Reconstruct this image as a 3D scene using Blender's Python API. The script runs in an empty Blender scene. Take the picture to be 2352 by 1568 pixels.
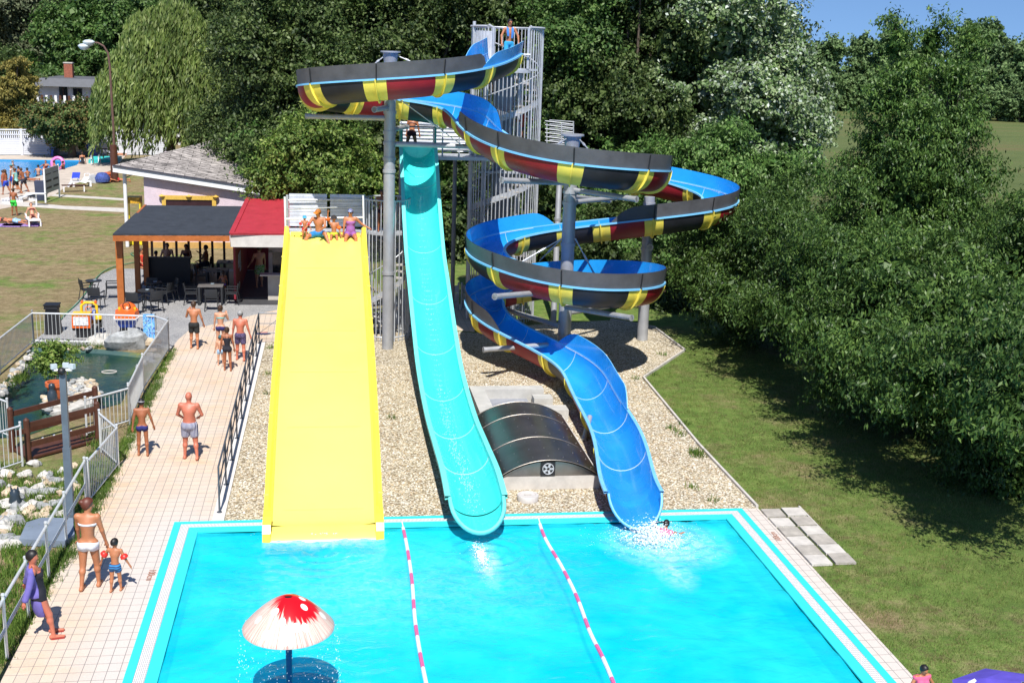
import bpy, math, random
import numpy as np
from mathutils import Vector, Matrix, geometry
random.seed(7); rng = np.random.default_rng(11)
PI = math.pi; R_ = math.radians
scene = bpy.context.scene; col = scene.collection
# ---------------- camera ----------------
FPX, PITCH, ROLL, YAW, CAMH = 2791.195, .2353128, .0328777, .1524405, 10.0   # focal length in pixels of a 2352 px wide frame
_cy, _sy, _cp, _sp = math.cos(YAW), math.sin(YAW), math.cos(PITCH), math.sin(PITCH)
_f = np.array([_sy*_cp, _cy*_cp, -_sp]); _r = np.array([_cy, -_sy, 0.]); _d = np.cross(_f, _r)
_c, _s = math.cos(ROLL), math.sin(ROLL)
CR = np.array([_c*_r-_s*_d, _s*_r+_c*_d, _f]); CC = np.array([0, 0, CAMH])
cd = bpy.data.cameras.new('camera'); cam = bpy.data.objects.new('camera', cd); col.objects.link(cam)
cd.sensor_width = 36; cd.lens = 36*FPX/2352; cd.clip_end = 3000; cd.clip_start = .5
M = Matrix.Identity(4)
for i in range(3):
    M[i][0] = CR[0][i]; M[i][1] = -CR[1][i]; M[i][2] = -CR[2][i]; M[i][3] = CC[i]
cam.matrix_world = M; scene.camera = cam
# ---------------- light ----------------
SUN_EL, SUN_AZ = 54, 4        # shadows fall towards +Y and slightly +X
w = bpy.data.worlds.new('World'); scene.world = w; w.use_nodes = True
nt = w.node_tree; bg = nt.nodes['Background']; sk = nt.nodes.new('ShaderNodeTexSky'); sk.sky_type = 'NISHITA'
sk.sun_disc = False; sk.sun_elevation = R_(SUN_EL); sk.sun_rotation = R_(180+SUN_AZ)
sk.air_density = .9; sk.dust_density = .2; sk.ozone_density = 8.0
_tc = nt.nodes.new('ShaderNodeTexCoord'); _va = nt.nodes.new('ShaderNodeVectorMath'); _va.operation = 'ADD'; _va.inputs[1].default_value = (0, 0, .16)
nt.links.new(_tc.outputs['Generated'], _va.inputs[0]); nt.links.new(_va.outputs[0], sk.inputs[0]); nt.links.new(sk.outputs[0], bg.inputs[0]); bg.inputs[1].default_value = .1
sl = bpy.data.lights.new('sun', 'SUN'); sl.energy = 5.0; sl.angle = R_(.53); sl.color = (1, .96, .9)
so = bpy.data.objects.new('sun', sl); col.objects.link(so)
sv = Vector((math.sin(R_(SUN_AZ))*math.cos(R_(SUN_EL)), math.cos(R_(SUN_AZ))*math.cos(R_(SUN_EL)), -math.sin(R_(SUN_EL))))
so.rotation_euler = sv.to_track_quat('-Z', 'Y').to_euler(); so.location = (0, -20, 40)
scene.view_settings.view_transform = 'Standard'; scene.view_settings.look = 'None'
scene.view_settings.exposure = .45; scene.view_settings.gamma = 1
scene.render.engine = 'CYCLES'
scene.cycles.max_bounces = 8; scene.cycles.transparent_max_bounces = 12; scene.cycles.caustics_reflective = False; scene.cycles.caustics_refractive = False
# ---------------- places read off as sight lines ----------------
def ray(x, y): return CR.T@np.array([(x-1176)/FPX, (y-784)/FPX, 1.])
def G(x, y, z=0.):
    d = ray(x, y); t = (z-CAMH)/d[2]; p = CC+t*d; return Vector(p)
def P(x, y, Y):
    d = ray(x, y); return Vector(CC+d*(Y/d[1]))
# ---------------- materials ----------------
MATS = {}
def nn(nt, t, **kw):
    n = nt.nodes.new(t)
    for k, v in kw.items(): setattr(n, k, v)
    return n
def base_mat(name):
    m = bpy.data.materials.new(name); m.use_nodes = True; nt = m.node_tree
    return m, nt, nt.nodes['Principled BSDF']
def ramp(nt, src, stops, interp='LINEAR'):
    r = nn(nt, 'ShaderNodeValToRGB'); cr = r.color_ramp; cr.interpolation = interp
    while len(cr.elements) < len(stops): cr.elements.new(.5)
    for e, (p, c) in zip(cr.elements, stops): e.position = p; e.color = (*c, 1)
    nt.links.new(src, r.inputs[0]); return r.outputs[0]
def noise(nt, scale, detail=4, vec=None, rough=.55, dist=0):
    n = nn(nt, 'ShaderNodeTexNoise'); n.inputs['Scale'].default_value = scale; n.inputs['Detail'].default_value = detail
    n.inputs['Roughness'].default_value = rough; n.inputs['Distortion'].default_value = dist
    if vec is not None: nt.links.new(vec, n.inputs['Vector'])
    return n.outputs['Fac']
def wpos(nt, sc=None, rot=None):
    g = nn(nt, 'ShaderNodeNewGeometry').outputs['Position']
    if sc is None and rot is None: return g
    m = nn(nt, 'ShaderNodeMapping'); nt.links.new(g, m.inputs[0])
    if sc: m.inputs['Scale'].default_value = sc
    if rot: m.inputs['Rotation'].default_value = rot
    return m.outputs[0]
def mixc(nt, fac, a, b, mode='MIX'):
    m = nn(nt, 'ShaderNodeMix', data_type='RGBA', blend_type=mode)
    for s, v in ((m.inputs[0], fac), (m.inputs[6], a), (m.inputs[7], b)):
        if isinstance(v, (int, float)): s.default_value = v
        elif isinstance(v, tuple): s.default_value = (*v, 1) if len(v) == 3 else v
        else: nt.links.new(v, s)
    return m.outputs[2]
def bump(nt, b, h, st=.3, dist=.02):
    n = nn(nt, 'ShaderNodeBump'); n.inputs['Strength'].default_value = st; n.inputs['Distance'].default_value = dist
    nt.links.new(h, n.inputs['Height']); nt.links.new(n.outputs[0], b.inputs['Normal'])
def mat(name, c, rough=.5, metal=0, var=.15, vs=3., bs=0, bsc=40, spec=.5, coat=0):
    """plain surface with worn, uneven colour"""
    if name in MATS: return MATS[name]
    m, nt, b = base_mat(name)
    b.inputs['Roughness'].default_value = rough; b.inputs['Metallic'].default_value = metal
    b.inputs['Specular IOR Level'].default_value = spec; b.inputs['Coat Weight'].default_value = coat
    if var:
        f = noise(nt, vs, 6, wpos(nt), .65)
        lo = tuple(max(0, x*(1-var*1.6)) for x in c); hi = tuple(min(1, x*(1+var)) for x in c)
        nt.links.new(ramp(nt, f, [(.25, lo), (.7, hi)]), b.inputs['Base Color'])
        r = nn(nt, 'ShaderNodeMapRange'); r.inputs[3].default_value = max(.02, rough-.1); r.inputs[4].default_value = min(1, rough+.15)
        nt.links.new(f, r.inputs[0]); nt.links.new(r.outputs[0], b.inputs['Roughness'])
    else: b.inputs['Base Color'].default_value = (*c, 1)
    if bs: bump(nt, b, noise(nt, bsc, 4, wpos(nt)), bs)
    MATS[name] = m; return m
# ---------------- mesh builder ----------------
class MB:
    def __init__(s): s.v = []; s.f = []; s.m = []; s.n = 0
    def add(s, vs, fs, mi=0):
        o = s.n; s.v += [tuple(p) for p in vs]; s.n += len(vs); s.f += [tuple(i+o for i in f) for f in fs]; s.m += [mi]*len(fs)
    def box(s, c, size, rot=None, mi=0, taper=1.):
        hx, hy, hz = (a/2 for a in size); c = Vector(c); vs = []
        for z in (-1, 1):
            t = taper if z > 0 else 1.
            for x, y in ((-1, -1), (1, -1), (1, 1), (-1, 1)):
                p = Vector((x*hx*t, y*hy*t, z*hz))
                if rot is not None: p = rot@p
                vs.append(c+p)
        s.add(vs, [(3, 2, 1, 0), (4, 5, 6, 7), (0, 1, 5, 4), (1, 2, 6, 5), (2, 3, 7, 6), (3, 0, 4, 7)], mi); return s
    def bar(s, a, b, w, h, mi=0, up=(0, 0, 1)):
        a = Vector(a); b = Vector(b); d = b-a; L = d.length; d = d.normalized(); u = Vector(up)
        if abs(d.dot(u)) > .99: u = Vector((0, 1, 0))
        x = d.cross(u).normalized(); z = x.cross(d)
        return s.box((a+b)/2, (w, L, h), Matrix((x, d, z)).transposed(), mi)
    def cyl(s, a, b, r0, r1=None, n=12, mi=0, caps=True):
        r1 = r0 if r1 is None else r1; return s.tube([a, b], [r0, r1], n, mi, caps)
    def tube(s, pts, r, n=8, mi=0, caps=True, closed=False):
        pts = [Vector(p) for p in pts]; k = len(pts); rs = r if isinstance(r, (list, tuple)) else [r]*k; vs = []; prev = None
        for i, p in enumerate(pts):
            a = pts[(i-1) % k] if (closed or i > 0) else p; b = pts[(i+1) % k] if (closed or i < k-1) else p
            t = (b-a).normalized() if (b-a).length > 1e-9 else Vector((0, 0, 1))
            if prev is None:
                x = t.cross(Vector((0, 0, 1)));
                if x.length < 1e-3: x = Vector((1, 0, 0))
            else: x = prev-t*prev.dot(t)
            x.normalize(); prev = x; y = t.cross(x)
            vs += [p+(x*math.cos(2*PI*j/n)+y*math.sin(2*PI*j/n))*rs[i] for j in range(n)]
        fs = []
        for i in range(k if closed else k-1):
            i2 = (i+1) % k
            fs += [(i*n+j, i*n+(j+1) % n, i2*n+(j+1) % n, i2*n+j) for j in range(n)]
        if caps and not closed: fs += [tuple(range(n))[::-1], tuple((k-1)*n+j for j in range(n))]
        s.add(vs, fs, mi); return s
    def lathe(s, c, prof, n=24, mi=0, axis=None):
        c = Vector(c); vs = []
        for r, z in prof: vs += [c+Vector((r*math.cos(2*PI*j/n), r*math.sin(2*PI*j/n), z)) for j in range(n)]
        fs = []
        for i in range(len(prof)-1): fs += [(i*n+j, i*n+(j+1) % n, (i+1)*n+(j+1) % n, (i+1)*n+j) for j in range(n)]
        if prof[0][0] > 1e-6: fs.append(tuple(range(n))[::-1])
        if prof[-1][0] > 1e-6: fs.append(tuple((len(prof)-1)*n+j for j in range(n)))
        s.add(vs, fs, mi); return s
    def grid(s, rows, mi=0, closed=False):
        k = len(rows); n = len(rows[0]); vs = [p for r in rows for p in r]; fs = []
        for i in range(k-1):
            for j in range(n if closed else n-1):
                fs.append((i*n+j, i*n+(j+1) % n, (i+1)*n+(j+1) % n, (i+1)*n+j))
        s.add(vs, fs, mi); return s
    def poly(s, pts, z0, z1=None, mi=0):
        """flat polygon at z1, skirted down to z0"""
        if z1 is None: z1 = z0
        P2 = [Vector((p[0], p[1], 0)) for p in pts]; tr = geometry.tessellate_polygon([P2]); n = len(P2)
        top = [(p.x, p.y, z1) for p in P2]; fs = []
        for t in tr:
            a, b, c = (P2[i] for i in t); fs.append(t if (b-a).cross(c-a).z > 0 else t[::-1])
        s.add(top, fs, mi)
        if z1 != z0:
            ar = sum(P2[i].x*P2[(i+1) % n].y-P2[(i+1) % n].x*P2[i].y for i in range(n))
            vs = top+[(p.x, p.y, z0) for p in P2]
            q = [((i, n+i, n+(i+1) % n, (i+1) % n) if ar > 0 else (i, (i+1) % n, n+(i+1) % n, n+i)) for i in range(n)]
            s.add(vs, q, mi)
        return s
    def build(s, name, mats, parent=None, smooth=None, world=True):
        """links ONE mesh object; vertices are given in world space and kept relative to the parent's base"""
        me = bpy.data.meshes.new(name); vs = np.array(s.v, dtype=np.float32).reshape(-1, 3)
        off = None
        if parent is not None and world:
            inv = parent_world(parent).inverted(); A = np.array(inv); vs = vs@A[:3, :3].T+A[:3, 3]
        me.from_pydata([tuple(map(float, p)) for p in vs], [], s.f)
        for m in (mats if isinstance(mats, (list, tuple)) else [mats]): me.materials.append(m)
        me.polygons.foreach_set('material_index', s.m)
        if smooth: me.polygons.foreach_set('use_smooth', [True]*len(s.f)); 
        me.update()
        if smooth: me.set_sharp_from_angle(angle=R_(smooth if smooth is not True else 40))
        o = bpy.data.objects.new(name, me); col.objects.link(o)
        if parent is not None: o.parent = parent
        return o
def parent_world(o):
    m = Matrix.Translation(o.location)@o.rotation_euler.to_matrix().to_4x4()
    return parent_world(o.parent)@m if o.parent else m
def tag(o, label=None, cat=None, group=None, kind=None):
    if label: o['label'] = label
    if cat: o['category'] = cat
    if group: o['group'] = group
    if kind: o['kind'] = kind
    return o
def thing(name, label, cat, loc=(0, 0, 0), rz=0, group=None):
    o = bpy.data.objects.new(name, None); o.empty_display_size = .2; col.objects.link(o)
    o.location = loc; o.rotation_euler = (0, 0, rz); return tag(o, label, cat, group)
def dup(root, loc, rz=0, label=None, group=None, scale=None):
    def cp(o, par):
        c = o.copy(); col.objects.link(c); c.parent = par
        for ch in list(o.children): cp(ch, c)
        return c
    c = cp(root, None); c.location = loc; c.rotation_euler = (0, 0, rz)
    if scale: c.scale = scale if isinstance(scale, tuple) else (scale,)*3
    return tag(c, label, None, group)
def struct(name, mb, m, **k):
    return tag(mb.build(name, m, **k), kind='structure')
def text_mesh(name, body, size, m, parent, loc, rot, ext=.002, align='CENTER'):
    cu = bpy.data.curves.new(name, 'FONT'); cu.body = body; cu.size = size; cu.extrude = ext; cu.align_x = align; cu.align_y = 'CENTER'
    o = bpy.data.objects.new(name, cu); col.objects.link(o)
    dg = bpy.context.evaluated_depsgraph_get(); me = bpy.data.meshes.new_from_object(o.evaluated_get(dg))
    bpy.data.objects.remove(o); me.materials.clear(); me.materials.append(m)
    o = bpy.data.objects.new(name, me); col.objects.link(o); o.parent = parent; o.location = loc; o.rotation_euler = rot; return o
steel = mat('galvanised steel', (.52, .54, .57), .45, .35, .14, 6)
steel_d = mat('grey painted steel', (.19, .205, .225), .45, .25, .15, 4)
white_m = mat('white painted metal', (.78, .79, .8), .4, 0, .06, 8)
black_m = mat('black plastic', (.012, .012, .014), .45, 0, .2, 6)
# ================= setting =================
def m_tile():
    m, nt, b = base_mat('pool deck tiles'); p = wpos(nt)
    br = nn(nt, 'ShaderNodeTexBrick'); nt.links.new(p, br.inputs['Vector']); br.offset = .0; br.squash = 1
    br.inputs['Scale'].default_value = 1; br.inputs['Brick Width'].default_value = .2; br.inputs['Row Height'].default_value = .27
    br.inputs['Mortar Size'].default_value = .006; br.inputs['Mortar Smooth'].default_value = .3; br.inputs['Bias'].default_value = 0
    br.inputs['Color1'].default_value = (.64, .50, .37, 1); br.inputs['Color2'].default_value = (.56, .44, .34, 1); br.inputs['Mortar'].default_value = (.22, .19, .15, 1)
    pale = noise(nt, .5, 3, p); yl = noise(nt, 1.1, 5, wpos(nt, (1, 2.2, 1)), .6)
    sx = nn(nt, 'ShaderNodeSeparateXYZ'); nt.links.new(p, sx.inputs[0])
    mr = nn(nt, 'ShaderNodeMapRange'); nt.links.new(sx.outputs[0], mr.inputs[0]); mr.inputs[1].default_value = -4.7; mr.inputs[2].default_value = -3.6
    my = nn(nt, 'ShaderNodeMapRange'); nt.links.new(sx.outputs[1], my.inputs[0]); my.inputs[1].default_value = 27; my.inputs[2].default_value = 24.5
    mm = nn(nt, 'ShaderNodeMath', operation='MULTIPLY'); nt.links.new(mr.outputs[0], mm.inputs[0]); nt.links.new(my.outputs[0], mm.inputs[1])
    c = mixc(nt, ramp(nt, yl, [(.48, (0, 0, 0)), (.75, (.75, .75, .75))]), br.outputs['Color'], (.60, .40, .22))
    c = mixc(nt, ramp(nt, pale, [(.4, (0, 0, 0)), (.65, (.5, .5, .5))]), c, (.61, .56, .50))
    c = mixc(nt, mm.outputs[0], c, mixc(nt, .75, br.outputs['Color'], (.59, .55, .52)))
    c = mixc(nt, .35, c, noise_col(nt, 30), 'SOFT_LIGHT')
    c = mixc(nt, br.outputs['Fac'], c, (.19, .18, .17)); nt.links.new(c, b.inputs['Base Color'])
    b.inputs['Roughness'].default_value = .6; bump(nt, b, br.outputs['Fac'], -.4, .004); return m
def noise_col(nt, s):
    return ramp(nt, noise(nt, s, 5, wpos(nt), .7), [(.2, (.15, .15, .15)), (.8, (.9, .9, .9))])
def m_gravel(name, cols, sc=22, dark=(.10, .085, .06)):
    m, nt, b = base_mat(name); p = wpos(nt)
    v = nn(nt, 'ShaderNodeTexVoronoi'); v.inputs['Scale'].default_value = sc; nt.links.new(p, v.inputs['Vector'])
    sx = nn(nt, 'ShaderNodeSeparateColor'); nt.links.new(v.outputs['Color'], sx.inputs[0])
    c = ramp(nt, sx.outputs[0], cols)
    c = mixc(nt, ramp(nt, v.outputs['Distance'], [(.42, (0, 0, 0)), (.72, (1, 1, 1))]), c, dark)
    c = mixc(nt, .5, c, ramp(nt, noise(nt, .8, 4, p), [(.3, (.36, .36, .36)), (.7, (.62, .6, .56))]), 'OVERLAY')
    nt.links.new(c, b.inputs['Base Color']); b.inputs['Roughness'].default_value = .8
    bump(nt, b, v.outputs['Distance'], -1., .03); return m
def m_grass():
    m, nt, b = base_mat('lawn'); p = wpos(nt)
    big = noise(nt, .16, 7, p, .7); mid = noise(nt, 1.9, 10, p, .8); fine = noise(nt, 45, 3, wpos(nt, (1, .5, 1)), .7)
    g = ramp(nt, mid, [(.3, (.07, .13, .025)), (.5, (.14, .22, .045)), (.7, (.26, .32, .09))])
    dry = ramp(nt, mid, [(.3, (.13, .10, .045)), (.5, (.27, .21, .11)), (.7, (.42, .33, .19))])
    sx = nn(nt, 'ShaderNodeSeparateXYZ'); nt.links.new(p, sx.inputs[0])
    a = nn(nt, 'ShaderNodeMath', operation='ADD'); nt.links.new(big, a.inputs[0]); nt.links.new(noise(nt, .5, 9, p, .8), a.inputs[1])
    # the lawn on the left is burnt, and so is a band under the trees on the right
    ml = nn(nt, 'ShaderNodeMapRange'); nt.links.new(sx.outputs[0], ml.inputs[0]); ml.inputs[1].default_value = 4; ml.inputs[2].default_value = -4; ml.inputs[3].default_value = -.05; ml.inputs[4].default_value = .15
    a2 = nn(nt, 'ShaderNodeMath', operation='ADD'); nt.links.new(a.outputs[0], a2.inputs[0]); nt.links.new(ml.outputs[0], a2.inputs[1])
    c = mixc(nt, ramp(nt, a2.outputs[0], [(.94, (0, 0, 0)), (1.0, (1, 1, 1))]), g, dry)
    a2b = nn(nt, 'ShaderNodeMapRange'); nt.links.new(a2.outputs[0], a2b.inputs[0]); a2b.inputs[1].default_value = .96; a2b.inputs[2].default_value = 1.16
    c = mixc(nt, a2b.outputs[0], g, dry)
    # bare earth specks
    c = mixc(nt, ramp(nt, noise(nt, 2.2, 6, p, .75), [(.56, (0, 0, 0)), (.68, (.75, .75, .75))]), c, (.12, .075, .045))
    my = nn(nt, 'ShaderNodeMapRange'); nt.links.new(sx.outputs[1], my.inputs[0]); my.inputs[1].default_value = 100; my.inputs[2].default_value = 160
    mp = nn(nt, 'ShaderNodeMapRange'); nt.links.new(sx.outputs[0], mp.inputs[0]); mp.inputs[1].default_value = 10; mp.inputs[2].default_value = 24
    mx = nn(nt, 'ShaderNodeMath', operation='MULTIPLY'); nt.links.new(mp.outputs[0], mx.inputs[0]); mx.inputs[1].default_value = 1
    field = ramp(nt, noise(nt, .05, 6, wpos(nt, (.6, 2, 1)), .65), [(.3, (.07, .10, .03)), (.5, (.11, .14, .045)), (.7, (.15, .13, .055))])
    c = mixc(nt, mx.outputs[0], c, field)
    c = mixc(nt, .7, c, ramp(nt, fine, [(.3, (.22, .22, .22)), (.7, (.72, .72, .72))]), 'OVERLAY')
    nt.links.new(c, b.inputs['Base Color']); b.inputs['Roughness'].default_value = .85; b.inputs['Specular IOR Level'].default_value = .2
    bump(nt, b, fine, .9, .05); return m
tile_m = m_tile()
gravel_m = m_gravel('river gravel', [(0, (.28, .22, .14)), (.2, (.46, .39, .27)), (.45, (.56, .49, .36)), (.75, (.66, .61, .50)), (1, (.82, .79, .72))], 24, (.2, .16, .1))
grey_gravel = m_gravel('grey chippings', [(0, (.25, .25, .26)), (.5, (.36, .36, .37)), (1, (.52, .52, .52))], 45, (.18, .18, .18))
grass_m = m_grass()
cyan_t = mat('turquoise pool tiles', (.04, .62, .66), .3, 0, .05, 2)
conc = mat('pale concrete', (.52, .49, .45), .8, 0, .14, 3, .25, 60)
# --- water ---
def m_water(name, tint, tint2, bsc=2.2, bst=.35, rough=.03, extra=None):
    m, nt, b = base_mat(name); nt.nodes.remove(b); out = nt.nodes['Material Output']
    tr = nn(nt, 'ShaderNodeBsdfTransparent'); gl = nn(nt, 'ShaderNodeBsdfGlossy'); gl.inputs['Roughness'].default_value = rough
    n1 = noise(nt, bsc, 5, wpos(nt, (1, 1.6, 1)), .6, .6); n2 = noise(nt, .35, 4, wpos(nt), .6, 1.)
    nt.links.new(mixc(nt, ramp(nt, n2, [(.35, (0, 0, 0)), (.7, (1, 1, 1))]), tint, tint2), tr.inputs[0])
    bp = nn(nt, 'ShaderNodeBump'); bp.inputs['Strength'].default_value = bst; bp.inputs['Distance'].default_value = .12; nt.links.new(n1, bp.inputs['Height'])
    fr = nn(nt, 'ShaderNodeFresnel'); fr.inputs['IOR'].default_value = 1.33
    nt.links.new(bp.outputs[0], fr.inputs['Normal']); nt.links.new(bp.outputs[0], gl.inputs['Normal'])
    mx = nn(nt, 'ShaderNodeMixShader'); nt.links.new(fr.outputs[0], mx.inputs[0]); nt.links.new(tr.outputs[0], mx.inputs[1]); nt.links.new(gl.outputs[0], mx.inputs[2])
    if extra:
        df = nn(nt, 'ShaderNodeBsdfDiffuse'); cc = mixc(nt, ramp(nt, n2, [(.35, (0, 0, 0)), (.7, (1, 1, 1))]), extra[0], extra[1]); tot = None
        # air-filled white water where the slides run out
        for (fx_, fy_, rx, ry, gain) in ((7.0, 23.2, 1.5, 1.5, 1.15), (6.8, 21.9, .5, 1.1, .8), (3.1, 22.5, .38, 1.5, 1.), (-.15, 23.75, 1.5, .35, .9), (1.5, 21.5, 4.5, 2.5, .22)):
            mp = nn(nt, 'ShaderNodeMapping'); nt.links.new(wpos(nt), mp.inputs[0]); mp.inputs['Location'].default_value = (-fx_/rx, -fy_/ry, 0); mp.inputs['Scale'].default_value = (1/rx, 1/ry, 0)
            ln_ = nn(nt, 'ShaderNodeVectorMath', operation='LENGTH'); nt.links.new(mp.outputs[0], ln_.inputs[0]); rm_ = nn(nt, 'ShaderNodeMapRange'); nt.links.new(ln_.outputs['Value'], rm_.inputs[0]); rm_.inputs[1].default_value = 1; rm_.inputs[2].default_value = .1; rm_.inputs[4].default_value = gain
            if tot is None: tot = rm_.outputs[0]
            else: ad = nn(nt, 'ShaderNodeMath', operation='MAXIMUM'); nt.links.new(tot, ad.inputs[0]); nt.links.new(rm_.outputs[0], ad.inputs[1]); tot = ad.outputs[0]
        fn_ = nn(nt, 'ShaderNodeMath', operation='MULTIPLY'); nt.links.new(tot, fn_.inputs[0]); nt.links.new(ramp(nt, noise(nt, 5, 7, wpos(nt), .75, .8), [(.38, (.12, .12, .12)), (.62, (1, 1, 1))]), fn_.inputs[1])
        nt.links.new(mixc(nt, fn_.outputs[0], cc, (.72, .93, .95)), df.inputs[0])
        m2 = nn(nt, 'ShaderNodeMixShader'); m2.inputs[0].default_value = extra[2]; nt.links.new(tr.outputs[0], m2.inputs[1]); nt.links.new(df.outputs[0], m2.inputs[2]); nt.links.new(m2.outputs[0], mx.inputs[1])
    nt.links.new(mx.outputs[0], out.inputs['Surface']); return m
def m_basin():
    m, nt, b = base_mat('pool basin lining'); p = wpos(nt, (1, 1.3, 1))
    c = ramp(nt, noise(nt, .22, 4, p, .55, .8), [(.3, (.004, .52, .82)), (.5, (.012, .66, .88)), (.72, (.05, .84, .92))])
    n = noise(nt, 2.6, 4, p, .6, 1.5); c = mixc(nt, ramp(nt, n, [(.42, (0, 0, 0)), (.62, (.35, .35, .35))]), c, (.09, .82, .92))
    nt.links.new(c, b.inputs['Base Color']); b.inputs['Roughness'].default_value = .6; return m
water_m = m_water('pool water', (.6, .97, 1.), (.78, 1., 1.), 2.4, .4, .03, ((.0, .62, .86), (.03, .80, .90), .62))
basin_m = m_basin()
PX0, PX1, PY0, PY1 = -2.76, 8.72, 8., 24.45       # water edge of the big pool
pond_poly = [G(*p) for p in [(72, 797), (140, 795), (250, 803), (335, 812), (316, 850), (292, 900), (278, 925), (190, 950), (130, 975), (60, 1000), (-60, 1010), (-330, 1010), (-330, 900), (-60, 912), (0, 885), (35, 850)]]
farpool = [G(*p) for p in [(-600, 352), (0, 366), (190, 368), (176, 379), (0, 430), (-300, 520), (-700, 640)]]
farp2 = [G(*p) for p in [(222, 366), (285, 364), (262, 372), (213, 373)]]
outer = [Vector((-400, -30, 0)), Vector((600, -30, 0)), Vector((600, 900, 0)), Vector((-400, 900, 0))]
pool_hole = [Vector((-3.3, 2, 0)), Vector((9.27, 2, 0)), Vector((9.27, 25.0, 0)), Vector((-3.3, 25.0, 0))]
loops = [outer, pool_hole, [Vector((p.x, p.y, 0)) for p in pond_poly], [Vector((p.x, p.y, 0)) for p in farpool]]
tr = geometry.tessellate_polygon(loops); allv = [p for l in loops for p in l]
g = MB(); fs = []
for t in tr:
    a, b, c = (allv[i] for i in t); fs.append(t if (b-a).cross(c-a).z > 0 else t[::-1])
g.add([(p.x, p.y, -.02) for p in allv], fs); struct('ground', g, grass_m)
def sheet(name, pts, z, m, z0=None): return struct(name, MB().poly(pts, z-.05 if z0 is None else z0, z), m)
# pool rim: turquoise, white grating, turquoise (three nested frames), basin and water
def frame_mb(mb, a, b, z, mi=0):
    (x0, x1, y1), (u0, u1, v1) = a, b
    for pts in ([(x0, 2), (u0, 2), (u0, v1), (x0, y1)], [(x0, y1), (u0, v1), (u1, v1), (x1, y1)], [(x1, y1), (u1, v1), (u1, 2), (x1, 2)]):
        mb.poly(pts[::-1], z-.12, z, mi)
r1 = MB(); frame_mb(r1, (-3.3, 9.27, 25.0), (-3.15, 9.12, 24.87), .012)
frame_mb(r1, (-2.96, 8.93, 24.70), (PX0, PX1, PY1), .0); struct('pool_rim', r1, cyan_t)
m, nt, b = base_mat('overflow grating'); p = wpos(nt, (24, 24, 1)); ck = nn(nt, 'ShaderNodeTexBrick'); nt.links.new(p, ck.inputs['Vector']); ck.offset = 0
for k, v in (('Color1', (.8, .79, .76, 1)), ('Color2', (.7, .69, .66, 1)), ('Mortar', (.36, .36, .36, 1))): ck.inputs[k].default_value = v
ck.inputs['Mortar Size'].default_value = .16; ck.inputs['Brick Width'].default_value = .7; ck.inputs['Row Height'].default_value = 1.6; ck.inputs['Scale'].default_value = 1
nt.links.new(ck.outputs['Color'], b.inputs['Base Color']); b.inputs['Roughness'].default_value = .6
r2 = MB(); frame_mb(r2, (-3.147, 9.117, 24.867), (-2.963, 8.933, 24.703), .006); struct('pool_grating', r2, m)
bs = MB()
zb = -.5; X0, X1, Y1 = PX0, PX1, PY1
bs.add([(X0, 2, zb), (X1, 2, zb), (X1, Y1, zb), (X0, Y1, zb), (X0, 2, -.03), (X1, 2, -.03), (X1, Y1, -.03), (X0, Y1, -.03)], [(0, 1, 2, 3), (0, 3, 7, 4), (3, 2, 6, 7), (2, 1, 5, 6), (1, 0, 4, 5)])
struct('pool_basin', bs, basin_m)
# rippled water surface: real waves, denser towards the slides
nx, ny = 150, 230; xs = np.linspace(PX0+.001, PX1-.001, nx); ys = np.linspace(8, PY1-.001, ny)
XX, YY = np.meshgrid(xs, ys); ZZ = np.zeros_like(XX)
for k in range(26):
    a = rng.uniform(0, 2*PI); wl = rng.uniform(.35, 1.6); ZZ += np.sin((XX*np.cos(a)+YY*np.sin(a))*2*PI/wl+rng.uniform(0, 6))*wl*.0022
for (cx, cy, am, sg) in ((7.0, 23.6, .05, .7), (3.2, 23.0, .04, .6), (-.2, 23.4, .03, .8), (-.6, 17.2, .02, 1.)):
    rr = np.hypot(XX-cx, YY-cy); ZZ += am*np.exp(-(rr/(sg*1.6))**2)*np.sin(rr*2*PI/.32)*.7+am*np.exp(-(rr/sg)**2)*rng.normal(0, .35, XX.shape)
wv = MB(); wv.grid([[(XX[i, j], YY[i, j], ZZ[i, j]-.045) for j in range(nx)] for i in range(ny)])
struct('pool_water', wv, water_m, smooth=180)
# walkways, gravel, terrace
bound = [G(*p) for p in [(392, 801), (409, 780), (432, 760), (460, 751), (527, 737), (592, 721), (660, 706)]]
walk = [(-5.2, 5), (-3.3, 5), (-3.3, 25.0), (-2.52, 25.0), (-2.5, 41.2), (-1.4, 41.4), (bound[-1].x+.6, bound[-1].y)]+[(p.x, p.y) for p in bound[::-1]]+[(-5.2, 41)]
sheet('walkway', walk, .0, tile_m)
sheet('kerb', [(-2.515, 25.005), (-2.27, 25.005), (-2.2, 41.1), (-2.495, 41.1)], .03, mat('white kerb stone', (.66, .63, .6), .7, 0, .1, 5))
sheet('pool_path', [(9.275, 4), (9.66, 4), (9.66, 25.0), (9.275, 25.0)], .0, tile_m)
grav = [(-2.265, 25.01), (9.63, 25.01)]+[tuple(G(*p)[:2]) for p in [(1600, 1020), (1475, 868), (1570, 805), (1500, 752), (1400, 735), (1230, 745), (1090, 765), (905, 745), (640, 745)]]+[(-2.195, 41)]
sheet('gravel_bed', grav, -.003, gravel_m)
edge = MB(); ep = [G(*p) for p in [(1735, 1165), (1600, 1020), (1475, 868), (1570, 805), (1500, 752), (1400, 735)]]
for a, b in zip(ep, ep[1:]): edge.bar(a+Vector((.04, 0, .0)), b+Vector((.04, 0, .0)), .06, .12)
tag(edge.build('gravel_edging', conc), 'thin concrete edging strip between the gravel and the lawn on the right', 'edging')
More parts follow.
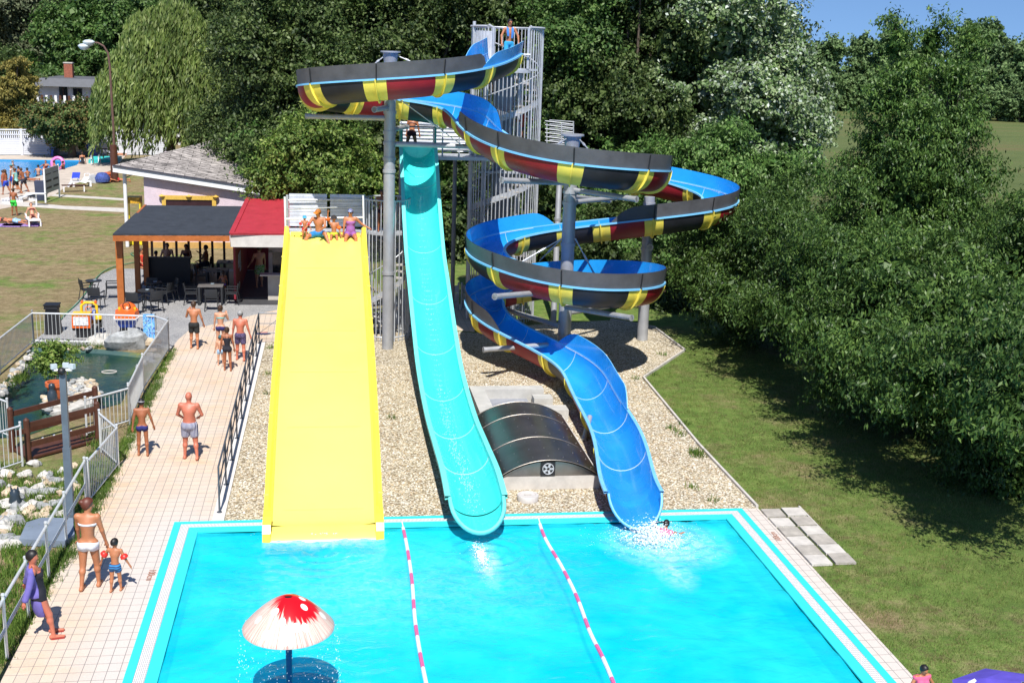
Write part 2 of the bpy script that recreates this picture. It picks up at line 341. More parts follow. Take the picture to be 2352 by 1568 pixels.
terr = [G(*p) for p in [(62, 793), (128, 745), (180, 690), (233, 630), (262, 617), (560, 618), (700, 640), (700, 700), (660, 705.5)]]+[p+Vector((-.0, .004, 0)) for p in bound[::-1]]+[Vector((-5.25, 40.45, 0)), Vector((-9.8, 41.1, 0))]
sheet('cafe_terrace', terr, -.001, grey_gravel)
fl = [G(*p) for p in [(262, 641), (318, 612), (570, 612), (640, 640), (640, 650), (600, 664), (498, 664)]]
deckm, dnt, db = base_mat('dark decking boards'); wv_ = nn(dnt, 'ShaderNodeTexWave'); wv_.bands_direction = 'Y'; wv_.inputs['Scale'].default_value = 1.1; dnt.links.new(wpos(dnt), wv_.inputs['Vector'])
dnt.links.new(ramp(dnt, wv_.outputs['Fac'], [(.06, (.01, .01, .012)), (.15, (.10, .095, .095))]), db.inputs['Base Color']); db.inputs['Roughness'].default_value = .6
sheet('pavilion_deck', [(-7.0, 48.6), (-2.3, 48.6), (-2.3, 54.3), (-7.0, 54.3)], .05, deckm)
sheet('back_paving', [G(*p)[:2] for p in [(905, 742), (1090, 762), (1085, 700), (905, 690)]], .004, tile_m)
# far bathing area
fardeck = mat('far paving', (.50, .43, .36), .8, 0, .15, 1.2)
sheet('far_deck', [G(*p) for p in [(-900, 340), (0, 356), (300, 356), (285, 372), (262, 384), (262, 395), (245, 400), (215, 408), (150, 432), (126, 444), (60, 470), (0, 484), (-400, 560)]][:0] or
      [G(*p) for p in [(-500, 345), (0, 357), (290, 356), (262, 388), (215, 408), (150, 430), (126, 447), (64, 468), (0, 480), (-300, 520), (-300.1, 520), (0, 430.2), (176, 379.2), (190.2, 368), (0, 365.6), (-500, 353.5)]], -.004, fardeck)
sheet('garden_path', [G(*p) for p in [(126, 446), (290, 456), (290, 460), (118, 450)]], .0, conc)
sheet('stone_path', [G(*p) for p in [(-200, 452), (0, 459), (150, 473), (290, 478), (290, 487), (150, 480), (0, 470), (-200, 464)]], .002, conc)
fb = MB(); n_ = len(farpool)
fb.poly(farpool, -1.1, -1.1)
for i in range(n_):
    a, b = farpool[i], farpool[(i+1) % n_]; fb.add([(a.x, a.y, -1.1), (b.x, b.y, -1.1), (b.x, b.y, -.02), (a.x, a.y, -.02)], [(0, 1, 2, 3), ])
struct('far_pool_basin', fb, mat('blue far pool lining', (.02, .32, .62), .5, 0, .08, .3))
struct('far_pool_water', MB().poly(farpool, -.10), m_water('far pool water', (.6, .92, 1), (.7, .96, 1), 1.2, .5))
# pond
pb = MB(); n_ = len(pond_poly); cen = sum(pond_poly, Vector())/n_
inner = [cen+(p-cen)*.86 for p in pond_poly]
pb.poly(inner, -.55)
for i in range(n_):
    a, b = pond_poly[i], pond_poly[(i+1) % n_]; c, d = inner[(i+1) % n_], inner[i]
    pb.add([(a.x, a.y, -.01), (b.x, b.y, -.01), (c.x, c.y, -.55), (d.x, d.y, -.55)], [(0, 1, 2, 3)])
m, nt, b = base_mat('muddy pond bed'); nt.links.new(ramp(nt, noise(nt, .9, 5, wpos(nt), .6, .5), [(.3, (.02, .06, .075)), (.5, (.05, .10, .08)), (.6, (.14, .15, .03)), (.75, (.22, .2, .07))]), b.inputs['Base Color']); b.inputs['Roughness'].default_value = .8
struct('pond_bed', pb, m)
struct('pond_water', MB().poly(pond_poly, -.12), m_water('pond water', (.55, .75, .68), (.35, .55, .55), 3., .16, .02))
# ================= water slides =================
CT = np.array([[6.169,43.595,9.917],[5.462,41.574,9.638],[4.47,40.009,9.375],[3.156,39.035,9.161],[1.608,38.826,9.005],[0.251,39.296,8.849],[-0.509,40.197,8.691],[-0.369,41.237,8.542],[0.613,42.052,8.402],[2.065,42.422,8.271],[3.502,42.291,8.141],[4.431,41.68,7.98],[4.655,40.669,7.766],[4.746,39.355,7.533],[5.035,37.901,7.301],[5.644,36.559,7.082],[6.626,35.629,6.891],[7.924,35.413,6.75],[9.201,36.014,6.624],[10.041,37.268,6.474],[10.27,38.97,6.304],[10.163,40.816,6.121],[10.267,42.47,5.929],[10.923,43.611,5.73],[12.023,43.947,5.528],[13.145,43.453,5.326],[13.879,42.466,5.139],[13.778,41.373,4.985],[12.704,40.617,4.826],[11.097,40.454,4.624],[9.385,40.75,4.361],[7.666,41.06,4.104],[6.118,40.865,3.88],[5.096,39.96,3.686],[4.923,38.55,3.528],[5.571,37.006,3.397],[6.577,35.694,3.268],[7.832,35.125,3.179],[9.104,35.498,3.12],[9.916,36.532,3.046],[9.842,37.816,2.927],[8.893,38.982,2.767],[7.478,39.759,2.575],[6.089,39.965,2.325],[5.146,39.705,2.037],[4.971,39.063,1.739],[5.327,38.074,1.45],[6.111,36.948,1.218],[6.929,35.662,1.03],[7.414,34.232,0.89],[7.322,32.622,0.784],[7.259,30.812,0.714],[7.213,28.885,0.674],[6.943,26.998,0.647],[6.634,25.352,0.626],[6.592,24.163,0.611]])
NC = len(CT)
def bs_pt(u):
    k = int(min(math.floor(u), NC-2)); t = u-k
    w = [(1-t)**3/6, (3*t**3-6*t*t+4)/6, (-3*t**3+3*t*t+3*t+1)/6, t**3/6]
    return sum(CT[min(max(j, 0), NC-1)]*q for j, q in zip((k-1, k, k+1, k+2), w))
US = np.linspace(0, NC-1, (NC-1)*10+1); CP = np.array([bs_pt(u) for u in US])
TG = np.gradient(CP, axis=0); TG /= np.linalg.norm(TG, axis=1)[:, None]
NL = np.stack([-TG[:, 1], TG[:, 0], 0*TG[:, 0]], 1); NL /= np.linalg.norm(NL, axis=1)[:, None]
UP = np.cross(TG, NL); HW = .62
DPF = np.clip((CP[:, 2]-.03)/.66, .3, 1.1)      # shallower where the run lies on the gravel
DPF[-9:] = .95
def sec(i, a, r): return CP[i]+(-NL[i]*math.cos(a)-UP[i]*math.sin(a)*DPF[i])*r      # a: 0 right rim, pi left rim
def strip(i0, i1, fn): return [fn(i) for i in range(i0, i1+1)]
red_m = mat('dark red fibreglass', (.27, .012, .022), .42, 0, .14, 1.6, .06, 30, .4, .0); blk_m = mat('faded black fibreglass', (.018, .019, .024), .42, 0, .25, 1.4, .06, 30, .4, .0)
yel_m = mat('pale yellow fibreglass', (.82, .68, .10), .45, 0, .1, 2.5, .1, 50); blue_m = mat('blue fibreglass', (.015, .30, .74), .25, 0, .12, .9, .03, 8, .6, .5)
rim_m = mat('light blue rim', (.18, .50, .80), .4, 0, .08, 3); grey_w = mat('weathered charcoal panel', (.085, .085, .092), .5, 0, .22, 1.6, .1, 60)
seam_m = mat('white seam', (.55, .66, .72), .5, 0, .1, 4)
slide = thing('spiral_water_slide', 'tall winding water slide, blue inside with red, black and yellow striped outside', 'water slide', tuple(map(float, (6.7, 25, 0))))
bands = [0.2, 1.75, 2.88, 4.12, 5.5, 6.7, 8.0, 9.25, 10.5, 12.0, 13.38, 14.75, 16.38, 17.88, 19.12, 20.4, 21.8, 23.12, 25.25, 26.6, 27.88, 29.12, 30.12, 30.88, 32.0, 33.5, 34.88, 36.38, 37.88, 39.25, 40.5, 41.7, 42.88, 44.1, 45.5, 46.62, 48.12, 49.62, 51.25, 52.8]
after = 'kkrkrkrkrrrrkrkkrrkrkrkkrkrkrkkkrkrrkrrr'
SL = np.r_[0, np.cumsum(np.linalg.norm(np.diff(CP, axis=0), axis=1))]
sb = [float(np.interp(u, US, SL)) for u in bands]; END = len(US)-4
def shell_mat(s):
    k = 0
    for j, q in enumerate(sb):
        if abs(s-q) < .3: return 2
        if s > q: k = j
    return 0 if after[k] == 'r' else 1
NA = 20
inn = MB(); inn.grid([[sec(i, a, HW-.03) for a in np.linspace(PI, 0, NA)] for i in range(END+1)]); inn.build('trough', blue_m, slide, smooth=60)
# outer shell finely cut so that the stripes end cleanly
S2 = np.arange(0, SL[END], .06); I2 = np.interp(S2, SL, np.arange(len(US)))
def secf(x, a, r):
    i = int(x); t = x-i; j = min(i+1, len(US)-1); return sec(i, a, r)*(1-t)+sec(j, a, r)*t
sh = MB(); rows = [[secf(x, a, HW) for a in np.linspace(0, PI, NA)] for x in I2]
for i in range(len(rows)-1): sh.grid([rows[i], rows[i+1]], shell_mat(S2[i]+.03))
me_v = np.array(sh.v); sh.build('striped_shell', [red_m, blk_m, yel_m], slide, smooth=60)
# rims
for sgn, a0 in ((1, 0), (-1, PI)):
    rm = MB(); rr = []
    for i in range(0, END+1):
        n = -NL[i]*sgn; b = CP[i]+n*(HW-.035); o = CP[i]+n*(HW+.05)
        z = np.array([0, 0, .018]); rr.append([b-z, b+z, o+z, o-z-np.array([0, 0, .02])] if sgn > 0 else [o-z-np.array([0, 0, .02]), o+z, b+z, b-z])
    rm.grid(rr, 0, True); rm.build('rim', rim_m, slide, smooth=30)
# side panels on the outer side of the bends
def panel(u0, u1, side, h=.45, e0=.5, e1=.5, both_blue=False):
    i0, i1 = int(round(u0*10)), int(round(u1*10)); sg = 1 if side == 'L' else -1; L0, L1 = SL[i0], SL[i1]
    inner = []; outer = []
    for i in range(i0, i1+1):
        s = SL[i]; f = min(1, max(.03, (s-L0)/e0 if e0 else 1), ); f = min(f, max(.03, (L1-s)/e1) if e1 else 1); f = math.sin(min(f, 1)*PI/2)**.8
        n = NL[i]*sg; b = CP[i]+n*(HW-.03)+np.array([0, 0, .015]); t = b+n*.05*f+np.array([0, 0, h*f]); k = n*.022
        inner.append([b, t]); outer.append([b+k, t+k])
    m = MB()
    top = [(x[1], y[1]) for x, y in zip(inner, outer)]
    if sg > 0: m.grid([x[::-1] for x in inner], 0); m.grid(outer, 1); m.grid([list(x)[::-1] for x in top], 2)
    else: m.grid(inner, 0); m.grid([x[::-1] for x in outer], 1); m.grid([list(x) for x in top], 2)
    p = m.build('side_panel', [blue_m, blue_m if both_blue else grey_w, rim_m if both_blue else blk_m], slide, smooth=30)
    if both_blue: return p
    for u in bands:
        if u0+.15 < u < u1-.1:
            i = int(round(u*10)); n = NL[i]*sg; b = CP[i]+n*(HW+.01); q = MB(); t = b+n*.06+np.array([0, 0, h*.97])
            q.tube([b, t], .02, 6); q.tube([b+n*.02-np.array([0, 0, .0]), b+n*.05], .03, 6); q.build('panel_clamp', black_m if 'k' else steel, p)
    return p
panel(.0, 2.0, 'L', .42, 0, .9, True); panel(.0, 1.6, 'R', .5, 0, 1.2, True)
panel(1.9, 13.3, 'L', .47, .35, 1.0); panel(12.7, 20.6, 'R', .47, .35, .6); panel(21.6, 29.9, 'L', .47, .8, .8)
panel(31.0, 46.6, 'R', .47, .7, .8); panel(47.6, 51.2, 'L', .5, .8, .8, True)
# flanges at every joint: a rib round the outside, a white seam inside
for u in bands:
    x = float(np.interp(np.interp(u, US, SL), SL, np.arange(len(US)))); fl_ = MB(); A = np.linspace(.0, PI, 17); i = int(x); tg = TG[i]
    rr = []
    for a in A:
        o = secf(x, a, HW+.075); q = secf(x, a, HW-.005); rr.append([q-tg*.02, o-tg*.02, o+tg*.02, q+tg*.02])
    fl_.grid(rr, 0, True); f_ = fl_.build('joint_flange', yel_m, slide, smooth=30)
    se = MB(); se.tube([secf(x, a, HW-.032) for a in np.linspace(.06, PI-.06, 15)], .008, 4); se.build('seam', seam_m, f_)
for u0, u1, sd in ((2, 13, 'L'), (22, 29.5, 'L'), (31.4, 46.2, 'R'), (47.8, 51, 'L'), (13, 20, 'R')):
    se = MB(); se.tube([sec(i, PI-.05 if sd == 'L' else .05, HW-.03) for i in range(int(u0*10), int(u1*10), 2)], .009, 4); se.build('seam', seam_m, slide)
# rounded exit lip
lip = MB(); i = END; L = CP[i]; t = Vector(TG[i]).normalized(); n = Vector(NL[i])
rows = []
for a in np.linspace(PI, 0, NA):
    k = math.sin(a); base = Vector(sec(i, a, HW-.03)); rows.append([base, base+t*.75*(.15+.85*k)*.6, base+t*.75*(.15+.85*k)])
for r in rows: pass
lip.grid([[r[j] for r in rows] for j in range(3)]); lip.build('exit_lip', blue_m, slide, smooth=60)
lr = MB(); lr.tube([r[2]+(r[2]-L.__class__(r[2]) if False else Vector((0, 0, .0))) for r in rows], .035, 6); lr.build('exit_rim', rim_m, slide, smooth=60)

# ---- steel posts and arms of the spiral slide ----
pole_m = mat('silver painted steel', (.40, .41, .43), .42, .35, .10, 3, .04, 20)
def post(name, label, base, top, r, arms=(), collars=(), cables=(), plate=True):
    t = thing(name, label, 'steel post', tuple(base)); b = Vector(base); tp = Vector(top); m = MB(); m.cyl(b, tp, r*1.02, r, 24); m.build('column', pole_m, t, smooth=40)
    for z in collars:
        c = b.lerp(tp, (z-b.z)/(tp.z-b.z)); MB().cyl(c-Vector((0, 0, .05)), c+Vector((0, 0, .05)), r+.03, None, 24).build('collar', pole_m, t, smooth=40)
    if plate: MB().cyl(tp, tp+Vector((0, 0, .05)), r*1.75, None, 24).cyl(tp-Vector((0, 0, .35)), tp, r+.02, r*1.35, 24).build('cap_plate', pole_m, t, smooth=40)
    for a, c, rr in arms: MB().cyl(a, c, rr, None, 14).cyl(Vector(c)-(Vector(c)-Vector(a)).normalized()*.03, c, rr*1.18, None, 14).build('arm', pole_m, t, smooth=40)
    for a, c in cables: MB().cyl(a, c, .018, None, 6).cyl(Vector(a).lerp(Vector(c), .45), Vector(a).lerp(Vector(c), .6), .035, None, 6).build('tie_rod', steel, t, smooth=40)
    return t
p1b, p1t = G(890, 800), P(897, 121, 40.3); p2b, p2t = Vector((7.42, 37.3, 0)), P(1315, 312, 37.3); p3b = G(1475, 780)
post('steel_post', 'tallest grey steel post, standing left of the turquoise slide under the first bend', p1b, p1t, .185,
     [(P(885, 272, 40.3), P(703, 267, 41.4), .085), (P(888, 248, 40.1), P(860, 252, 39.2), .085), (P(905, 331, 40.3), P(1080, 337, 40.4), .085), (P(905, 297, 40.5), P(934, 291, 42.2), .08)],
     (2.6, 6.0, 6.4, 6.9, 7.25, 7.9), [(P(886, 127, 40.3), P(852, 153, 39.9)), (P(909, 127, 40.3), P(957, 147, 40.)), (P(920, 230, 40.0), P(1064, 336, 40.3)), (P(899, 150, 40.1), P(893, 230, 40.1))])
post('steel_post', 'stout grey steel post with cap plate inside the loops of the spiral slide', p2b, p2t, .205,
     [(P(1318, 437, 37.2), P(1463, 458, 35.3), .085), (P(1318, 464, 37.4), P(1440, 452, 39.3), .075), (P(1310, 420, 37.2), P(1152, 414, 35.3), .085), (P(1305, 450, 37.5), P(1400, 461, 40.4), .07),
      (P(1290, 668, 37.1), P(1136, 681, 34.4), .085), (P(1300, 705, 37.0), P(1451, 730, 34.4), .085), (P(1300, 720, 37.3), P(1420, 700, 39.8), .07), (P(1285, 748, 37.2), P(1163, 712, 39.6), .085), (P(1280, 790, 37.0), P(1110, 803, 36.3), .08)],
     (.5, .95, 4.1, 1.15, 5.4, 5.75), [(P(1304, 317, 37.3), P(1272, 336, 35.6)), (P(1328, 317, 37.3), P(1353, 345, 35.7)), (P(1290, 548, 37.1), P(1200, 600, 37.0)), (P(1290, 548, 37.3), P(1240, 598, 39.0)), (P(1320, 548, 37.1), P(1367, 630, 39.2)), (P(1322, 548, 37.2), P(1362, 626, 39.4))])
post('steel_post', 'short grey steel post on the gravel nearest the trees on the right', p3b, P(1492, 452, 41.5), .19, [(P(1492, 560, 41.4), P(1494, 568, 40.9), .09)], (4.9, 4.55, 3.3), plate=False)
post('steel_post', 'thin grey steel post standing behind the loops of the spiral slide', G(1271, 740), P(1285, 410, 45.6), .11, (), (3.8,), plate=False)
post('steel_post', 'small grey post under the lowest run of the blue slide, beside the metal hatch', G(1341, 1012), Vector((6.95, 30.9, .1))+Vector((0, 0, .3)), .07, (), (), plate=False)

# ---- turquoise slide ----
teal_m = mat('turquoise fibreglass', (.05, .74, .70), .25, 0, .08, 1.2, .03, 10, .5, .4); teal_r = mat('pale turquoise rim', (.16, .72, .68), .4, 0, .06, 4)
TR = [(330, 43.4), (400, 42.3), (480, 41.2), (580, 39.5), (650, 37.8), (750, 35.6), (850, 33.3), (950, 30.2), (1020, 27.6), (1080, 25.6), (1140, 24.35)]
def cx_teal(y): return np.interp(y, [330, 480, 650, 850, 950, 1020, 1080, 1140], [958, 966, 984, 1006, 1032, 1054, 1076, 1092])
tp_ = [P(cx_teal(y), y, Y) for y, Y in TR]; tp_[0].z = tp_[0].z
tp_ = [Vector((3.08, p.y, max(p.z, .66))) for p in tp_]
def resample(pts, step):
    pts = [Vector(p) for p in pts]; out = []
    for i in range(len(pts)-1):
        a = pts[max(i-1, 0)]; b = pts[i]; c = pts[i+1]; d = pts[min(i+2, len(pts)-1)]; n = max(2, int((c-b).length/step))
        for k in range(n):
            t = k/n; out.append(.5*((2*b)+(c-a)*t+(2*a-5*b+4*c-d)*t*t+(3*b-a-3*c+d)*t**3))
    out.append(pts[-1]); return out
tl = thing('turquoise_water_slide', 'long straight turquoise half-pipe slide in the middle', 'water slide', (3.2, 25, 0))
rail = resample(tp_, .25); n = len(rail); W2 = .575
def tg(pts, i): return (pts[min(i+1, len(pts)-1)]-pts[max(i-1, 0)]).normalized()
def usec(p, t, a, r, dep=None):
    dep = min(.85, (p.z-.02)/.66) if p.y > 25.0 else .8
    up = Vector((1, 0, 0)).cross(t).normalized()
    if up.z < 0: up = -up
    return p+Vector((1, 0, 0))*r*math.cos(a)*-1-up*math.sin(a)*r*dep
m = MB(); m.grid([[usec(p, tg(rail, i), a, W2) for a in np.linspace(PI, 0, 18)] for i, p in enumerate(rail)]); m.build('trough', teal_m, tl, smooth=60)
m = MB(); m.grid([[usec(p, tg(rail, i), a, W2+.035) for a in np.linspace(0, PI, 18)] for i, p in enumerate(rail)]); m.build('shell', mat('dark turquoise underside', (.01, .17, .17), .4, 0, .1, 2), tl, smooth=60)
for sg in (-1, 1):
    m = MB(); rr = []
    for i, p in enumerate(rail):
        b = p+Vector((sg*(W2-.02), 0, 0)); o = p+Vector((sg*(W2+.1), 0, 0)); z = Vector((0, 0, .03)); r_ = [b-z, b+z, o+z, o-z*2]
        rr.append(r_ if sg > 0 else r_[::-1])
    m.grid(rr, 0, True); m.build('rim', teal_r, tl, smooth=30)
L_ = 0; last = rail[0]
for i, p in enumerate(rail[:-1]):
    L_ += (p-last).length; last = p
    if L_ > 2.6 or i == 6:
        L_ = 0; m = MB(); m.tube([usec(p, tg(rail, i), a, W2-.004) for a in np.linspace(.1, PI-.1, 15)], .006, 4); m.build('seam', seam_m, tl)
        m = MB(); m.tube([usec(p, tg(rail, i), a, W2+.06) for a in np.linspace(0, PI, 15)], .045, 5); m.build('joint_flange', mat('dark turquoise underside', (.01, .17, .17)), tl)
# exit lip, rounded
e = rail[-1]; t = Vector((0, -1, 0)); rows = []
for a in np.linspace(PI, 0, 18):
    b = usec(e, t, a, W2); rows.append([b, b+t*.5*math.sin(a)**.7, b+t*(.06+.85*math.sin(a)**.8)])
MB().grid([[r[j] for r in rows] for j in range(3)]).build('exit_lip', teal_m, tl, smooth=60)
MB().tube([r[2] for r in rows if True], .05, 6).build('exit_rim', teal_r, tl, smooth=60)
# starting box: two ears and a sill
top = rail[0]
for sg in (-1, 1):
    m = MB(); m.box(top+Vector((sg*.6, .25, .2)), (.07, .75, .75), None); m.build('start_ear', mat('deep teal', (.01, .22, .22), .4), tl)
MB().box(top+Vector((0, .15, -.02)), (1.1, .35, .07)).build('start_sill', teal_r, tl)
MB().box(top+Vector((0, .6, -.3)), (1.2, .9, .5)).build('start_tub', teal_m, tl)
for y in (41, 37.5, 33.5):
    zz = float(np.interp(-y, [-p.y for p in rail], [p.z for p in rail]))-.72
    if zz > .1: MB().cyl((3.08, y, 0), (3.08, y, zz), .09, None, 10).box((3.08, y, zz), (.9, .08, .08)).build('support_leg', steel_d, tl, smooth=40)

# ---- wide yellow slide ----
lemon = mat('yellow fibreglass', (.84, .70, .06), .35, 0, .05, .8, .03, 6, .5, .3); lemon_f = mat('sun-bleached yellow fibreglass', (.88, .75, .16), .3, 0, .05, .6, .03, 6, .5, .3)
YR = [(522, 40.2), (640, 35.8), (768, 31.6), (878, 29.0), (1000, 26.9), (1100, 25.5), (1165, 24.75), (1176, 24.45)]
yt = thing('yellow_water_slide', 'very wide flat yellow slide with low side walls', 'water slide', (-.15, 24.5, 0))
yp = []
for y, Y in YR:
    c = P(np.interp(y, [520, 770, 1000, 1165], [745, 746, 747, 744]), y, Y); yp.append(Vector((-.155, Y, max(c.z, .41))))
yr = resample(yp, .3); H_ = .34
def hw(p): return float(np.interp(p.y, [24, 41], [1.16, 1.235]))
flo = MB(); flo.grid([[p+Vector((x*hw(p)*.93, 0, -H_+(.03 if abs(x) == 1 else 0))) for x in np.linspace(1, -1, 9)] for p in yr]); flo.build('sliding_surface', lemon_f, yt, smooth=50)
for sg in (-1, 1):
    m = MB(); rr = []
    for p in yr:
        h = hw(p); r_ = [p+Vector((sg*h*.93, 0, -H_+.0)), p+Vector((sg*h*.955, 0, -.02)), p+Vector((sg*h, 0, .03)), p+Vector((sg*(h+.09), 0, .02)), p+Vector((sg*(h+.09), 0, -.1)), p+Vector((sg*(h+.03), 0, -.42))]
        rr.append(r_[::-1] if sg > 0 else r_)
    m.grid(rr); m.build('side_wall', lemon, yt, smooth=35)
e = yr[-1]; m = MB(); h = hw(e)
m.grid([[e+Vector((x*h*.93, -d, -H_-dz)) for x in np.linspace(1, -1, 9)] for d, dz in ((0, 0), (.3, .02), (.5, .06), (.56, .16))]); m.build('exit_lip', lemon_f, yt, smooth=50)
for sg in (-1, 1):
    m = MB(); xa, xb = sg*h*.935, sg*(h+.09)
    pr2 = [(0, .025), (-.22, -.02), (-.42, -.13), (-.54, -.28), (-.58, -.46), (0, -.46)]
    q1 = [e+Vector((xa, y, z)) for y, z in pr2]; q2 = [e+Vector((xb, y, z)) for y, z in pr2]; m.add(q1+q2, [tuple(range(6)), tuple(range(11, 5, -1))]+[(i, (i+1) % 6, 6+(i+1) % 6, 6+i) for i in range(6)]); m.build('exit_cheek', lemon, yt)
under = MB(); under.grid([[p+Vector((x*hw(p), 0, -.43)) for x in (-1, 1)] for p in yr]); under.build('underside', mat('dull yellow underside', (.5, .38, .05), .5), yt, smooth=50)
for y in (38.5, 34, 30):
    zz = float(np.interp(-y, [-p.y for p in yr], [p.z for p in yr]))-.45
    for x in (-1.1, .8): MB().cyl((x, y, 0), (x, y, zz), .06, None, 10).build('support_leg', steel_d, yt, smooth=40)
L_ = 0
for i in range(1, len(yr)-1):
    L_ += (yr[i]-yr[i-1]).length
    if L_ > 2.4:
        L_ = 0; p = yr[i]; h = hw(p)
        MB().tube([p+Vector((-h*.93, 0, -H_+.004)), p+Vector((h*.93, 0, -H_+.004))], .006, 4).build('seam', mat('yellow joint', (.62, .5, .08), .5), yt)
        for sg in (-1, 1): MB().box(p+Vector((sg*(h+.06), 0, .02)), (.1, .035, .03)).build('joint_clip', lemon_f, yt)
# flow hump and slots at the head of the slide
s0 = yr[0]; m = MB(); m.grid([[s0+Vector((x*1.14, d, -H_+z)) for x in np.linspace(-1, 1, 9)] for d, z in ((1.3, .0), (.55, .0), (.5, .12), (.25, .12), (.15, .02), (0, 0))][::1]); m.build('head_step', lemon, yt, smooth=30)
for i in range(8):
    x = -1.0+i*.26; MB().box(s0+Vector((x, .02, -H_+.02)), (.035, .05, .09)).build('water_slot', black_m, yt)

# ---- start platform of the yellow slide with its back panels, and the small spiral stair next to it ----
def rail_ring(mb, c, r, z, a0, a1, n=20, rad=.025): mb.tube([(c[0]+r*math.cos(a), c[1]+r*math.sin(a), z) for a in np.linspace(a0, a1, n)], rad, 6)
zt = s0.z-H_
pf = thing('start_platform', 'raised steel platform with white slatted back panels behind the top of the yellow slide', 'platform', (-.15, 41.5, 0))
MB().box((-.15, 41.55, zt-.04), (2.7, 1.5, .08)).build('floor', steel, pf)
for x in (-1.45, 1.15):
    for y in (40.9, 42.2): MB().cyl((x, y, 0), (x, y, zt+1.15 if y > 42 or x < 0 else zt), .045, None, 10).build('leg', steel, pf, smooth=40)
pnl = mat('white ribbed panel', (.62, .65, .72), .45, .1, .15, 3)
bp_ = MB()
for k in range(9): bp_.box((-.75, 42.32, zt+.12+k*.125), (1.28, .025, .115)); bp_.box((.6, 42.32, zt+.12+k*.125), (1.2, .025, .115))
bp_.build('back_panel', pnl, pf)
b1 = P(656, 499, 40.3); b2 = P(833, 501, 40.3)
gb = MB(); gb.cyl(P(656, 503, 40.3), P(836, 499, 40.3), .03, None, 8).cyl(P(656, 525, 40.3), P(654, 452, 40.3), .035, None, 8).cyl(P(836, 540, 40.3), P(834, 449, 40.3), .03, None, 8); gb.build('entry_bar', white_m, pf, smooth=40)
gb = MB(); gb.cyl(P(656, 481, 41.), P(835, 474, 42.2), .02, None, 6).cyl(P(656, 460, 42.2), P(835, 458, 42.2), .025, None, 6); gb.build('top_rail', steel, pf, smooth=40)

def spiral_tower(name, label, c, R, ztop, zfloor, nbars, post_r, stairs, cat, turn0=0., hgt=1.05, gap=None):
    t = thing(name, label, cat, (c[0], c[1], 0)); cx, cy = c
    MB().cyl((cx, cy, 0), (cx, cy, zfloor), post_r, None, 20).build('centre_post', steel, t, smooth=40)
    for z in [.15]+[zfloor+hgt]:
        m = MB(); a0_, a1_ = (gap[0]+gap[1], gap[0]-gap[1]+2*PI) if gap and z > 1 else (0, 2*PI); rail_ring(m, c, R, z, a0_, a1_, 40, .03); m.build('ring', steel, t, smooth=40)
    for k in range(nbars):
        a = 2*PI*k/nbars; z1 = zfloor+hgt
        z0 = .0
        if gap and abs(((a-gap[0]+PI) % (2*PI))-PI) < gap[1]: z1 = zfloor-.1
        MB().cyl((cx+R*math.cos(a), cy+R*math.sin(a), z0), (cx+R*math.cos(a), cy+R*math.sin(a), z1), .018 if k % 6 else .03, None, 6).build('baluster', steel, t)
    n = int(zfloor/.19); hr = []; st = []
    for k in range(n):
        a = turn0+k*2*PI/15; a2 = a+2*PI/15; z = zfloor*(k+1)/n; m = MB()
        pts = [(cx+post_r*.9*math.cos(a), cy+post_r*.9*math.sin(a)), (cx+R*.97*math.cos(a), cy+R*.97*math.sin(a)), (cx+R*.97*math.cos((a+a2)/2), cy+R*.97*math.sin((a+a2)/2)), (cx+R*.97*math.cos(a2), cy+R*.97*math.sin(a2)), (cx+post_r*.9*math.cos(a2), cy+post_r*.9*math.sin(a2))]
        m.poly(pts, z-.05, z); m.build('tread', stairs, t)
        hr.append((cx+R*.95*math.cos(a), cy+R*.95*math.sin(a), z+.9)); st.append((cx+R*.98*math.cos(a), cy+R*.98*math.sin(a), z-.1))
    MB().tube(hr, .022, 6).build('handrail', steel, t, smooth=50)
    m = MB(); m.grid([[Vector(p)+Vector((0, 0, -.1)), Vector(p)+Vector((0, 0, .12))] for p in st]); m.build('stringer', steel, t, smooth=50)
    m = MB(); m.poly([(cx+R*math.cos(a), cy+R*math.sin(a)) for a in np.linspace(turn0+PI*.2, turn0+PI*1.6, 16)]+[(cx, cy)], zfloor-.08, zfloor-.002); m.build('landing', steel, t)
    return t
tread_m = mat('perforated pale treads', (.50, .47, .43), .6, .1, .12, 8)
st2 = spiral_tower('spiral_stair', 'low caged spiral stair beside the yellow slide, half hidden by the tallest post', (1.95, 42.0), .78, 0, zt, 30, .10, tread_m, 'stair tower', 1.2, 1.1)
TWC = (6.42, 45.25)
tower = spiral_tower('spiral_stair_tower', 'tall cylindrical caged stair tower from which the spiral slide starts', TWC, 1.3, 0, 9.35, 56, .14, tread_m, 'stair tower', .6, 1.45, gap=(-PI/2-.1, .62))
# solid core panels of the tower, its gates and the side balcony
m = MB(); m.box((6.35, 45.1, 4.7), (.62, .5, 9.0)); m.build('core_panel', mat('bluish core sheet', (.22, .25, .30), .5, .3, .12, 1.2), tower)
MB().cyl((6.85, 44.75, 0), (6.85, 44.75, 9.3), .09, None, 14).build('side_pipe', steel, tower, smooth=40)
MB().cyl((5.15, 44.9, 0), (5.15, 44.9, 10.95), .06, None, 10).build('corner_post', steel, tower, smooth=40)
m = MB(); rail_ring(m, TWC, 1.33, 10.78, -PI/2+.52, 1.5*PI-.72, 40, .045); m.build('top_rail', steel, tower, smooth=40)
m = MB()
for k in range(12):
    a = PI*.62+k*.075; m.box((TWC[0]+1.25*math.cos(a), TWC[1]+1.25*math.sin(a), 10.0), (.085, .02, 1.3), Matrix.Rotation(a+PI/2, 3, 'Z'))
m.build('white_slats', pnl, tower)
g1 = MB(); g1.cyl(P(1151, 124, 43.9), P(1218, 126, 43.9), .03, None, 8); g1.build('entry_bar', steel, tower, smooth=40)
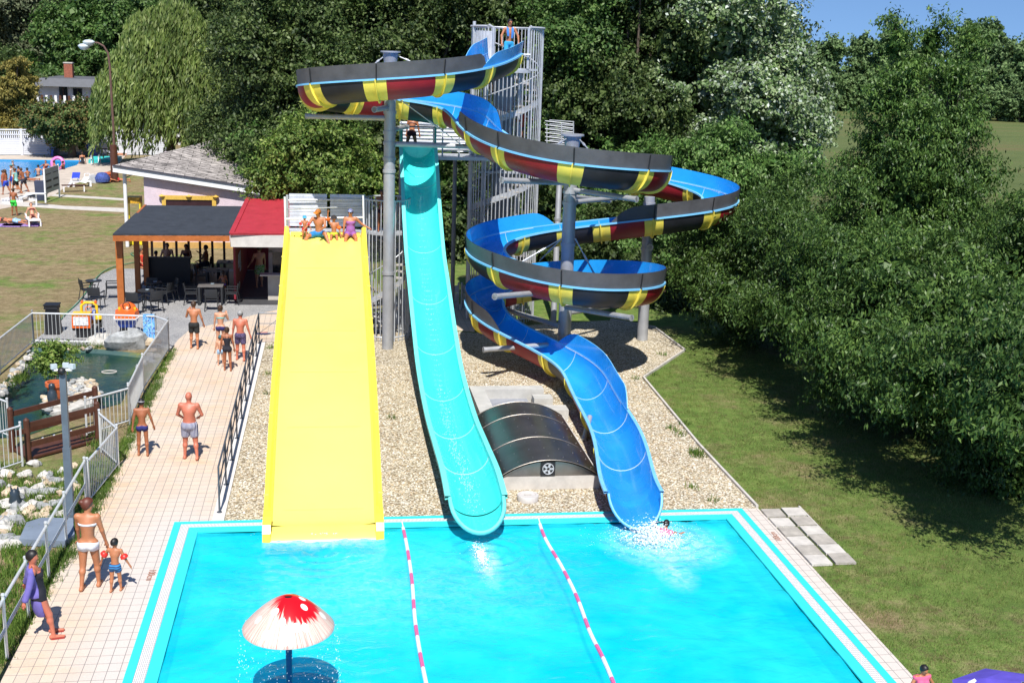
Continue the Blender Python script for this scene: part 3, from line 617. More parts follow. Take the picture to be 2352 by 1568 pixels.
for x in (1133, 1214):
    q = P(x, 100, 44.05); MB().tube([(q.x, q.y, 9.35), (q.x, q.y, 10.75), (q.x+(.12 if x > 1150 else -.12), q.y+.3, 10.82)], .05, 8).build('gate_post', steel, tower, smooth=40)
MB().poly([(TWC[0]+.75*math.cos(a), TWC[1]-.95+.5*math.sin(a)) for a in np.linspace(0, 2*PI, 20)[:-1]], 9.2, 9.32).build('deck', steel, tower)
bal = MB()
for i in range(7):
    z = .98-.16*i
    bal.tube([P(1252, 278+i*9, 46.0), P(1316, 286+i*9, 46.0), P(1318, 280+i*9, 47.3), P(1262, 276+i*9, 47.3)], .018, 5)
for x in (1256, 1290, 1317): bal.cyl(P(x, 283, 46.0), P(x, 343, 46.0), .022, None, 5)
bal.box(P(1284, 345, 46.6), (1.1, 1.4, .08)); bal.build('balcony', steel, tower)
# walkway bridge from the tower to the turquoise slide
br_ = thing('slide_bridge', 'narrow steel bridge with white ribbed side panels leading to the turquoise slide', 'footbridge', (4.2, 45, 0)); q0 = rail[0]; zb_ = q0.z-.55
m = MB()
for k in range(1500):
    i = rng.integers(2, len(rail)-1); a = PI/2+rng.normal(0, .16); q = usec(rail[i], tg(rail, i), a, W2-.012)+Vector((0, rng.uniform(-.12, .12), 0)); z_ = rng.uniform(.003, .009); m.box(q, (z_, z_*2.5, z_))
tag(m.build('running_water', mat('white water foam', (.86, .93, .95), .5, 0, 0), tl), kind='stuff')
MB().box((4.3, 44.7, zb_), (3.4, 1.5, .12)).build('deck', steel, br_)
for k in range(4): MB().box((6.35, 45.1+(.3 if k % 2 else -.3), 1.6+k*2.0), (1.9, .7, .07)).build('half_landing', steel, tower)
for x in (5.6, 7.25): MB().box((x, 44.75, 4.6), (.12, .1, 9.2)).build('stanchion', steel, tower)
m = MB()
for k in range(8):
    zz = zb_+.22+k*.13; m.tube([(2.55+.42*j, 45.55-.14*math.sin(j/8*PI), zz) for j in range(9)], .05, 4)
m.build('ribbed_panel', pnl, br_, smooth=30)
for k in range(3): MB().tube([(2.55, 44.0, zb_+.5+k*.35), (2.55, 45.4, zb_+.5+k*.35)], .022, 6).build('rail', steel, br_)
for k in range(4):
    z = zb_+.25+k*.28; MB().tube([(3.95, 44.0, z), (5.2, 44.0, z)], .02, 6).build('rail', steel, br_)
for x in (2.55, 4.0, 4.6, 5.2): MB().cyl((x, 44.0, zb_), (x, 44.0, zb_+1.1), .028, None, 8).build('rail_post', steel, br_)
MB().tube([(2.55, 43.95, zb_+1.1), (3.3, 43.7, zb_+1.12), (4.1, 43.95, zb_+1.1)], .03, 6).build('hoop', steel_d, br_, smooth=40)
for x in (2.6, 4.6): MB().cyl((x, 45.3, 0), (x, 45.3, zb_), .08, None, 10).build('leg', steel_d, br_, smooth=40)
# ================= site furniture and buildings =================
fence_m = mat('light grey fence steel', (.66, .68, .68), .4, .3, .1, 5); drail = mat('dark grey railing', (.10, .115, .14), .4, .3, .15, 5)
wood_m = mat('orange stained timber', (.40, .12, .025), .45, 0, .2, 3, .1, 30); dwood = mat('dark brown timber', (.085, .03, .016), .5, 0, .2, 5, .15, 30)
def fence(label, pts, hgt=1.05, step=.125, bars=True, posts_every=1, z0=.12, group='fences round the pond'):
    pts = [Vector(p) for p in pts]; c = pts[0]
    t = thing('railing', label, 'fence', tuple(c), 0, group)
    for p in pts: MB().cyl(p, p+Vector((0, 0, hgt+.06)), .028, None, 8).lathe(p+Vector((0, 0, hgt+.06)), [(.02, 0), (.036, .02), (.03, .05), (.0, .06)], 8).build('post', fence_m, t, smooth=40)
    for a, b in zip(pts, pts[1:]):
        U = Vector((0, 0, 1)); MB().cyl(a+U*hgt, b+U*hgt, .028, None, 8).build('top_rail', fence_m, t, smooth=40); MB().cyl(a+U*z0, b+U*z0, .018, None, 6).build('bottom_rail', fence_m, t, smooth=40)
        if bars:
            n = max(2, int((b-a).length/step)); m = MB()
            for k in range(1, n): q = a.lerp(b, k/n); m.cyl(q+U*z0, q+U*hgt, .0085, None, 5)
            m.build('bar_infill', fence_m, t)
        else: MB().cyl(a+U*.55, b+U*.55, .02, None, 6).build('middle_rail', fence_m, t, smooth=40)
    return t
def FP(*l): return [G(*p) for p in l]
fence('grey barred railing along the terrace side of the pond', FP((78, 790), (220, 793), (359, 797)))
fence('grey barred railing on the left edge of the pond, by the lawn', FP((78, 790), (0, 858), (-90, 935)))
fence('short grey railing without bars at the terrace corner of the pond', FP((359, 797), (388, 808)), bars=False)
fence('long grey barred railing between the pond and the walkway', FP((388, 808), (330, 900), (298, 975)))
fence('short grey barred railing from the walkway towards the wooden bridge', FP((298, 975), (200, 1005)), 1.0)
fence('grey barred railing on the walkway side of the stream', FP((232, 1038), (272, 1075), (205, 1160)), 1.0)
fence('grey barred railing at the left end of the wooden bridge', FP((52, 1070), (-30, 1098)), 1.0)
fence('grey barred railing at the far left of the stream beyond the bridge', FP((22, 1010), (-40, 985)), 1.0)
t = fence('plain grey handrail without bars along the walkway in front', [Vector((-5.28, y, 0)) for y in (26.0, 23.9, 22.3, 20.7, 19.2, 17.6, 16.)], bars=False, z0=.5)
def rail2(label, pts):
    t = thing('handrail', label, 'railing', tuple(pts[0])); U = Vector((0, 0, 1))
    for p in pts: MB().cyl(p, p+U*1.05, .022, None, 8).cyl(p, p+U*.02, .06, None, 10).build('post', drail, t, smooth=40)
    for z in (1.05, .7, .36): MB().tube([Vector(p)+U*z for p in pts], .022 if z > 1 else .013, 6).build('rail', drail, t)
    for a, b in zip(pts, pts[1:]):
        m = MB(); m.cyl(a+U*.36, b+U*1.05, .009, None, 5); m.build('diagonal', drail, t)
rail2('dark grey railing on the white kerb between the walkway and the yellow slide', [Vector((-2.4, 25.45+k*1.72, .02)) for k in range(10)])
rail2('dark grey cross railing behind the foot of the walkway near the yellow slide', [Vector((-2.4, 40.95, .02)), Vector((-1.5, 41.05, 0)), Vector((-1.42, 41.06, 0))])
# square lamp mast beside the pond
lt = G(163, 1196); lm = thing('lamp_mast', 'tall square grey mast with spotlights beside the pond bridge', 'lamp post', tuple(lt)); top = P(143, 850, lt.y)
MB().box((lt.x, lt.y, top.z/4), (.15, .15, top.z/2)).box((lt.x, lt.y, top.z*.75-.001), (.125, .125, top.z/2)).build('mast', mat('blue grey mast paint', (.13, .17, .21), .4, .2, .12, 3), lm)
hd = MB(); tz = Vector((lt.x, lt.y, top.z))
MB().tube([tz+Vector((-.19, 0, .0)), tz+Vector((.19, 0, 0))], .025, 6).build('cross_bar', fence_m, lm)
for x, y, r in ((-.17, 0, .5), (.19, 0, -.5), (.05, .1, 0)):
    m = MB(); m.box(tz+Vector((x, y, .08)), (.12, .08, .1), Matrix.Rotation(r, 3, 'Z')); m.build('floodlight', mat('pale lamp housing', (.55, .62, .65), .4), lm)
m = MB(); m.lathe(tz+Vector((0, -.08, .0)), [(0, -.09), (.07, -.05), (.09, 0), (.07, .05), (0, .09)], 14); m.build('camera_dome', black_m, lm, smooth=60)
# far street lamp with two heads
lb = G(264, 418); sl_ = thing('street_lamp', 'tall rusty street lamp with a curved neck and two heads', 'lamp post', tuple(lb)); Yl = lb.y
rust = mat('rusty brown pole', (.12, .065, .05), .7, 0, .25, 4)
MB().tube([lb, P(261, 300, Yl), P(252, 150, Yl), P(248, 122, Yl), P(238, 106, Yl), P(225, 99, Yl), P(212, 97.5, Yl)], [.10, .09, .08, .07, .065, .06, .05], 8).build('pole', rust, sl_, smooth=60)
MB().cyl(lb, lb+Vector((0, 0, 2.6)), .27, .25, 14).build('pole_base', dwood, sl_, smooth=40)
for x, y in ((204, 97), (193, 106)):
    q = P(x, y, Yl); m = MB(); m.lathe(q, [(.0, -.28), (.25, -.22), (.42, -.02), (.4, .04), (.25, .14), (0, .17)], 14); m.build('lamp_head', mat('pale lamp housing', (.55, .62, .65)), sl_, smooth=60)
# white lamp post in front of the willow
lb = G(412, 333); t = thing('lamp_post', 'small white lamp post with two arms in front of the willow', 'lamp post', tuple(lb)); m = MB(); tp2 = P(409, 281, lb.y); m.cyl(lb, tp2, .12, .1, 8).cyl(P(410, 290, lb.y), P(402, 288, lb.y), .08).build('pole', white_m, t)
for x, y in ((408, 278), (401, 312)): MB().box(P(x, y, lb.y-.2), (.7, .4, .35), None, taper=.6).build('lamp_head', white_m, t)
# wooden bridge: two side rails of brown timber
brd = thing('wooden_bridge', 'small dark brown wooden bridge with two railings over the pond outlet', 'footbridge', tuple(G(130, 1040)))
def bridge_rail(a, b, h):
    for p in (a, b): MB().cyl(p-Vector((0, 0, .2)), p+Vector((0, 0, h+.08)), .075, None, 12).cyl(p+Vector((0, 0, h+.08)), p+Vector((0, 0, h+.13)), .075, .02, 12).build('post', dwood, brd, smooth=40)
    for z in (h-.06, h*.42): MB().bar(a+Vector((0, 0, z)), b+Vector((0, 0, z)), .05, .13).build('rail', dwood, brd)
bridge_rail(G(29, 1035), G(222, 980), 1.0); bridge_rail(G(66, 1058), G(226, 1015), .95)
a, b, c, d = G(29, 1035), G(222, 980), G(226, 1015), G(66, 1058); MB().poly([a, d, c, b], .02, .07).build('deck', dwood, brd)
st_ = G(148, 1030)
for x in (70, 100, 126, 165, 200): q = G(x, 1052-(x-66)*.27); MB().lathe(q+Vector((0, 0, .42)), [(0, -.02), (.03, -.01), (.03, .01), (0, .02)], 8).build('reflector', white_m, brd)
# slate slab cover
tag(MB().poly([G(*p) for p in [(45, 1252), (62, 1213), (96, 1202), (168, 1203), (172, 1240), (150, 1257)]], 0, .14).build('slab', mat('blue grey slab', (.17, .21, .27), .7, 0, .12, 2, .2, 30)), 'flat blue grey slab on the ground beside the handrail, behind the woman in white bikini', 'slab')
# rocks
def rock_mesh(name, seed, m, tone):
    r = random.Random(seed); bm = MB(); n = 12; rows = []
    ph = [r.uniform(0, 6) for _ in range(8)]
    def rad(a, b): return .5*(1+.22*math.sin(2*a+ph[0])+.15*math.sin(3*b+ph[1]+a)+.1*math.sin(5*a+ph[2])*math.cos(4*b+ph[3]))
    for i in range(8):
        th = PI*i/7; rows.append([(rad(2*PI*j/n, th)*math.sin(th)*math.cos(2*PI*j/n), rad(2*PI*j/n, th)*math.sin(th)*math.sin(2*PI*j/n)*.8, rad(2*PI*j/n, th)*math.cos(th)*.6) for j in range(n)][::-1])
    bm.grid(rows, 0, True); return bm.build(name, tone, smooth=25)
rk = [mat('white marble rock', (.50, .48, .44), .8, 0, .35, 5, .5, 14), mat('greyish limestone', (.30, .31, .31), .8, 0, .35, 5, .5, 14), mat('rusty tinted rock', (.5, .40, .28), .8, 0, .3, 5, .5, 14)]
protos = [rock_mesh('rock', 3+i, None, rk[i % 3]) for i in range(6)]
rc = [0]
def rock(p, s, ratio=(1, 1, 1), label=None, group=None):
    pr = protos[rc[0] % 6]; o = pr if rc[0] < 6 else pr.copy()
    if rc[0] >= 6: col.objects.link(o)
    rc[0] += 1
    o.location = p; o.rotation_euler = (0, 0, random.uniform(0, 6)); o.scale = tuple(s*k*random.uniform(.85, 1.15) for k in ratio); return tag(o, label, 'rock', group)
rock(G(240, 793)+Vector((.1, .15, .1)), .95, (1.5, .8, .9), 'pale boulder left of the big rocks at the terrace railing').rotation_euler.z = .1
rock(G(295, 800)+Vector((0, .0, .2)), 1.15, (1.1, .9, 1.1), 'largest white boulder at the corner of the pond below the railing').rotation_euler.z = .3
rock(G(325, 797)+Vector((0, .1, .15)), .85, (1.5, .8, .9), 'grey white boulder right of the largest one at the pond corner').rotation_euler.z = .2
lb_, gr_ = 'small white rock on the edge of the pond or stream', 'rocks round the pond'
for x, y, s in [(345, 815, .3), (337, 825, .35), (352, 806, .3), (360, 818, .28), (205, 801, .28), (190, 800, .2), (330, 835, .3), (318, 842, .2), (160, 800, .2), (120, 798, .2), (350, 830, .24), (212, 798, .22)]: rock(G(x, y), s, label=lb_, group=gr_)
for k in range(26):      # left bank
    f = k/25; rock(G(0+70*f+random.uniform(-6, 6), 905-95*f+random.uniform(-5, 5)), random.uniform(.14, .3), label=lb_, group=gr_)
isl = thing('pond_island', 'small island of white rubble in the middle of the pond', 'island', tuple(G(170, 920)))
ic = G(165, 915, -.1)
MB().poly([G(*p) for p in [(155, 868), (190, 864), (225, 880), (228, 900), (215, 922), (165, 938), (120, 945), (95, 935), (100, 918), (135, 905), (150, 890)]], -.5, -.03).build('base', rk[0], isl)
for k in range(90):
    a = random.uniform(0, 1); x = random.choice([random.uniform(100, 150), random.uniform(140, 226), random.uniform(150, 228)]); y = 938-(x-100)*.33+random.uniform(-26, 8) if x < 150 else random.uniform(872, 925-(x-150)*.15)
    m = MB(); pr = protos[k % 6]; o = bpy.data.objects.new('rubble', pr.data); col.objects.link(o); o.parent = isl
    q = G(x, y, 0)-Vector(isl.location); o.location = q; s = random.uniform(.16, .34); o.scale = (s, s, s*.8); o.rotation_euler = (0, 0, random.uniform(0, 6))
for k in range(105):     # stream bed
    x = random.uniform(-5, 175); y = random.uniform(1065, 1258)
    if (x > 40 and y > 1196) or (x < 70 and y < 1085): continue
    if y > 1120 and x > 130 and random.random() < .6: continue
    rock(G(x, y)+Vector((0, 0, .03)), random.uniform(.14, .34) if y < 1130 or x > 70 else random.uniform(.22, .5), label='white or grey rubble rock in the stream bed left of the walkway', group='rocks in the stream bed')
# terracotta pot and penguin figure on the island
q = G(128, 920); pot = thing('plant_pot', 'terracotta pot with dark rim on the pond island', 'plant pot', tuple(q)); tc = mat('terracotta', (.55, .13, .04), .7, 0, .1, 5)
MB().lathe(q, [(.14, 0), (.22, .42), (.26, .44), (.26, .55), (.2, .55), (.19, .45)], 20).build('bowl', tc, pot, smooth=40); MB().poly([(q.x+.19*math.cos(a), q.y+.19*math.sin(a)) for a in np.linspace(0, 6.28, 14)[:-1]], q.z+.4, q.z+.46).build('soil', dwood, pot)
q = G(121, 928); m = MB(); m.lathe(q, [(.1, 0), (.13, .12), (.14, .25), (.1, .38), (.06, .44), (.09, .5), (.08, .58), (0, .62)], 14); tag(m.build('garden_figure', mat('dark glazed figure', (.03, .045, .06), .3), smooth=60), 'dark glazed garden figure standing by the terracotta pot', 'figure')
q = G(36, 1165); m = MB(); m.lathe(q, [(.12, 0), (.14, .15), (.1, .28), (.11, .36), (0, .45)], 12).cyl(q+Vector((-.06, 0, .4)), q+Vector((-.08, 0, .5)), .03, .005).cyl(q+Vector((.06, 0, .4)), q+Vector((.08, 0, .5)), .03, .005); tag(m.build('garden_figure', mat('dark glazed figure', (.03, .045, .06), .3), smooth=60), 'small black garden figure sitting on the rubble of the stream', 'figure')
m = MB(); c = G(251, 855, -.1); m.tube([c+Vector((.22*math.cos(a), .16*math.sin(a), .02)) for a in np.linspace(0, 2*PI, 21)[:-1]], .02, 6, 0, True, True); tag(m.build('floating_ring', conc, smooth=60), 'thin pale floating ring on the pond water', 'ring')
# ---- gravel bed: metal hatch, concrete wall pieces, round lid ----
hx0, hx1, hy0, hy1 = 3.84, 6.28, 26.5, 31.3
hatch = thing('metal_hatch', 'arched dark stainless steel hatch cover on a pale concrete base between the slides', 'hatch cover', ((hx0+hx1)/2, hy0, 0))
stain = mat('dark stainless sheet', (.30, .27, .25), .3, .95, .18, 1.4, .02, 6, .5); cx = (hx0+hx1)/2; hb = .32
MB().box((cx, (hy0+hy1)/2, hb/2), (hx1-hx0, hy1-hy0, hb)).build('concrete_base', mat('pale concrete', (.5, .5, .5)), hatch)
Rr = 1.95; half = (hx1-hx0)/2-.03; am = math.asin(half/Rr); zc = hb+.01-Rr*math.cos(am)
def arch(y, r=0): return [Vector((cx+(Rr+r)*math.sin(a), y, zc+(Rr+r)*math.cos(a))) for a in np.linspace(-am, am, 21)]
m = MB(); m.grid([arch(hy0-.05), arch(hy1)]); m.grid([arch(hy1, -.03), arch(hy0-.05, -.03)]); m.build('curved_sheet', stain, hatch, smooth=60)
for y in (hy0-.05, hy0+1.7, hy0+3.6, hy1-.05): MB().tube(arch(y, .006), .007, 5).build('sheet_joint', mat('dull steel edge', (.26, .24, .22), .4, .9), hatch)
for k in range(8):
    for j in range(7):
        a = -am+am*2*(j+.5)/7; y = hy0+.25+k*.6; m = MB(); m.cyl((cx+Rr*math.sin(a), y, zc+Rr*math.cos(a)), (cx+(Rr+.012)*math.sin(a), y, zc+(Rr+.012)*math.cos(a)), .014, None, 6)
        m.build('rivet', mat('bright steel edge', (.5, .48, .45), .3, .9), hatch)
ga = arch(hy0+.02, -.035); m = MB(); m.add([Vector((cx, hy0+.02, hb+.01))]+ga, [(0, i+1, i+2) for i in range(20)]); m.build('front_panel', stain, hatch)
fx = 5.02; MB().box((fx, hy0-.0, hb+.2), (.34, .05, .34)).build('fan_frame', black_m, hatch); m = MB(); m.tube([(fx+.13*math.cos(a), hy0-.04, hb+.2+.13*math.sin(a)) for a in np.linspace(0, 2*PI, 17)[:-1]], .012, 5, 0, True, True)
for k in range(5): a = k*2*PI/5; m.bar((fx, hy0-.04, hb+.2), (fx+.12*math.cos(a), hy0-.04, hb+.2+.12*math.sin(a)), .01, .05)
m.build('fan', steel, hatch)
cw = thing('concrete_shaft', 'low pale concrete shaft walls with a sloping side behind the metal hatch', 'concrete wall', tuple(G(1140, 920)))
MB().poly([(4.0, 31.4), (4.42, 31.4), (4.42, 34.0), (4.0, 34.0)], 0, .42).build('side_wall', mat('pale cast concrete', (.46, .45, .42), .85, 0, .12, 3, .3, 50), cw)
MB().poly([(4.42, 33.6), (6.15, 33.6), (6.15, 34.0), (4.42, 34.0)], 0, .42).build('rear_wall', mat('pale cast concrete', (.46, .45, .42), .85, 0, .12, 3, .3, 50), cw)
MB().box((6.05, 33.25, .15), (.55, .45, .3)).build('block', mat('pale cast concrete', (.46, .45, .42)), cw); MB().box((6.15, 32.2, .14), (.85, .5, .28)).build('block', mat('pale cast concrete', (.46, .45, .42)), cw)
MB().poly([(4.42, 31.4), (5.65, 31.4), (5.65, 33.6), (4.42, 33.6)], 0, .14).build('floor_slab', mat('shade-toned grey concrete', (.27, .28, .31), .8, 0, .12, 3, .3, 50), cw)  # slab coloured greyer than the walls to stand for the shade inside the shaft
q = G(1212, 1148); t = thing('round_lid', 'round white manhole lid lying on the gravel in front of the hatch', 'lid', tuple(q))
MB().lathe(q, [(.24, 0), (.25, .12), (.24, .14), (.19, .14), (.18, .12), (0, .12)], 26).build('cover', mat('white plastic lid', (.55, .52, .5), .5), t, smooth=40); MB().box(q+Vector((0, 0, .135)), (.16, .04, .02)).build('grip', conc, t)
# white fence panels behind the turquoise slide
for k, (x0, x1) in enumerate(((915, 1052), (1060, 1084))):
    a, b = G(x0, 722 if k == 0 else 712), G(x1, 712 if k == 0 else 710); t = thing('panel_fence', ('long' if k == 0 else 'short')+' pale metal fence panel behind the foot of the turquoise slide', 'fence', tuple(a), 0, 'panel fence behind the slides')
    for z in (.2, .52, .84): MB().bar(a+Vector((0, 0, z)), b+Vector((0, 0, z)), .03, .29).build('panel', pnl, t)
    for p in (a, b): MB().cyl(p, p+Vector((0, 0, 1.1)), .04, None, 8).build('post', steel, t)
# slab patch right of the pool: each slab
for r_ in range(6):
    for c_ in range(2):
        if r_ == 0 and c_ == 5: continue
        a = (1752+r_*20.5+c_*(47+r_*1.5), 1178+r_*21.5-c_*3)
        q = G(a[0]+24, a[1]+2); o = MB().box((q.x, q.y, .015), (.44, .46, .05), Matrix.Rotation(random.uniform(-.03, .03), 3, 'Z')).build('paving_slab', [mat('grey slab', (.38, .35, .31), .85, 0, .2, 4, .3, 60), mat('pale slab', (.52, .49, .45), .85, 0, .15, 4, .3, 60)][(r_+c_) % 2])
        tag(o, 'square grey concrete paving slab on the grass beside the pool path', 'paving slab', 'paving slabs beside the pool path')
m = MB(); m.bar(G(1835, 1163), G(1950, 1283), .04, .05); tag(m.build('edging', conc), 'thin concrete edging along the outer side of the paving slabs', 'edging')
# depth marks
tm = mat('faded red brown paint', (.36, .16, .10), .7); dm_ = thing('depth_marking', 'faded 100 cm depth marking painted on the left pool path', 'marking', tuple(G(352, 1315))); text_mesh('lettering', '100cm', .19, tm, dm_, (-.03, -.1, .008), (0, 0, -PI/2), .001)
dm_ = thing('depth_marking', 'faded 100 cm depth marking painted on the right pool path', 'marking', tuple(G(1782, 1232))); text_mesh('lettering', '100cm', .19, tm, dm_, (0, 0, .008), (0, 0, PI/2), .001)
# ---- mushroom fountain ----
mc = P(663, 1440, 17.2); mu = thing('mushroom_fountain', 'red and white toadstool shaped water fountain with worn paint standing in the pool', 'fountain', (mc.x, mc.y, -.6))
m, nt, b = base_mat('worn toadstool paint'); p = wpos(nt)
sx = nn(nt, 'ShaderNodeVectorMath', operation='SUBTRACT'); nt.links.new(p, sx.inputs[0]); sx.inputs[1].default_value = (mc.x, mc.y, 1.0)
sp = nn(nt, 'ShaderNodeSeparateXYZ'); nt.links.new(sx.outputs[0], sp.inputs[0])
at = nn(nt, 'ShaderNodeMath', operation='ARCTAN2'); nt.links.new(sp.outputs[1], at.inputs[0]); nt.links.new(sp.outputs[0], at.inputs[1])
cb = nn(nt, 'ShaderNodeCombineXYZ'); nt.links.new(at.outputs[0], cb.inputs[0]); ln = nn(nt, 'ShaderNodeVectorMath', operation='LENGTH'); nt.links.new(sx.outputs[0], ln.inputs[0])
sc_ = nn(nt, 'ShaderNodeMath', operation='MULTIPLY'); nt.links.new(ln.outputs['Value'], sc_.inputs[0]); sc_.inputs[1].default_value = .35; nt.links.new(sc_.outputs[0], cb.inputs[1])
st1 = noise(nt, 7, 6, cb.outputs[0], .7); blot = noise(nt, 1.7, 3, p, .5)
# paint survives near the top, mostly on one side; streaks run outwards
md = nn(nt, 'ShaderNodeVectorMath', operation='DISTANCE'); nt.links.new(p, md.inputs[0]); md.inputs[1].default_value = (mc.x+.14, mc.y-.10, mc.z+.42)
a1 = nn(nt, 'ShaderNodeMath', operation='MULTIPLY_ADD'); nt.links.new(st1, a1.inputs[0]); a1.inputs[1].default_value = .75; nt.links.new(md.outputs['Value'], a1.inputs[2])
fac = ramp(nt, a1.outputs[0], [(.70, (1, 1, 1)), (.74, (0, 0, 0))])
c = mixc(nt, fac, ramp(nt, noise(nt, 26, 6, cb.outputs[0], .8), [(.40, (.60, .16, .14)), (.48, (.70, .50, .42)), (.54, (.66, .58, .48)), (.7, (.72, .66, .57))]), (.68, .004, .01)); nt.links.new(c, b.inputs['Base Color']); b.inputs['Roughness'].default_value = .3; mush_m = m
def cap_r(f): return .69*f
def cap_z(f): return mc.z+.50*(1-f**1.65)+.02
pr = [(cap_r(f), cap_z(f)) for f in np.linspace(1, .09, 22)]
cap = MB(); cap.lathe((mc.x, mc.y, 0), [(.1, cap_z(.09)-.1), (.5, mc.z+.1), (.66, mc.z-.0), (.69, mc.z-.01)]+pr+[(.06, cap_z(.09)-.1)], 48); cp_ = cap.build('cap', mush_m, mu, smooth=60)
MB().cyl((mc.x, mc.y, cap_z(.09)-.05), (mc.x, mc.y, cap_z(.09)-.02), .062, None, 18).build('nozzle', black_m, mu, smooth=40)
spotm = mat('white spot paint', (.82, .78, .74), .4, 0, .08, 8)
for a, f in ((-.6, .42), (-1.3, .72), (-2.2, .45), (-1.75, .62), (-1.05, .95-.2), (.1, .3), (1.2, .35), (-2.7, .7), (-.15, .75), (-1.6, .88), (-2.15, .85)):
    s = MB(); r_ = .055; rows = []
    c0 = Vector((mc.x+cap_r(f)*math.cos(a), mc.y+cap_r(f)*math.sin(a), 0)); tn = Vector((-math.sin(a), math.cos(a), 0)); rd = Vector((math.cos(a), math.sin(a), 0)); vs = []
    for j in range(14):
        q = c0+tn*r_*math.cos(2*PI*j/14)+rd*r_*math.sin(2*PI*j/14); ff = math.hypot(q.x-mc.x, q.y-mc.y)/.69; vs.append((q.x, q.y, cap_z(ff)+.006))
    s.add(vs, [tuple(range(14))]); s.build('spot', spotm, mu)
MB().cyl((mc.x, mc.y, -.6), (mc.x, mc.y, mc.z+.2), .05, None, 16).build('stem', mat('dark blue stem', (.008, .03, .16), .3), mu, smooth=40)
drop = mat('water drops', (.85, .95, .98), .1, 0, 0)
m = MB()
for k in range(420):
    a = random.uniform(0, 2*PI); z = mc.z-random.random()**.8*1.15; r_ = .7+.05*random.random()+(mc.z-z)*.06; q = Vector((mc.x+r_*math.cos(a), mc.y+r_*math.sin(a), z)); s = random.uniform(.003, .007); m.box(q, (s, s, s*random.uniform(1, 4)))
tag(m.build('falling_water', drop), 'thin curtain of falling water drops under the toadstool cap', 'water drops', kind='stuff')
# lane ropes
pinkm = mat('pink rope float', (.72, .12, .30), .5, 0, .1, 10); whitef = mat('white rope float', (.82, .78, .78), .5, 0, .08, 10)
def rope(label, px):
    pts = resample([G(x, y, -.03) for x, y in px], .12); t = thing('lane_rope', label, 'lane rope', tuple(pts[0])); L = 0; k = 0; seg = [pts[0]]
    for a, b in zip(pts, pts[1:]):
        seg.append(b); L += (b-a).length
        if L > (.62 if k == 0 else .42)-random.uniform(0, .1): MB().tube(seg, .035, 7).build('pink_float' if k else 'white_float', pinkm if k else whitef, t, smooth=50); seg = [b]; L = 0; k = 1-k
    MB().lathe(pts[0], [(.0, -.02), (.05, 0), (0, .03)], 10).build('anchor', mat('brown anchor', (.2, .08, .04)), t)
rope('left pink and white lane rope, nearly straight, beside the yellow slide', [(921, 1191), (934, 1250), (946, 1330), (953, 1420), (965, 1500), (980, 1575), (995, 1660)])
rope('right pink and white lane rope, bent, between turquoise and blue slides', [(1236, 1190), (1252, 1235), (1290, 1300), (1325, 1370), (1355, 1450), (1385, 1510), (1412, 1575), (1430, 1640)])
# splashes where the slides end
def splash(label, c, n, rx, ry, h, seed):
    r = random.Random(seed); m = MB()
    for k in range(n):
        a = r.uniform(0, 6.28); q = abs(r.gauss(0, .5)); s = r.uniform(.004, .018)*(1.4-min(q, 1)); z = abs(r.gauss(0, .35))*h*max(0, 1-q*.5)
        m.lathe((c[0]+rx*q*math.cos(a), c[1]+ry*q*math.sin(a), c[2]+z), [(0, -s*.6), (s, 0), (0, s*.6)], 5)
    return tag(m.build('splash', mat('white water foam', (.86, .93, .95), .5, 0, 0)), label, 'splash', kind='stuff')
splash('white water splash round the swimmer below the blue slide', G(1497, 1240), 2600, 1.1, 1.0, .5, 2)
splash('foam trail in the water below the turquoise slide', G(1105, 1275), 650, .22, 1.0, .05, 5)
splash('foam along the foot of the yellow slide', G(745, 1228), 500, 1.25, .12, .05, 7)
# ================= buildings and furniture =================
Z = lambda z: Vector((0, 0, z))
pv = thing('pavilion', 'open timber pavilion with a flat black felt roof over the cafe tables', 'pavilion', (-5.8, 50, 0)); felt = mat('black roofing felt', (.028, .034, .045), .8, 0, .22, 2.5, .25, 70)
fl_, fr_, br2, bl_ = Vector((-7.95, 46.25, 2.85)), Vector((-3.75, 46.45, 2.85)), Vector((-3.7, 54.6, 2.95)), Vector((-8.0, 54.5, 2.95))
MB().poly([fl_, fr_, br2, bl_], 2.86, 2.92).build('roof_felt', felt, pv)
m = MB(); m.bar(fl_-Z(.1), fr_-Z(.1), .1, .2).bar(fl_-Z(.1)+Vector((.05, .06, 0)), bl_-Z(.1)+Vector((.05, 0, 0)), .1, .2).bar(bl_-Z(.15), br2-Z(.15), .1, .2)
for k in range(1, 6): m.bar(fl_.lerp(fr_, k/6)+Vector((0, .1, -.12)), bl_.lerp(br2, k/6)+Vector((0, -.1, -.2)), .07, .14)
m.build('roof_beams', wood_m, pv)
q = G(280, 706); MB().box((q.x, q.y, 1.37), (.24, .30, 2.74)).build('post', wood_m, pv)
for x, y in ((318, 672), (338, 655)): q = G(x, y); MB().box((q.x, q.y, 1.35), (.2, .2, 2.74)).build('post', wood_m, pv)
for x in (351, 379, 407, 435, 461, 489, 516): q = G(x, 620); MB().box((q.x, q.y, 1.4), (.1, .1, 2.8)).build('post', dwood, pv)
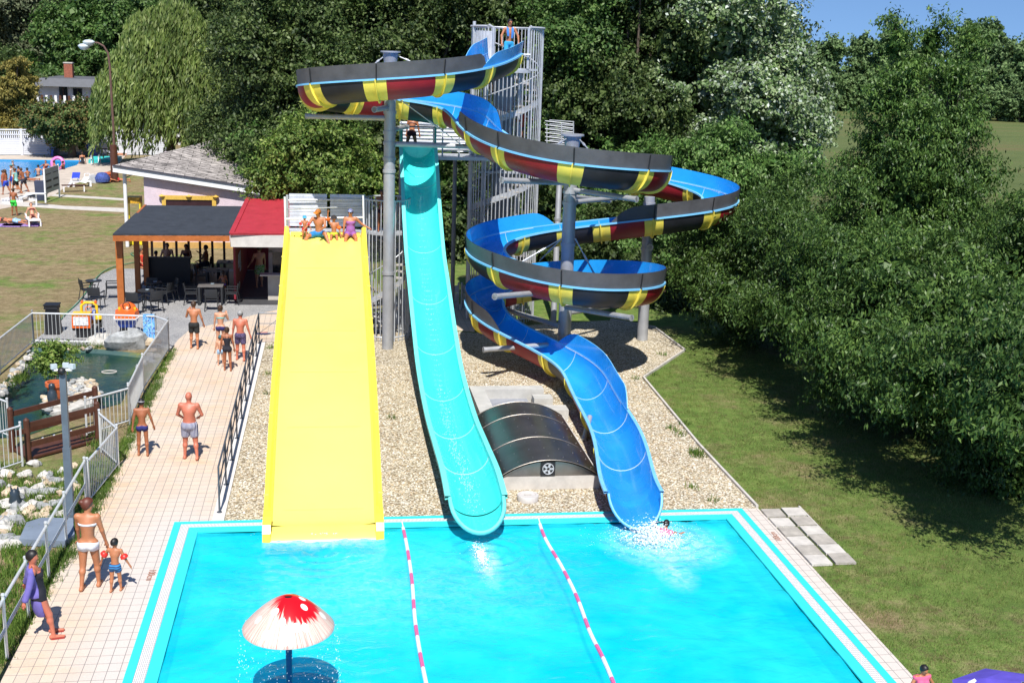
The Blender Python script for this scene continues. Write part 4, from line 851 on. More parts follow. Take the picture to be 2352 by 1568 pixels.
# kiosk
ks = thing('snack_kiosk', 'snack kiosk with a red sheet roof and a serving counter, left of the yellow slide', 'kiosk', (-2.4, 48.3, 0)); redr = mat('red roof sheet', (.42, .03, .045), .5, 0, .1, 2); cream = mat('cream panel', (.5, .46, .40), .6, 0, .1, 3)
a, b, c, d = Vector((-3.74, 46.6, 2.86)), Vector((-1.55, 46.75, 2.86)), Vector((-1.6, 55.2, 3.15)), Vector((-3.66, 55.2, 3.15))
m = MB(); m.add([a+Z(.04), b+Z(.04), c+Z(.04), d+Z(.04), a, b, c, d], [(0, 1, 2, 3), (7, 6, 5, 4), (0, 4, 5, 1), (1, 5, 6, 2), (2, 6, 7, 3), (3, 7, 4, 0)]); m.build('roof', redr, ks)
m = MB(); m.bar(a+Z(.06)+Vector((.05, 0, 0)), d+Z(.06)+Vector((.05, 0, 0)), .18, .06).bar(a+Z(.07)+Vector((0, .06, 0)), b+Z(.07)+Vector((0, .06, 0)), .16, .05); m.build('roof_edge', redr, ks)
MB().box(((a.x+b.x)/2, 46.72, 2.62), (2.2, .06, .46)).box((a.x+.03, 47.4, 2.62), (.06, 1.3, .46)).build('fascia', mat('weathered white board', (.55, .53, .5), .7, 0, .12, 3), ks)
MB().box((-3.72, 51.5, 1.3), (.08, 6.9, 2.55)).box((-2.6, 54.9, 1.3), (2.2, .08, 2.55)).build('wall', mat('dark red wall', (.22, .015, .03), .6), ks)
MB().box((-2.08, 48.35, .5), (.75, .1, 1.0)).build('counter_front', cream, ks); MB().box((-2.2, 48.3, 1.04), (1.1, .5, .05)).build('counter_top', cream, ks)
MB().box((-2.1, 49.2, 2.2), (.7, .06, .8)).box((-2.38, 49.2, 1.4), (.16, .06, .9)).build('window_wall', mat('grey beige panel', (.3, .27, .24), .6), ks)
MB().box((-2.0, 49.24, 1.4), (.7, .03, .85)).build('window', mat('dark kiosk glass', (.02, .022, .025), .1), ks)
m = MB(); m.box((-3.67, 50.1, 1.35), (.02, 1.2, .55)).box((-3.67, 50.6, .95), (.02, .6, .3)); m.build('poster', mat('faded blue white poster', (.35, .4, .5), .5, 0, .5, 7), ks)
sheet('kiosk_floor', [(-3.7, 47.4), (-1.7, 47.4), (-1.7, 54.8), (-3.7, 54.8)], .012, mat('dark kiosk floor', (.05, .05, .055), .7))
# hut
ht = thing('shower_hut', 'pale lilac plastered hut with a grey shingle roof behind the pavilion', 'hut', (-7, 63, 0))
plas = mat('pale lilac roughcast', (.60, .50, .56), .9, 0, .08, 4, .6, 18); m, nt, b_ = base_mat('weathered shingles')
v = nn(nt, 'ShaderNodeTexBrick'); nt.links.new(wpos(nt), v.inputs['Vector']); v.inputs['Scale'].default_value = 1.; v.inputs['Row Height'].default_value = .3; v.inputs['Brick Width'].default_value = 1.; v.inputs['Mortar Size'].default_value = .018
v.inputs['Color1'].default_value = (.30, .28, .27, 1); v.inputs['Color2'].default_value = (.2, .185, .18, 1); v.inputs['Mortar'].default_value = (.06, .055, .05, 1)
nt.links.new(mixc(nt, .9, v.outputs['Color'], ramp(nt, noise(nt, 2.6, 9, wpos(nt, (.7, 2.6, 1)), .85), [(.42, (.08, .075, .07)), (.56, (.98, .96, .93))]), 'OVERLAY'), b_.inputs['Base Color']); b_.inputs['Roughness'].default_value = .9; shing = m
A, B_, C_, E_ = Vector((-10.3, 60.8, 4.0)), Vector((-2.9, 60.8, 2.95)), Vector((-.5, 71, 4.2)), Vector((-4.7, 70.5, 5.05))
m = MB(); m.add([A, B_, C_, E_]+[p-Z(.12) for p in (A, B_, C_, E_)], [(0, 1, 2, 3), (7, 6, 5, 4)]); m.build('roof', shing, ht)
m = MB(); m.bar(A-Z(.16)+Vector((0, -.04, 0)), B_-Z(.16)+Vector((0, -.04, 0)), .06, .3).bar(A-Z(.16), E_-Z(.16), .06, .3); m.build('fascia', white_m, ht)
MB().bar(A-Z(.0)+Vector((0, -.09, 0)), B_-Z(.0)+Vector((0, -.09, 0)), .1, .06).build('gutter', mat('dark gutter', (.05, .05, .07), .5), ht)
m = MB(); m.add([(-8.95, 61.1, 0), (-2.8, 61.1, 0), (-2.8, 61.1, 2.86), (-8.95, 61.1, 3.7), (-8.95, 69, 0), (-2.8, 69, 0), (-2.8, 69, 3.8), (-8.95, 69, 4.0)], [(0, 1, 2, 3), (4, 0, 3, 7), (1, 5, 6, 2), (5, 4, 7, 6)]); m.build('wall', plas, ht)
MB().box((-5.9, 61.07, .12), (6.1, .06, .3)).build('plinth', mat('ochre plinth', (.5, .3, .09), .8), ht)
MB().cyl((-9.85, 61.2, 0), (-9.85, 61.2, 3.8), .09, None, 12).build('drain_post', white_m, ht, smooth=40)
pfm = mat('golden frame moulding', (.62, .40, .07), .5, 0, .15, 12); fr0, fr1 = P(372, 455, 61.02), P(496, 455, 61.02); zt_ = P(372, 449, 61.02).z
pt = thing('wall_picture', 'large dark picture in an ornate golden frame on the hut wall', 'picture', (fr0.x, 61.04, zt_-1.6))
MB().box(((fr0.x+fr1.x)/2, 61.04, zt_-.8), (fr1.x-fr0.x-.3, .06, 1.4)).build('panel', mat('dark brown picture', (.035, .012, .014), .4), pt)
m = MB(); m.box(((fr0.x+fr1.x)/2, 61.0, zt_-.09), (fr1.x-fr0.x, .1, .2)); m.box((fr0.x+.09, 61.0, zt_-.9), (.19, .1, 1.4)); m.box((fr1.x-.09, 61.0, zt_-.9), (.19, .1, 1.4)); m.build('frame', pfm, pt)
for x in (fr0.x, fr1.x, (fr0.x+fr1.x)/2): MB().lathe((x, 60.96, zt_-.02), [(0, -.09), (.16, 0), (0, .09)], 10).build('ornament', pfm, pt)
# yellow claw machine at the hut
c1, c2 = P(304, 510, 63.2), P(328, 510, 63.2); cl = thing('claw_machine', 'yellow framed glass claw machine full of soft toys against the hut', 'claw machine', (c1.x+.3, 63.2, 0)); yf = mat('yellow machine frame', (.75, .6, .02), .4); w_ = c2.x-c1.x+.0
for x in (c1.x, c2.x+.1):
    for y in (63.1, 63.7): MB().box((x, y-1.3, 1.15), (.06, .06, 2.3)).build('frame_post', yf, cl)
MB().box(((c1.x+c2.x)/2+.05, 62.1, 2.2), (w_+.16, .66, .3)).build('canopy', mat('colourful header', (.75, .35, .03), .4, 0, .6, 9), cl); MB().box(((c1.x+c2.x)/2+.05, 62.1, .35), (w_+.14, .6, .7)).build('cabinet', yf, cl)
MB().box(((c1.x+c2.x)/2+.05, 62.1, .85), (w_, .5, .4)).build('toys', mat('jumbled soft toys', (.6, .2, .25), .8, 0, .9, 8, .8, 9), cl)
# villa far behind
vl = thing('white_villa', 'white two-storey villa with a dark flat roof edge and brick chimney', 'house', (-26, 128, 0)); vw = mat('white render', (.62, .63, .68), .8, 0, .05, 1); Yv = 126
x0, x1 = P(88, 215, Yv).x, P(300, 215, Yv).x; zb1, zt1 = P(120, 232, Yv).z, P(120, 197, Yv).z
MB().box(((x0+x1)/2, Yv+4, zt1/2), (x1-x0, 8, zt1)).build('wall', vw, vl)
rz0, rz1 = P(100, 197, Yv).z, P(100, 179, Yv).z; m = MB(); xa, xb = P(80, 197, Yv).x, x1+1; ya, yb = Yv-1.2, Yv+9
m.add([(xa, ya, rz0), (xb, ya, rz0), (xb, yb, rz0), (xa, yb, rz0), (xa+.6, ya+.6, rz1), (xb-.6, ya+.6, rz1), (xb-.6, yb-.6, rz1), (xa+.6, yb-.6, rz1)], [(0, 1, 5, 4), (1, 2, 6, 5), (2, 3, 7, 6), (3, 0, 4, 7), (4, 5, 6, 7), (3, 2, 1, 0)]); m.build('roof_edge', mat('slate grey roofing', (.10, .105, .12), .7), vl)
q = P(159, 176, Yv+3); m = MB(); m.box((q.x, q.y, q.z+.1), (.8, .8, 2.4)); ch = m.build('chimney', mat('red brick', (.30, .10, .06), .85, 0, .3, 8, .3, 20), vl); MB().box((q.x, q.y, q.z+1.33), (.9, .9, .1)).build('chimney_cap', conc, ch)
for xx0, xx1, y0, y1 in ((137, 154, 197, 232), (169, 188, 204, 232), (210, 232, 204, 230)):
    a, b = P(xx0, y1, Yv-.05), P(xx1, y0, Yv-.05); w2 = MB().box(((a.x+b.x)/2, Yv-.02, (a.z+b.z)/2), (b.x-a.x, .1, abs(b.z-a.z))).build('window', mat('dark glass', (.02, .025, .03), .1), vl)
    MB().box(((a.x+b.x)/2, Yv-.09, (a.z+b.z)/2), (.08, .05, abs(b.z-a.z))).build('glazing_bar', dwood, w2)
a = P(165, 236, Yv-1.2)
for k in range(26): MB().box((a.x-4+k*.42, Yv-1.2, a.z+.1), (.22, .05, 1.1)).build('balcony_slat', dwood if k % 2 else white_m, vl)
MB().box((a.x+1, Yv-.6, a.z-.5), (13, 1.4, .15)).build('balcony_floor', conc, vl)
# white garden wall of concrete panels
wl = thing('garden_wall', 'long white wall of ribbed concrete panels with round holes along its top', 'wall', (-24, 110, 0)); wm = mat('white painted concrete panels', (.66, .68, .74), .8, 0, .08, .7, .3, 6); wh = mat('wall perforation', (.04, .05, .05), .9, 0, 0)
W0, W1 = Vector((-34, 106.8, 0)), Vector((-13.5, 111.5, 0)); n = 10; dr = (W1-W0).normalized(); ang = math.atan2(dr.y, dr.x); RZ = Matrix.Rotation(ang, 3, 'Z')
for k in range(n):
    a, b = W0.lerp(W1, k/n), W0.lerp(W1, (k+1)/n); m = MB(); L = (b-a).length; c = (a+b)/2
    for j in range(8): m.box(c+Z(.1+j*.16), (L-.2, .07, .14), RZ)
    for j in (0, 1):
        m.box(c+Z(1.36+j*.36), (L-.2, .08, .1), RZ)
        for i in range(12): m.box(c+dr*((i-5.5)*(L-.2)/12)+Z(1.5+j*.36), (.09, .08, .26), RZ)
    m.box(c+Z(2.12), (L, .12, .1), RZ); m.build('panel', wm, wl); MB().box(a+Z(1.1), (.2, .2, 2.2), RZ).build('pillar', wm, wl)
# blue tent
q = G(170, 358); tn = thing('beach_tent', 'blue dome tent on the paving before the white wall', 'tent', tuple(q)); m = MB(); rows = []
for th in np.linspace(PI, 0, 13): rows.append([q+Vector((1.9*math.cos(th)*c, 1.1*s-.0, 2.1*math.sin(th)**.9*c)) for s, c in ((-1, .78), (-.5, .95), (0, 1), (.5, .95), (1, .78))])
m.grid(rows); m.build('canopy', mat('blue tent cloth', (.01, .06, .38), .6), tn, smooth=60)
# sunlounger, benches, tables, chairs
wp = mat('white plastic', (.8, .8, .81), .35, 0, .04, 6)
def lounger_proto():
    t = thing('sun_lounger', 'x', 'sun lounger', (0, 0, 0)); m = MB()
    m.box((0, -.35, .33), (.62, 1.25, .05)); m.build('seat', wp, t)
    m = MB(); R = Matrix.Rotation(R_(-55), 3, 'X')
    for k in range(7): m.box(Vector((0, .3, .33))+R@Vector((0, -.0-.1*k, 0))*-1, (.6, .075, .03), R)
    for s in (-1, 1): m.bar((s*.3, .28, .33), Vector((s*.3, .3, .33))+R@Vector((0, .7, 0)), .05, .05)
    m.build('backrest', wp, t)
    for x in (-.29, .29):
        for y in (-.9, .2): MB().box((x, y, .16), (.07, .14, .32), None, taper=.8).build('leg', wp, t)
        m = MB(); m.tube([(x, .28, .33), (x*1.12, .25, .56), (x*1.12, -.1, .57), (x, -.2, .34)], .03, 6); m.build('armrest', wp, t, smooth=60)
    return t
q = G(75, 515); lo = lounger_proto(); lo.location = q; lo.rotation_euler.z = .35; lo['label'] = 'white plastic sun lounger on the lawn, under the sunbathing woman'
LNG = lo
lo2 = dup(lo, G(175, 428), 1.9, 'white plastic sun lounger on the paving with a blue towel over its backrest'); lo3 = dup(lo, G(208, 418), 2.3, 'white plastic sun lounger with raised back farthest from the notice board')
q = G(175, 428); tag(MB().box(q+Vector((0, .1, .72)), (.5, .55, .06), Matrix.Rotation(.7, 3, 'X')).build('towel', mat('royal blue towel', (.02, .05, .5), .9)), 'royal blue towel on the back of a white lounger', 'towel')
def slatted(name, label, q, L, w, h, rz, mt, cat='bench', group=None):
    t = thing(name, label, cat, tuple(q), rz, group)
    for k in range(3): m = MB(); m.box((0, -w/2+w*(k+.5)/3, h), (L, w/3-.03, .04)); m.build('slat', mt, t, world=False)
    for x in (-L/2+.12, L/2-.12): m = MB(); m.box((x, 0, h/2), (.07, w*.9, h)); m.build('leg', wp, t, world=False)
    return t
slatted('bench', 'low white and dark bench in front of the empty loungers', G(170, 440), 1.5, .5, .42, .25, dwood)
slatted('bench', 'dark slatted bench right of the blue tent before the wall', G(226, 358), 3.0, .6, .6, .1, dwood)
slatted('bench', 'white slatted bench at the left edge before the wall', G(12, 354), 2.6, .6, .6, .15, wp)
for k in range(3): slatted('lying_bench', 'low black and white slatted lying bench beside the walkers on the left path' , G(30+k*28, 463-k*3), 1.9, .55, .25, 1.35, [wp, wp, black_m][k], 'bench', 'lying benches on the left path')
q = G(222, 420); m = MB(); m.box(q+Z(.25), (.8, .5, .5)); t = thing('crate', 'grey crate with a blue bag on it beside the loungers', 'crate', tuple(q)); m.build('box', steel, t); m = MB(); m.lathe(q+Vector((.4, 0, .1)), [(.5, 0), (.55, .3), (.3, .6), (0, .65)], 10); tag(m.build('bag', mat('navy striped bag', (.04, .07, .25), .8, 0, .8, 12), smooth=60), 'navy patterned bag heaped beside the grey crate', 'bag')
q = G(252, 416); t = thing('plant_pot', 'small terracotta pot at the foot of the street lamp', 'plant pot', tuple(q)); MB().lathe(q, [(.22, 0), (.32, .5), (.36, .5), (.36, .62), (.28, .62)], 14).build('bowl', tc, t, smooth=40)
# notice board
ql, qr = G(105, 466), G(137, 453); nb = thing('notice_board', 'grey notice board with small pictograms on two white posts', 'notice board', tuple(ql)); z1 = P(103, 389, ql.y).z; z2 = z1+.05
for p, z in ((ql, z1+.03), (qr, z2)): MB().cyl(p, Vector((p.x, p.y, z)), .055, None, 8).build('post', white_m, nb)
d = (qr-ql).normalized(); cpt = (ql+qr)/2; Lb = (qr-ql).length; RB = Matrix.Rotation(math.atan2(d.y, d.x), 3, 'Z'); MB().box(cpt+Z(z1-.75), (Lb, .06, 1.5), RB).build('panel', mat('grey notice panel', (.42, .44, .5), .6, 0, .12, 8), nb)
nrm = RB@Vector((0, -1, 0))
for i in range(2):
    for j in range(3): MB().box(cpt+nrm*.04+d*((i-.5)*Lb*.5)+Z(z1-.35-.42*j), (Lb*.36, .012, .12 if j else .05), RB).build('pictograms', mat('dark print', (.06, .06, .07), .7, 0, .8, 14) if True else None, nb)
sg = thing('bin', 'dark narrow bin behind the notice board', 'bin', tuple(G(94, 460))); MB().box(G(94, 460)+Z(.6), (.5, .4, 1.2), None, taper=1.2).build('body', mat('dark slate plastic', (.04, .05, .09), .5), sg)
q = G(84, 472); t = thing('small_table', 'small white T-shaped table on a single leg left of the notice board', 'table', tuple(q)); MB().cyl(q, q+Z(.7), .05).build('leg', white_m, t); MB().box(q+Z(.72), (1.1, .5, .04)).build('top', white_m, t)
# cafe furniture
chm = mat('anthracite chair plastic', (.022, .024, .028), .5, 0, .12, 10)
def chair_proto():
    t = thing('cafe_chair', 'x', 'chair'); m = MB(); m.box((0, 0, .44), (.44, .44, .035)); m.build('seat', chm, t)
    m = MB(); m.grid([[Vector((x*.22, -.21-.04*(1-x*x)-(.0 if z < .6 else .06), z)) for x in np.linspace(-1, 1, 7)] for z in (.52, .7, .86)]); m.grid([[Vector((x*.22, -.23-.04*(1-x*x)-(.0 if z < .6 else .06), z)) for x in np.linspace(1, -1, 7)] for z in (.52, .7, .86)]); m.build('backrest', chm, t, smooth=40)
    for sx in (-1, 1):
        MB().tube([(sx*.25, .24, 0), (sx*.23, .2, .44), (sx*.25, .2, .64)], .018, 6).build('leg', chm, t, smooth=40); MB().tube([(sx*.25, -.3, 0), (sx*.22, -.22, .44), (sx*.22, -.28, .86)], .018, 6).build('leg', chm, t, smooth=40)
        MB().box((sx*.25, 0, .65), (.05, .46, .03)).build('armrest', chm, t)
    return t
ch0 = chair_proto(); cn = [0]
def chair(q, rz, label, group='cafe chairs on the terrace'):
    o = ch0 if cn[0] == 0 else dup(ch0, (0, 0, 0)); cn[0] += 1; o.location = q; o.rotation_euler = (0, 0, rz); o['label'] = label; o['group'] = group
def table(q, w, d, label, m_, round_=False, h=.74):
    t = thing('cafe_table', label, 'table', tuple(q))
    if round_:
        MB().lathe(q+Z(h), [(.0, 0), (w/2, 0), (w/2, .03), (0, .03)], 20).build('top', m_, t)
        for k in range(3): a = k*2.1; MB().tube([q+Vector((.28*math.cos(a), .28*math.sin(a), 0)), q+Vector((.1*math.cos(a), .1*math.sin(a), .4)), q+Vector((.22*math.cos(a), .22*math.sin(a), h))], .016, 6).build('leg', chm, t)
    else:
        MB().box(q+Z(h), (w, d, .04)).build('top', m_, t)
        for x in (-1, 1):
            for y in (-1, 1): MB().box(q+Vector((x*(w/2-.05), y*(d/2-.05), h/2-.01)), (.07, .07, h)).build('leg', chm, t)
    m = MB(); m.lathe(q+Vector((.05, 0, h+.03)), [(.07, 0), (.08, .03), (.06, .03), (.05, .01)], 12); tag(m.build('ashtray', mat('glass ashtray', (.3, .36, .4), .2)), 'small ashtray on the '+label.split(',')[0], 'ashtray')
tbm = mat('grey brown table top', (.14, .13, .125), .5, 0, .15, 5)
table(G(217, 688), .62, .6, 'small round table left of the pavilion, on the lawn edge', chm, True); chair(G(203, 690), -1.1, 'dark chair on the left side of the round table left of the pavilion'); chair(G(222, 708), -.15, 'dark chair seen from behind at the round table left of the pavilion'); chair(G(258, 685), 1.7, 'dark chair next to the front pavilion post, turned to the left table')
table(G(337, 712), .62, .6, 'small round table in front of the pavilion, beside the front post', chm, True); chair(G(310, 720), -.2, 'dark chair seen from behind just right of the front pavilion post'); chair(G(355, 716), .5, 'dark chair turned sideways at the round table before the pavilion'); chair(G(345, 690), 2.9, 'dark chair facing out behind the round table before the pavilion')
table(G(355, 692), .62, .6, 'small round table just inside the pavilion edge, in shade', chm, True); chair(G(378, 697), 1.2, 'dark chair right of the shaded round table'); chair(G(392, 690), 1.9, 'dark chair outermost right of the shaded round table')
table(G(486, 697), .95, .8, 'square table at the pavilion front, near the walkers', tbm); chair(G(487, 712), 0., 'dark chair seen from behind at the square table before the pavilion'); chair(G(441, 698), -1.5, 'dark chair left of the square table before the pavilion'); chair(G(533, 698), 1.5, 'dark chair right of the square table before the pavilion')
table(G(524, 640), .9, .8, 'square table deepest in the pavilion near the kiosk', tbm); table(G(500, 660), .9, .8, 'square table in mid pavilion where the little girl stands', tbm); chair(G(465, 655), -1.4, 'dark chair in the shade left of the middle pavilion table')
sf = thing('bench_booth', 'large black booth bench in the shade of the pavilion', 'bench', (-6.7, 52.3, 0)); MB().box((-6.75, 51.6, .6), (1.9, .2, 1.1)).build('backrest', black_m, sf); MB().box((-6.75, 52.1, .3), (1.9, .8, .4)).build('seat', black_m, sf)
table(Vector((-6.6, 53.1, .05)), 1.1, .7, 'dark table of the black booth bench', chm)
# bin on the terrace
q = G(123, 765); bn = thing('waste_bin', 'tall black waste bin with a flared lid behind the pond railing', 'bin', tuple(q)); MB().box(q+Z(.45), (.52, .5, .9), None, taper=.72).build('body', black_m, bn); MB().box(q+Z(.95), (.46, .46, .14), None, taper=.95).box(q+Z(1.02), (.5, .5, .03)).build('lid', black_m, bn)
# coin-operated ride cars
def ride_truck(q):
    t = thing('kiddie_ride', 'yellow and orange coin-operated toy truck behind the pond railing', 'kiddie ride', tuple(q)); ye = mat('glossy yellow plastic', (.78, .5, .02), .3); og = mat('glossy orange plastic', (.72, .13, .02), .3)
    MB().box(q+Z(.22), (.7, .9, .44)).build('base', black_m, t); MB().box(q+Vector((-.1, -.25, .78)), (.82, .6, .62), None, taper=.95).build('cargo_box', og, t); MB().box(q+Vector((-.1, -.25, 1.1)), (.8, .62, .07)).build('box_lid', ye, t)
    pn_ = MB().box(q+Vector((-.1, -.57, .8)), (.66, .03, .4)).build('rear_panel', mat('white panel print', (.7, .72, .72), .4, 0, .3, 16), t)
    m = MB(); m.tube([q+Vector((-.22, .35, .9)), q+Vector((-.22, .35, 1.35)), q+Vector((-.05, .36, 1.48)), q+Vector((.3, .36, 1.48)), q+Vector((.45, .36, 1.35)), q+Vector((.45, .36, .9))], .07, 8); m.build('windscreen_arch', ye, t, smooth=60)
    m = MB(); m.tube([q+Vector((.12+.13*math.cos(a), .2, 1.2+.13*math.sin(a))) for a in np.linspace(0, 6.28, 13)[:-1]], .02, 6, 0, True, True); m.build('steering_wheel', og, t)
    for x in (-.18, .42): m = MB(); m.lathe(q+Vector((x, .36, 1.45)), [(.07, 0), (.07, .08), (0, .16)], 8); m.build('beacon', og, t)
    MB().box(q+Vector((.12, .5, .75)), (.7, .5, .5), None, taper=.8).build('bonnet', ye, t); MB().box(q+Vector((.38, .15, .95)), (.12, .3, .4)).build('door', mat('glossy blue plastic', (.02, .08, .45), .3), t)
    for x in (-.45, .62):
        for y in (-.3, .35): m = MB(); m.cyl(q+Vector((x-.06, y, .5)), q+Vector((x+.06, y, .5)), .2, None, 16); w3 = m.build('wheel', black_m, t, smooth=40)
    m = MB(); m.lathe(q+Vector((.55, .2, .85)), [(.2, -.1), (.16, .1), (0, .16)], 12); m.build('mudguard', ye, t, smooth=60)
ride_truck(G(198, 770))
RT = [o for o in bpy.data.objects if o.name.startswith('kiddie_ride') and o.parent is None][0]; RT.scale = (.74, .74, .74)
q = G(294, 768); t = thing('kiddie_ride', 'blue and orange coin-operated toy boat right of the toy truck', 'kiddie ride', tuple(q)); og = MATS['glossy orange plastic']; bl = MATS['glossy blue plastic']
MB().box(q+Z(.2), (.55, .8, .4)).build('base', black_m, t)
def hull(z0, z1, s0, s1, mt, nm):
    m = MB(); rows = []
    for z, s in ((z0, s0), (z1, s1)): rows.append([q+Vector((x*s, y*s, z)) for x, y in ((-.45, -.6), (.45, -.6), (.55, 0), (.4, .5), (0, .85), (-.4, .5), (-.55, 0))])
    m.grid(rows, 0, True); m.add(rows[1], [tuple(range(7))]); m.build(nm, mt, t)
hull(.35, .8, .55, .95, bl, 'hull'); hull(.8, .86, 1.02, 1.05, white_m, 'gunwale'); hull(.86, 1.15, .95, .9, og, 'cockpit')
m = MB(); m.tube([q+Vector((.16*math.cos(a), -.1, 1.35+.16*math.sin(a))) for a in np.linspace(0, 6.28, 13)[:-1]], .025, 6, 0, True, True); m.build('steering_wheel', dwood, t)
m = MB(); m.lathe(q+Vector((0, .25, 1.12)), [(.4, 0), (.32, .2), (.12, .32), (0, .34)], 14); m.build('cabin', og, t, smooth=60); m = MB(); m.box(q+Vector((0, .1, 1.2)), (.75, .12, .1)); m.build('dashboard', MATS['glossy yellow plastic'], t)
t.scale = (.78, .78, .76)
# towels on the railing
a, b = G(332, 796), G(344, 797); tw = MB()
for z0, z1, w_ in ((.55, 1.1, 1),): tw.grid([[G(331, 796)+Vector((x*.42, -.04-.015*math.sin(x*9), z)) for x in np.linspace(0, 1, 9)] for z in np.linspace(.2, 1.09, 7)]); tw.grid([[G(331, 796)+Vector((x*.42, .05, z)) for x in np.linspace(1, 0, 9)] for z in np.linspace(.55, 1.09, 3)]); tw.grid([[G(331, 796)+Vector((x*.42, y, 1.09+.02*(1-abs(y/.05)))) for x in np.linspace(0, 1, 5)] for y in (-.04, 0, .05)])
m, nt, b_ = base_mat('printed towel'); nt.links.new(ramp(nt, noise(nt, 6, 3, wpos(nt), .5, 1.5), [(.40, (.1, .35, .7)), (.5, (.3, .6, .8)), (.55, (.02, .08, .45)), (.64, (.65, .7, .05))], 'CONSTANT'), b_.inputs['Base Color']); b_.inputs['Roughness'].default_value = .9
tag(tw.build('towel', m, smooth=60), 'blue and yellow printed towel hanging over the pond railing', 'towel')
# hose on the lawn edge
m = MB(); m.tube(resample([G(128, 748, .03), G(150, 722, .03), G(185, 688, .03), G(215, 645, .03), G(240, 622, .03), G(270, 610, .03), G(310, 602, .03), G(312, 590, .03), G(300, 582, .03), G(335, 575, .03)], .4), .022, 6); tag(m.build('garden_hose', mat('green hose', (.08, .25, .14), .5), smooth=60), 'thin green garden hose along the edge of the lawn', 'hose')
# flip-flops left on the tiles, pool ladder in the far pool
for k, (x, y) in enumerate(((596, 768), (606, 766), (613, 768))): q = G(x, y); tag(MB().box(q+Z(.03), (.1, .26, .03), Matrix.Rotation(1.2+k*.5, 3, 'Z')).build('flip_flop', mat('flip flop rubber %d' % (k % 2), [(.02, .03, .12), (.4, .05, .05)][k % 2], .7)), ['dark flip-flop on the tiles, left of the other two', 'red flip-flop on the tiles between two dark ones', 'dark flip-flop on the tiles, nearest the yellow slide'][k], 'flip-flop')
q = G(212, 378); m = MB()
for dx in (0, .55): m.tube([q+Vector((dx, -.5, -.6)), q+Vector((dx, -.3, .7)), q+Vector((dx, .2, .9)), q+Vector((dx, .6, .0))], .04, 6)
t = thing('pool_ladder', 'bent steel pool ladder at the corner of the far pool', 'ladder', tuple(q)); m.build('rails', steel, t, smooth=60)
q = G(250, 366); tag(MB().poly([G(*p) for p in [(203, 375), (215, 366), (280, 365.5), (262, 373)]], 0, .25).build('pool_cover', mat('turquoise cover', (.05, .55, .55), .5)), 'flat turquoise cover on the small basin beside the far pool', 'cover')
# purple parasol at the lower right corner
q = P(2350, 1566, 14.2); t = thing('parasol', 'purple parasol whose top just enters the lower right corner', 'parasol', (q.x, q.y, 0)); m = MB(); m.lathe((q.x, q.y, q.z), [(.95, -.3), (.5, -.11), (.02, .0)], 8); m.build('canopy', mat('purple parasol cloth', (.10, .07, .48), .8), t); MB().cyl((q.x, q.y, 0), (q.x, q.y, q.z), .025).build('pole', steel, t)
q = P(2238, 1560, 14.6); m = MB(); m.lathe(Vector(q)-Z(.1), [(0, -.12), (.13, 0), (0, .12)], 14); MB
t2 = thing('white_ball', 'small white ball at the lower right edge beside the purple parasol', 'ball', (q.x, q.y, 0)); m.build('ball', wp, t2, smooth=60); MB().cyl((q.x, q.y, 0), q, .02).build('stick', steel, t2)
# white dome lamp etc: traffic of pebbles and weeds is in the planting
# ================= people =================
def smin(a, b, k): h = np.clip(.5+.5*(b-a)/k, 0, 1); return b*(1-h)+a*h-k*h*(1-h)
def capsule(p, a, b, ra, rb):
    ab = b-a; t = np.clip(((p-a)@ab)/max(1e-9, ab@ab), 0, 1); return np.linalg.norm(p-a-t[:, None]*ab, axis=1)-(ra+(rb-ra)*t)
def ellip(p, c, ax, r):
    q = (p-c)@ax.T; r = np.array(r); k0 = np.linalg.norm(q/r, axis=1); k1 = np.linalg.norm(q/r**2, axis=1)+1e-9; return k0*(k0-1)/k1
_E = [((0, 0, 0), (1, 0, 0)), ((0, 0, 0), (0, 1, 0)), ((0, 0, 0), (0, 0, 1)), ((1, 0, 0), (1, 1, 0)), ((1, 0, 0), (1, 0, 1)), ((0, 1, 0), (1, 1, 0)), ((0, 1, 0), (0, 1, 1)), ((0, 0, 1), (1, 0, 1)), ((0, 0, 1), (0, 1, 1)), ((1, 1, 0), (1, 1, 1)), ((1, 0, 1), (1, 1, 1)), ((0, 1, 1), (1, 1, 1))]
def nets(fn, lo, hi, res):
    """surface of an implicit body as one continuous quad mesh"""
    lo = np.array(lo); n = np.maximum(3, np.ceil((np.array(hi)-lo)/res).astype(int)+1)
    X = np.stack(np.meshgrid(*[np.arange(k) for k in n], indexing='ij'), -1); F = fn(lo+X.reshape(-1, 3)*res).reshape(n)
    c = tuple(n-1); S = np.zeros(c+(3,)); N = np.zeros(c)
    sl = lambda o: tuple(slice(o[i], n[i]-1+o[i]) for i in range(3))
    for a, b in _E:
        fa, fb = F[sl(a)], F[sl(b)]; m = (fa < 0) != (fb < 0); t = np.where(m, fa/(fa-fb+1e-12), 0); a_, b_ = np.array(a), np.array(b)
        S += (a_+t[..., None]*(b_-a_))*m[..., None]; N += m
    act = N > 0; idx = -np.ones(c, int); idx[act] = np.arange(act.sum())
    V = lo+(np.argwhere(act)+S[act]/N[act][:, None])*res; Q = []
    for ax in range(3):
        u, v = (ax+1) % 3, (ax+2) % 3; I = np.argwhere((np.take(F, range(0, n[ax]-1), ax) < 0) != (np.take(F, range(1, n[ax]), ax) < 0))
        I = I[(I[:, u] > 0) & (I[:, v] > 0) & (I[:, u] < n[u]-1) & (I[:, v] < n[v]-1)]
        if not len(I): continue
        def at(du, dv): J = I.copy(); J[:, u] -= du; J[:, v] -= dv; return idx[J[:, 0], J[:, 1], J[:, 2]]
        q = np.stack([at(1, 1), at(0, 1), at(0, 0), at(1, 0)], 1); neg = F[tuple(I.T)] < 0; q[~neg] = q[~neg][:, ::-1]; Q.append(q)
    return V, np.concatenate(Q)
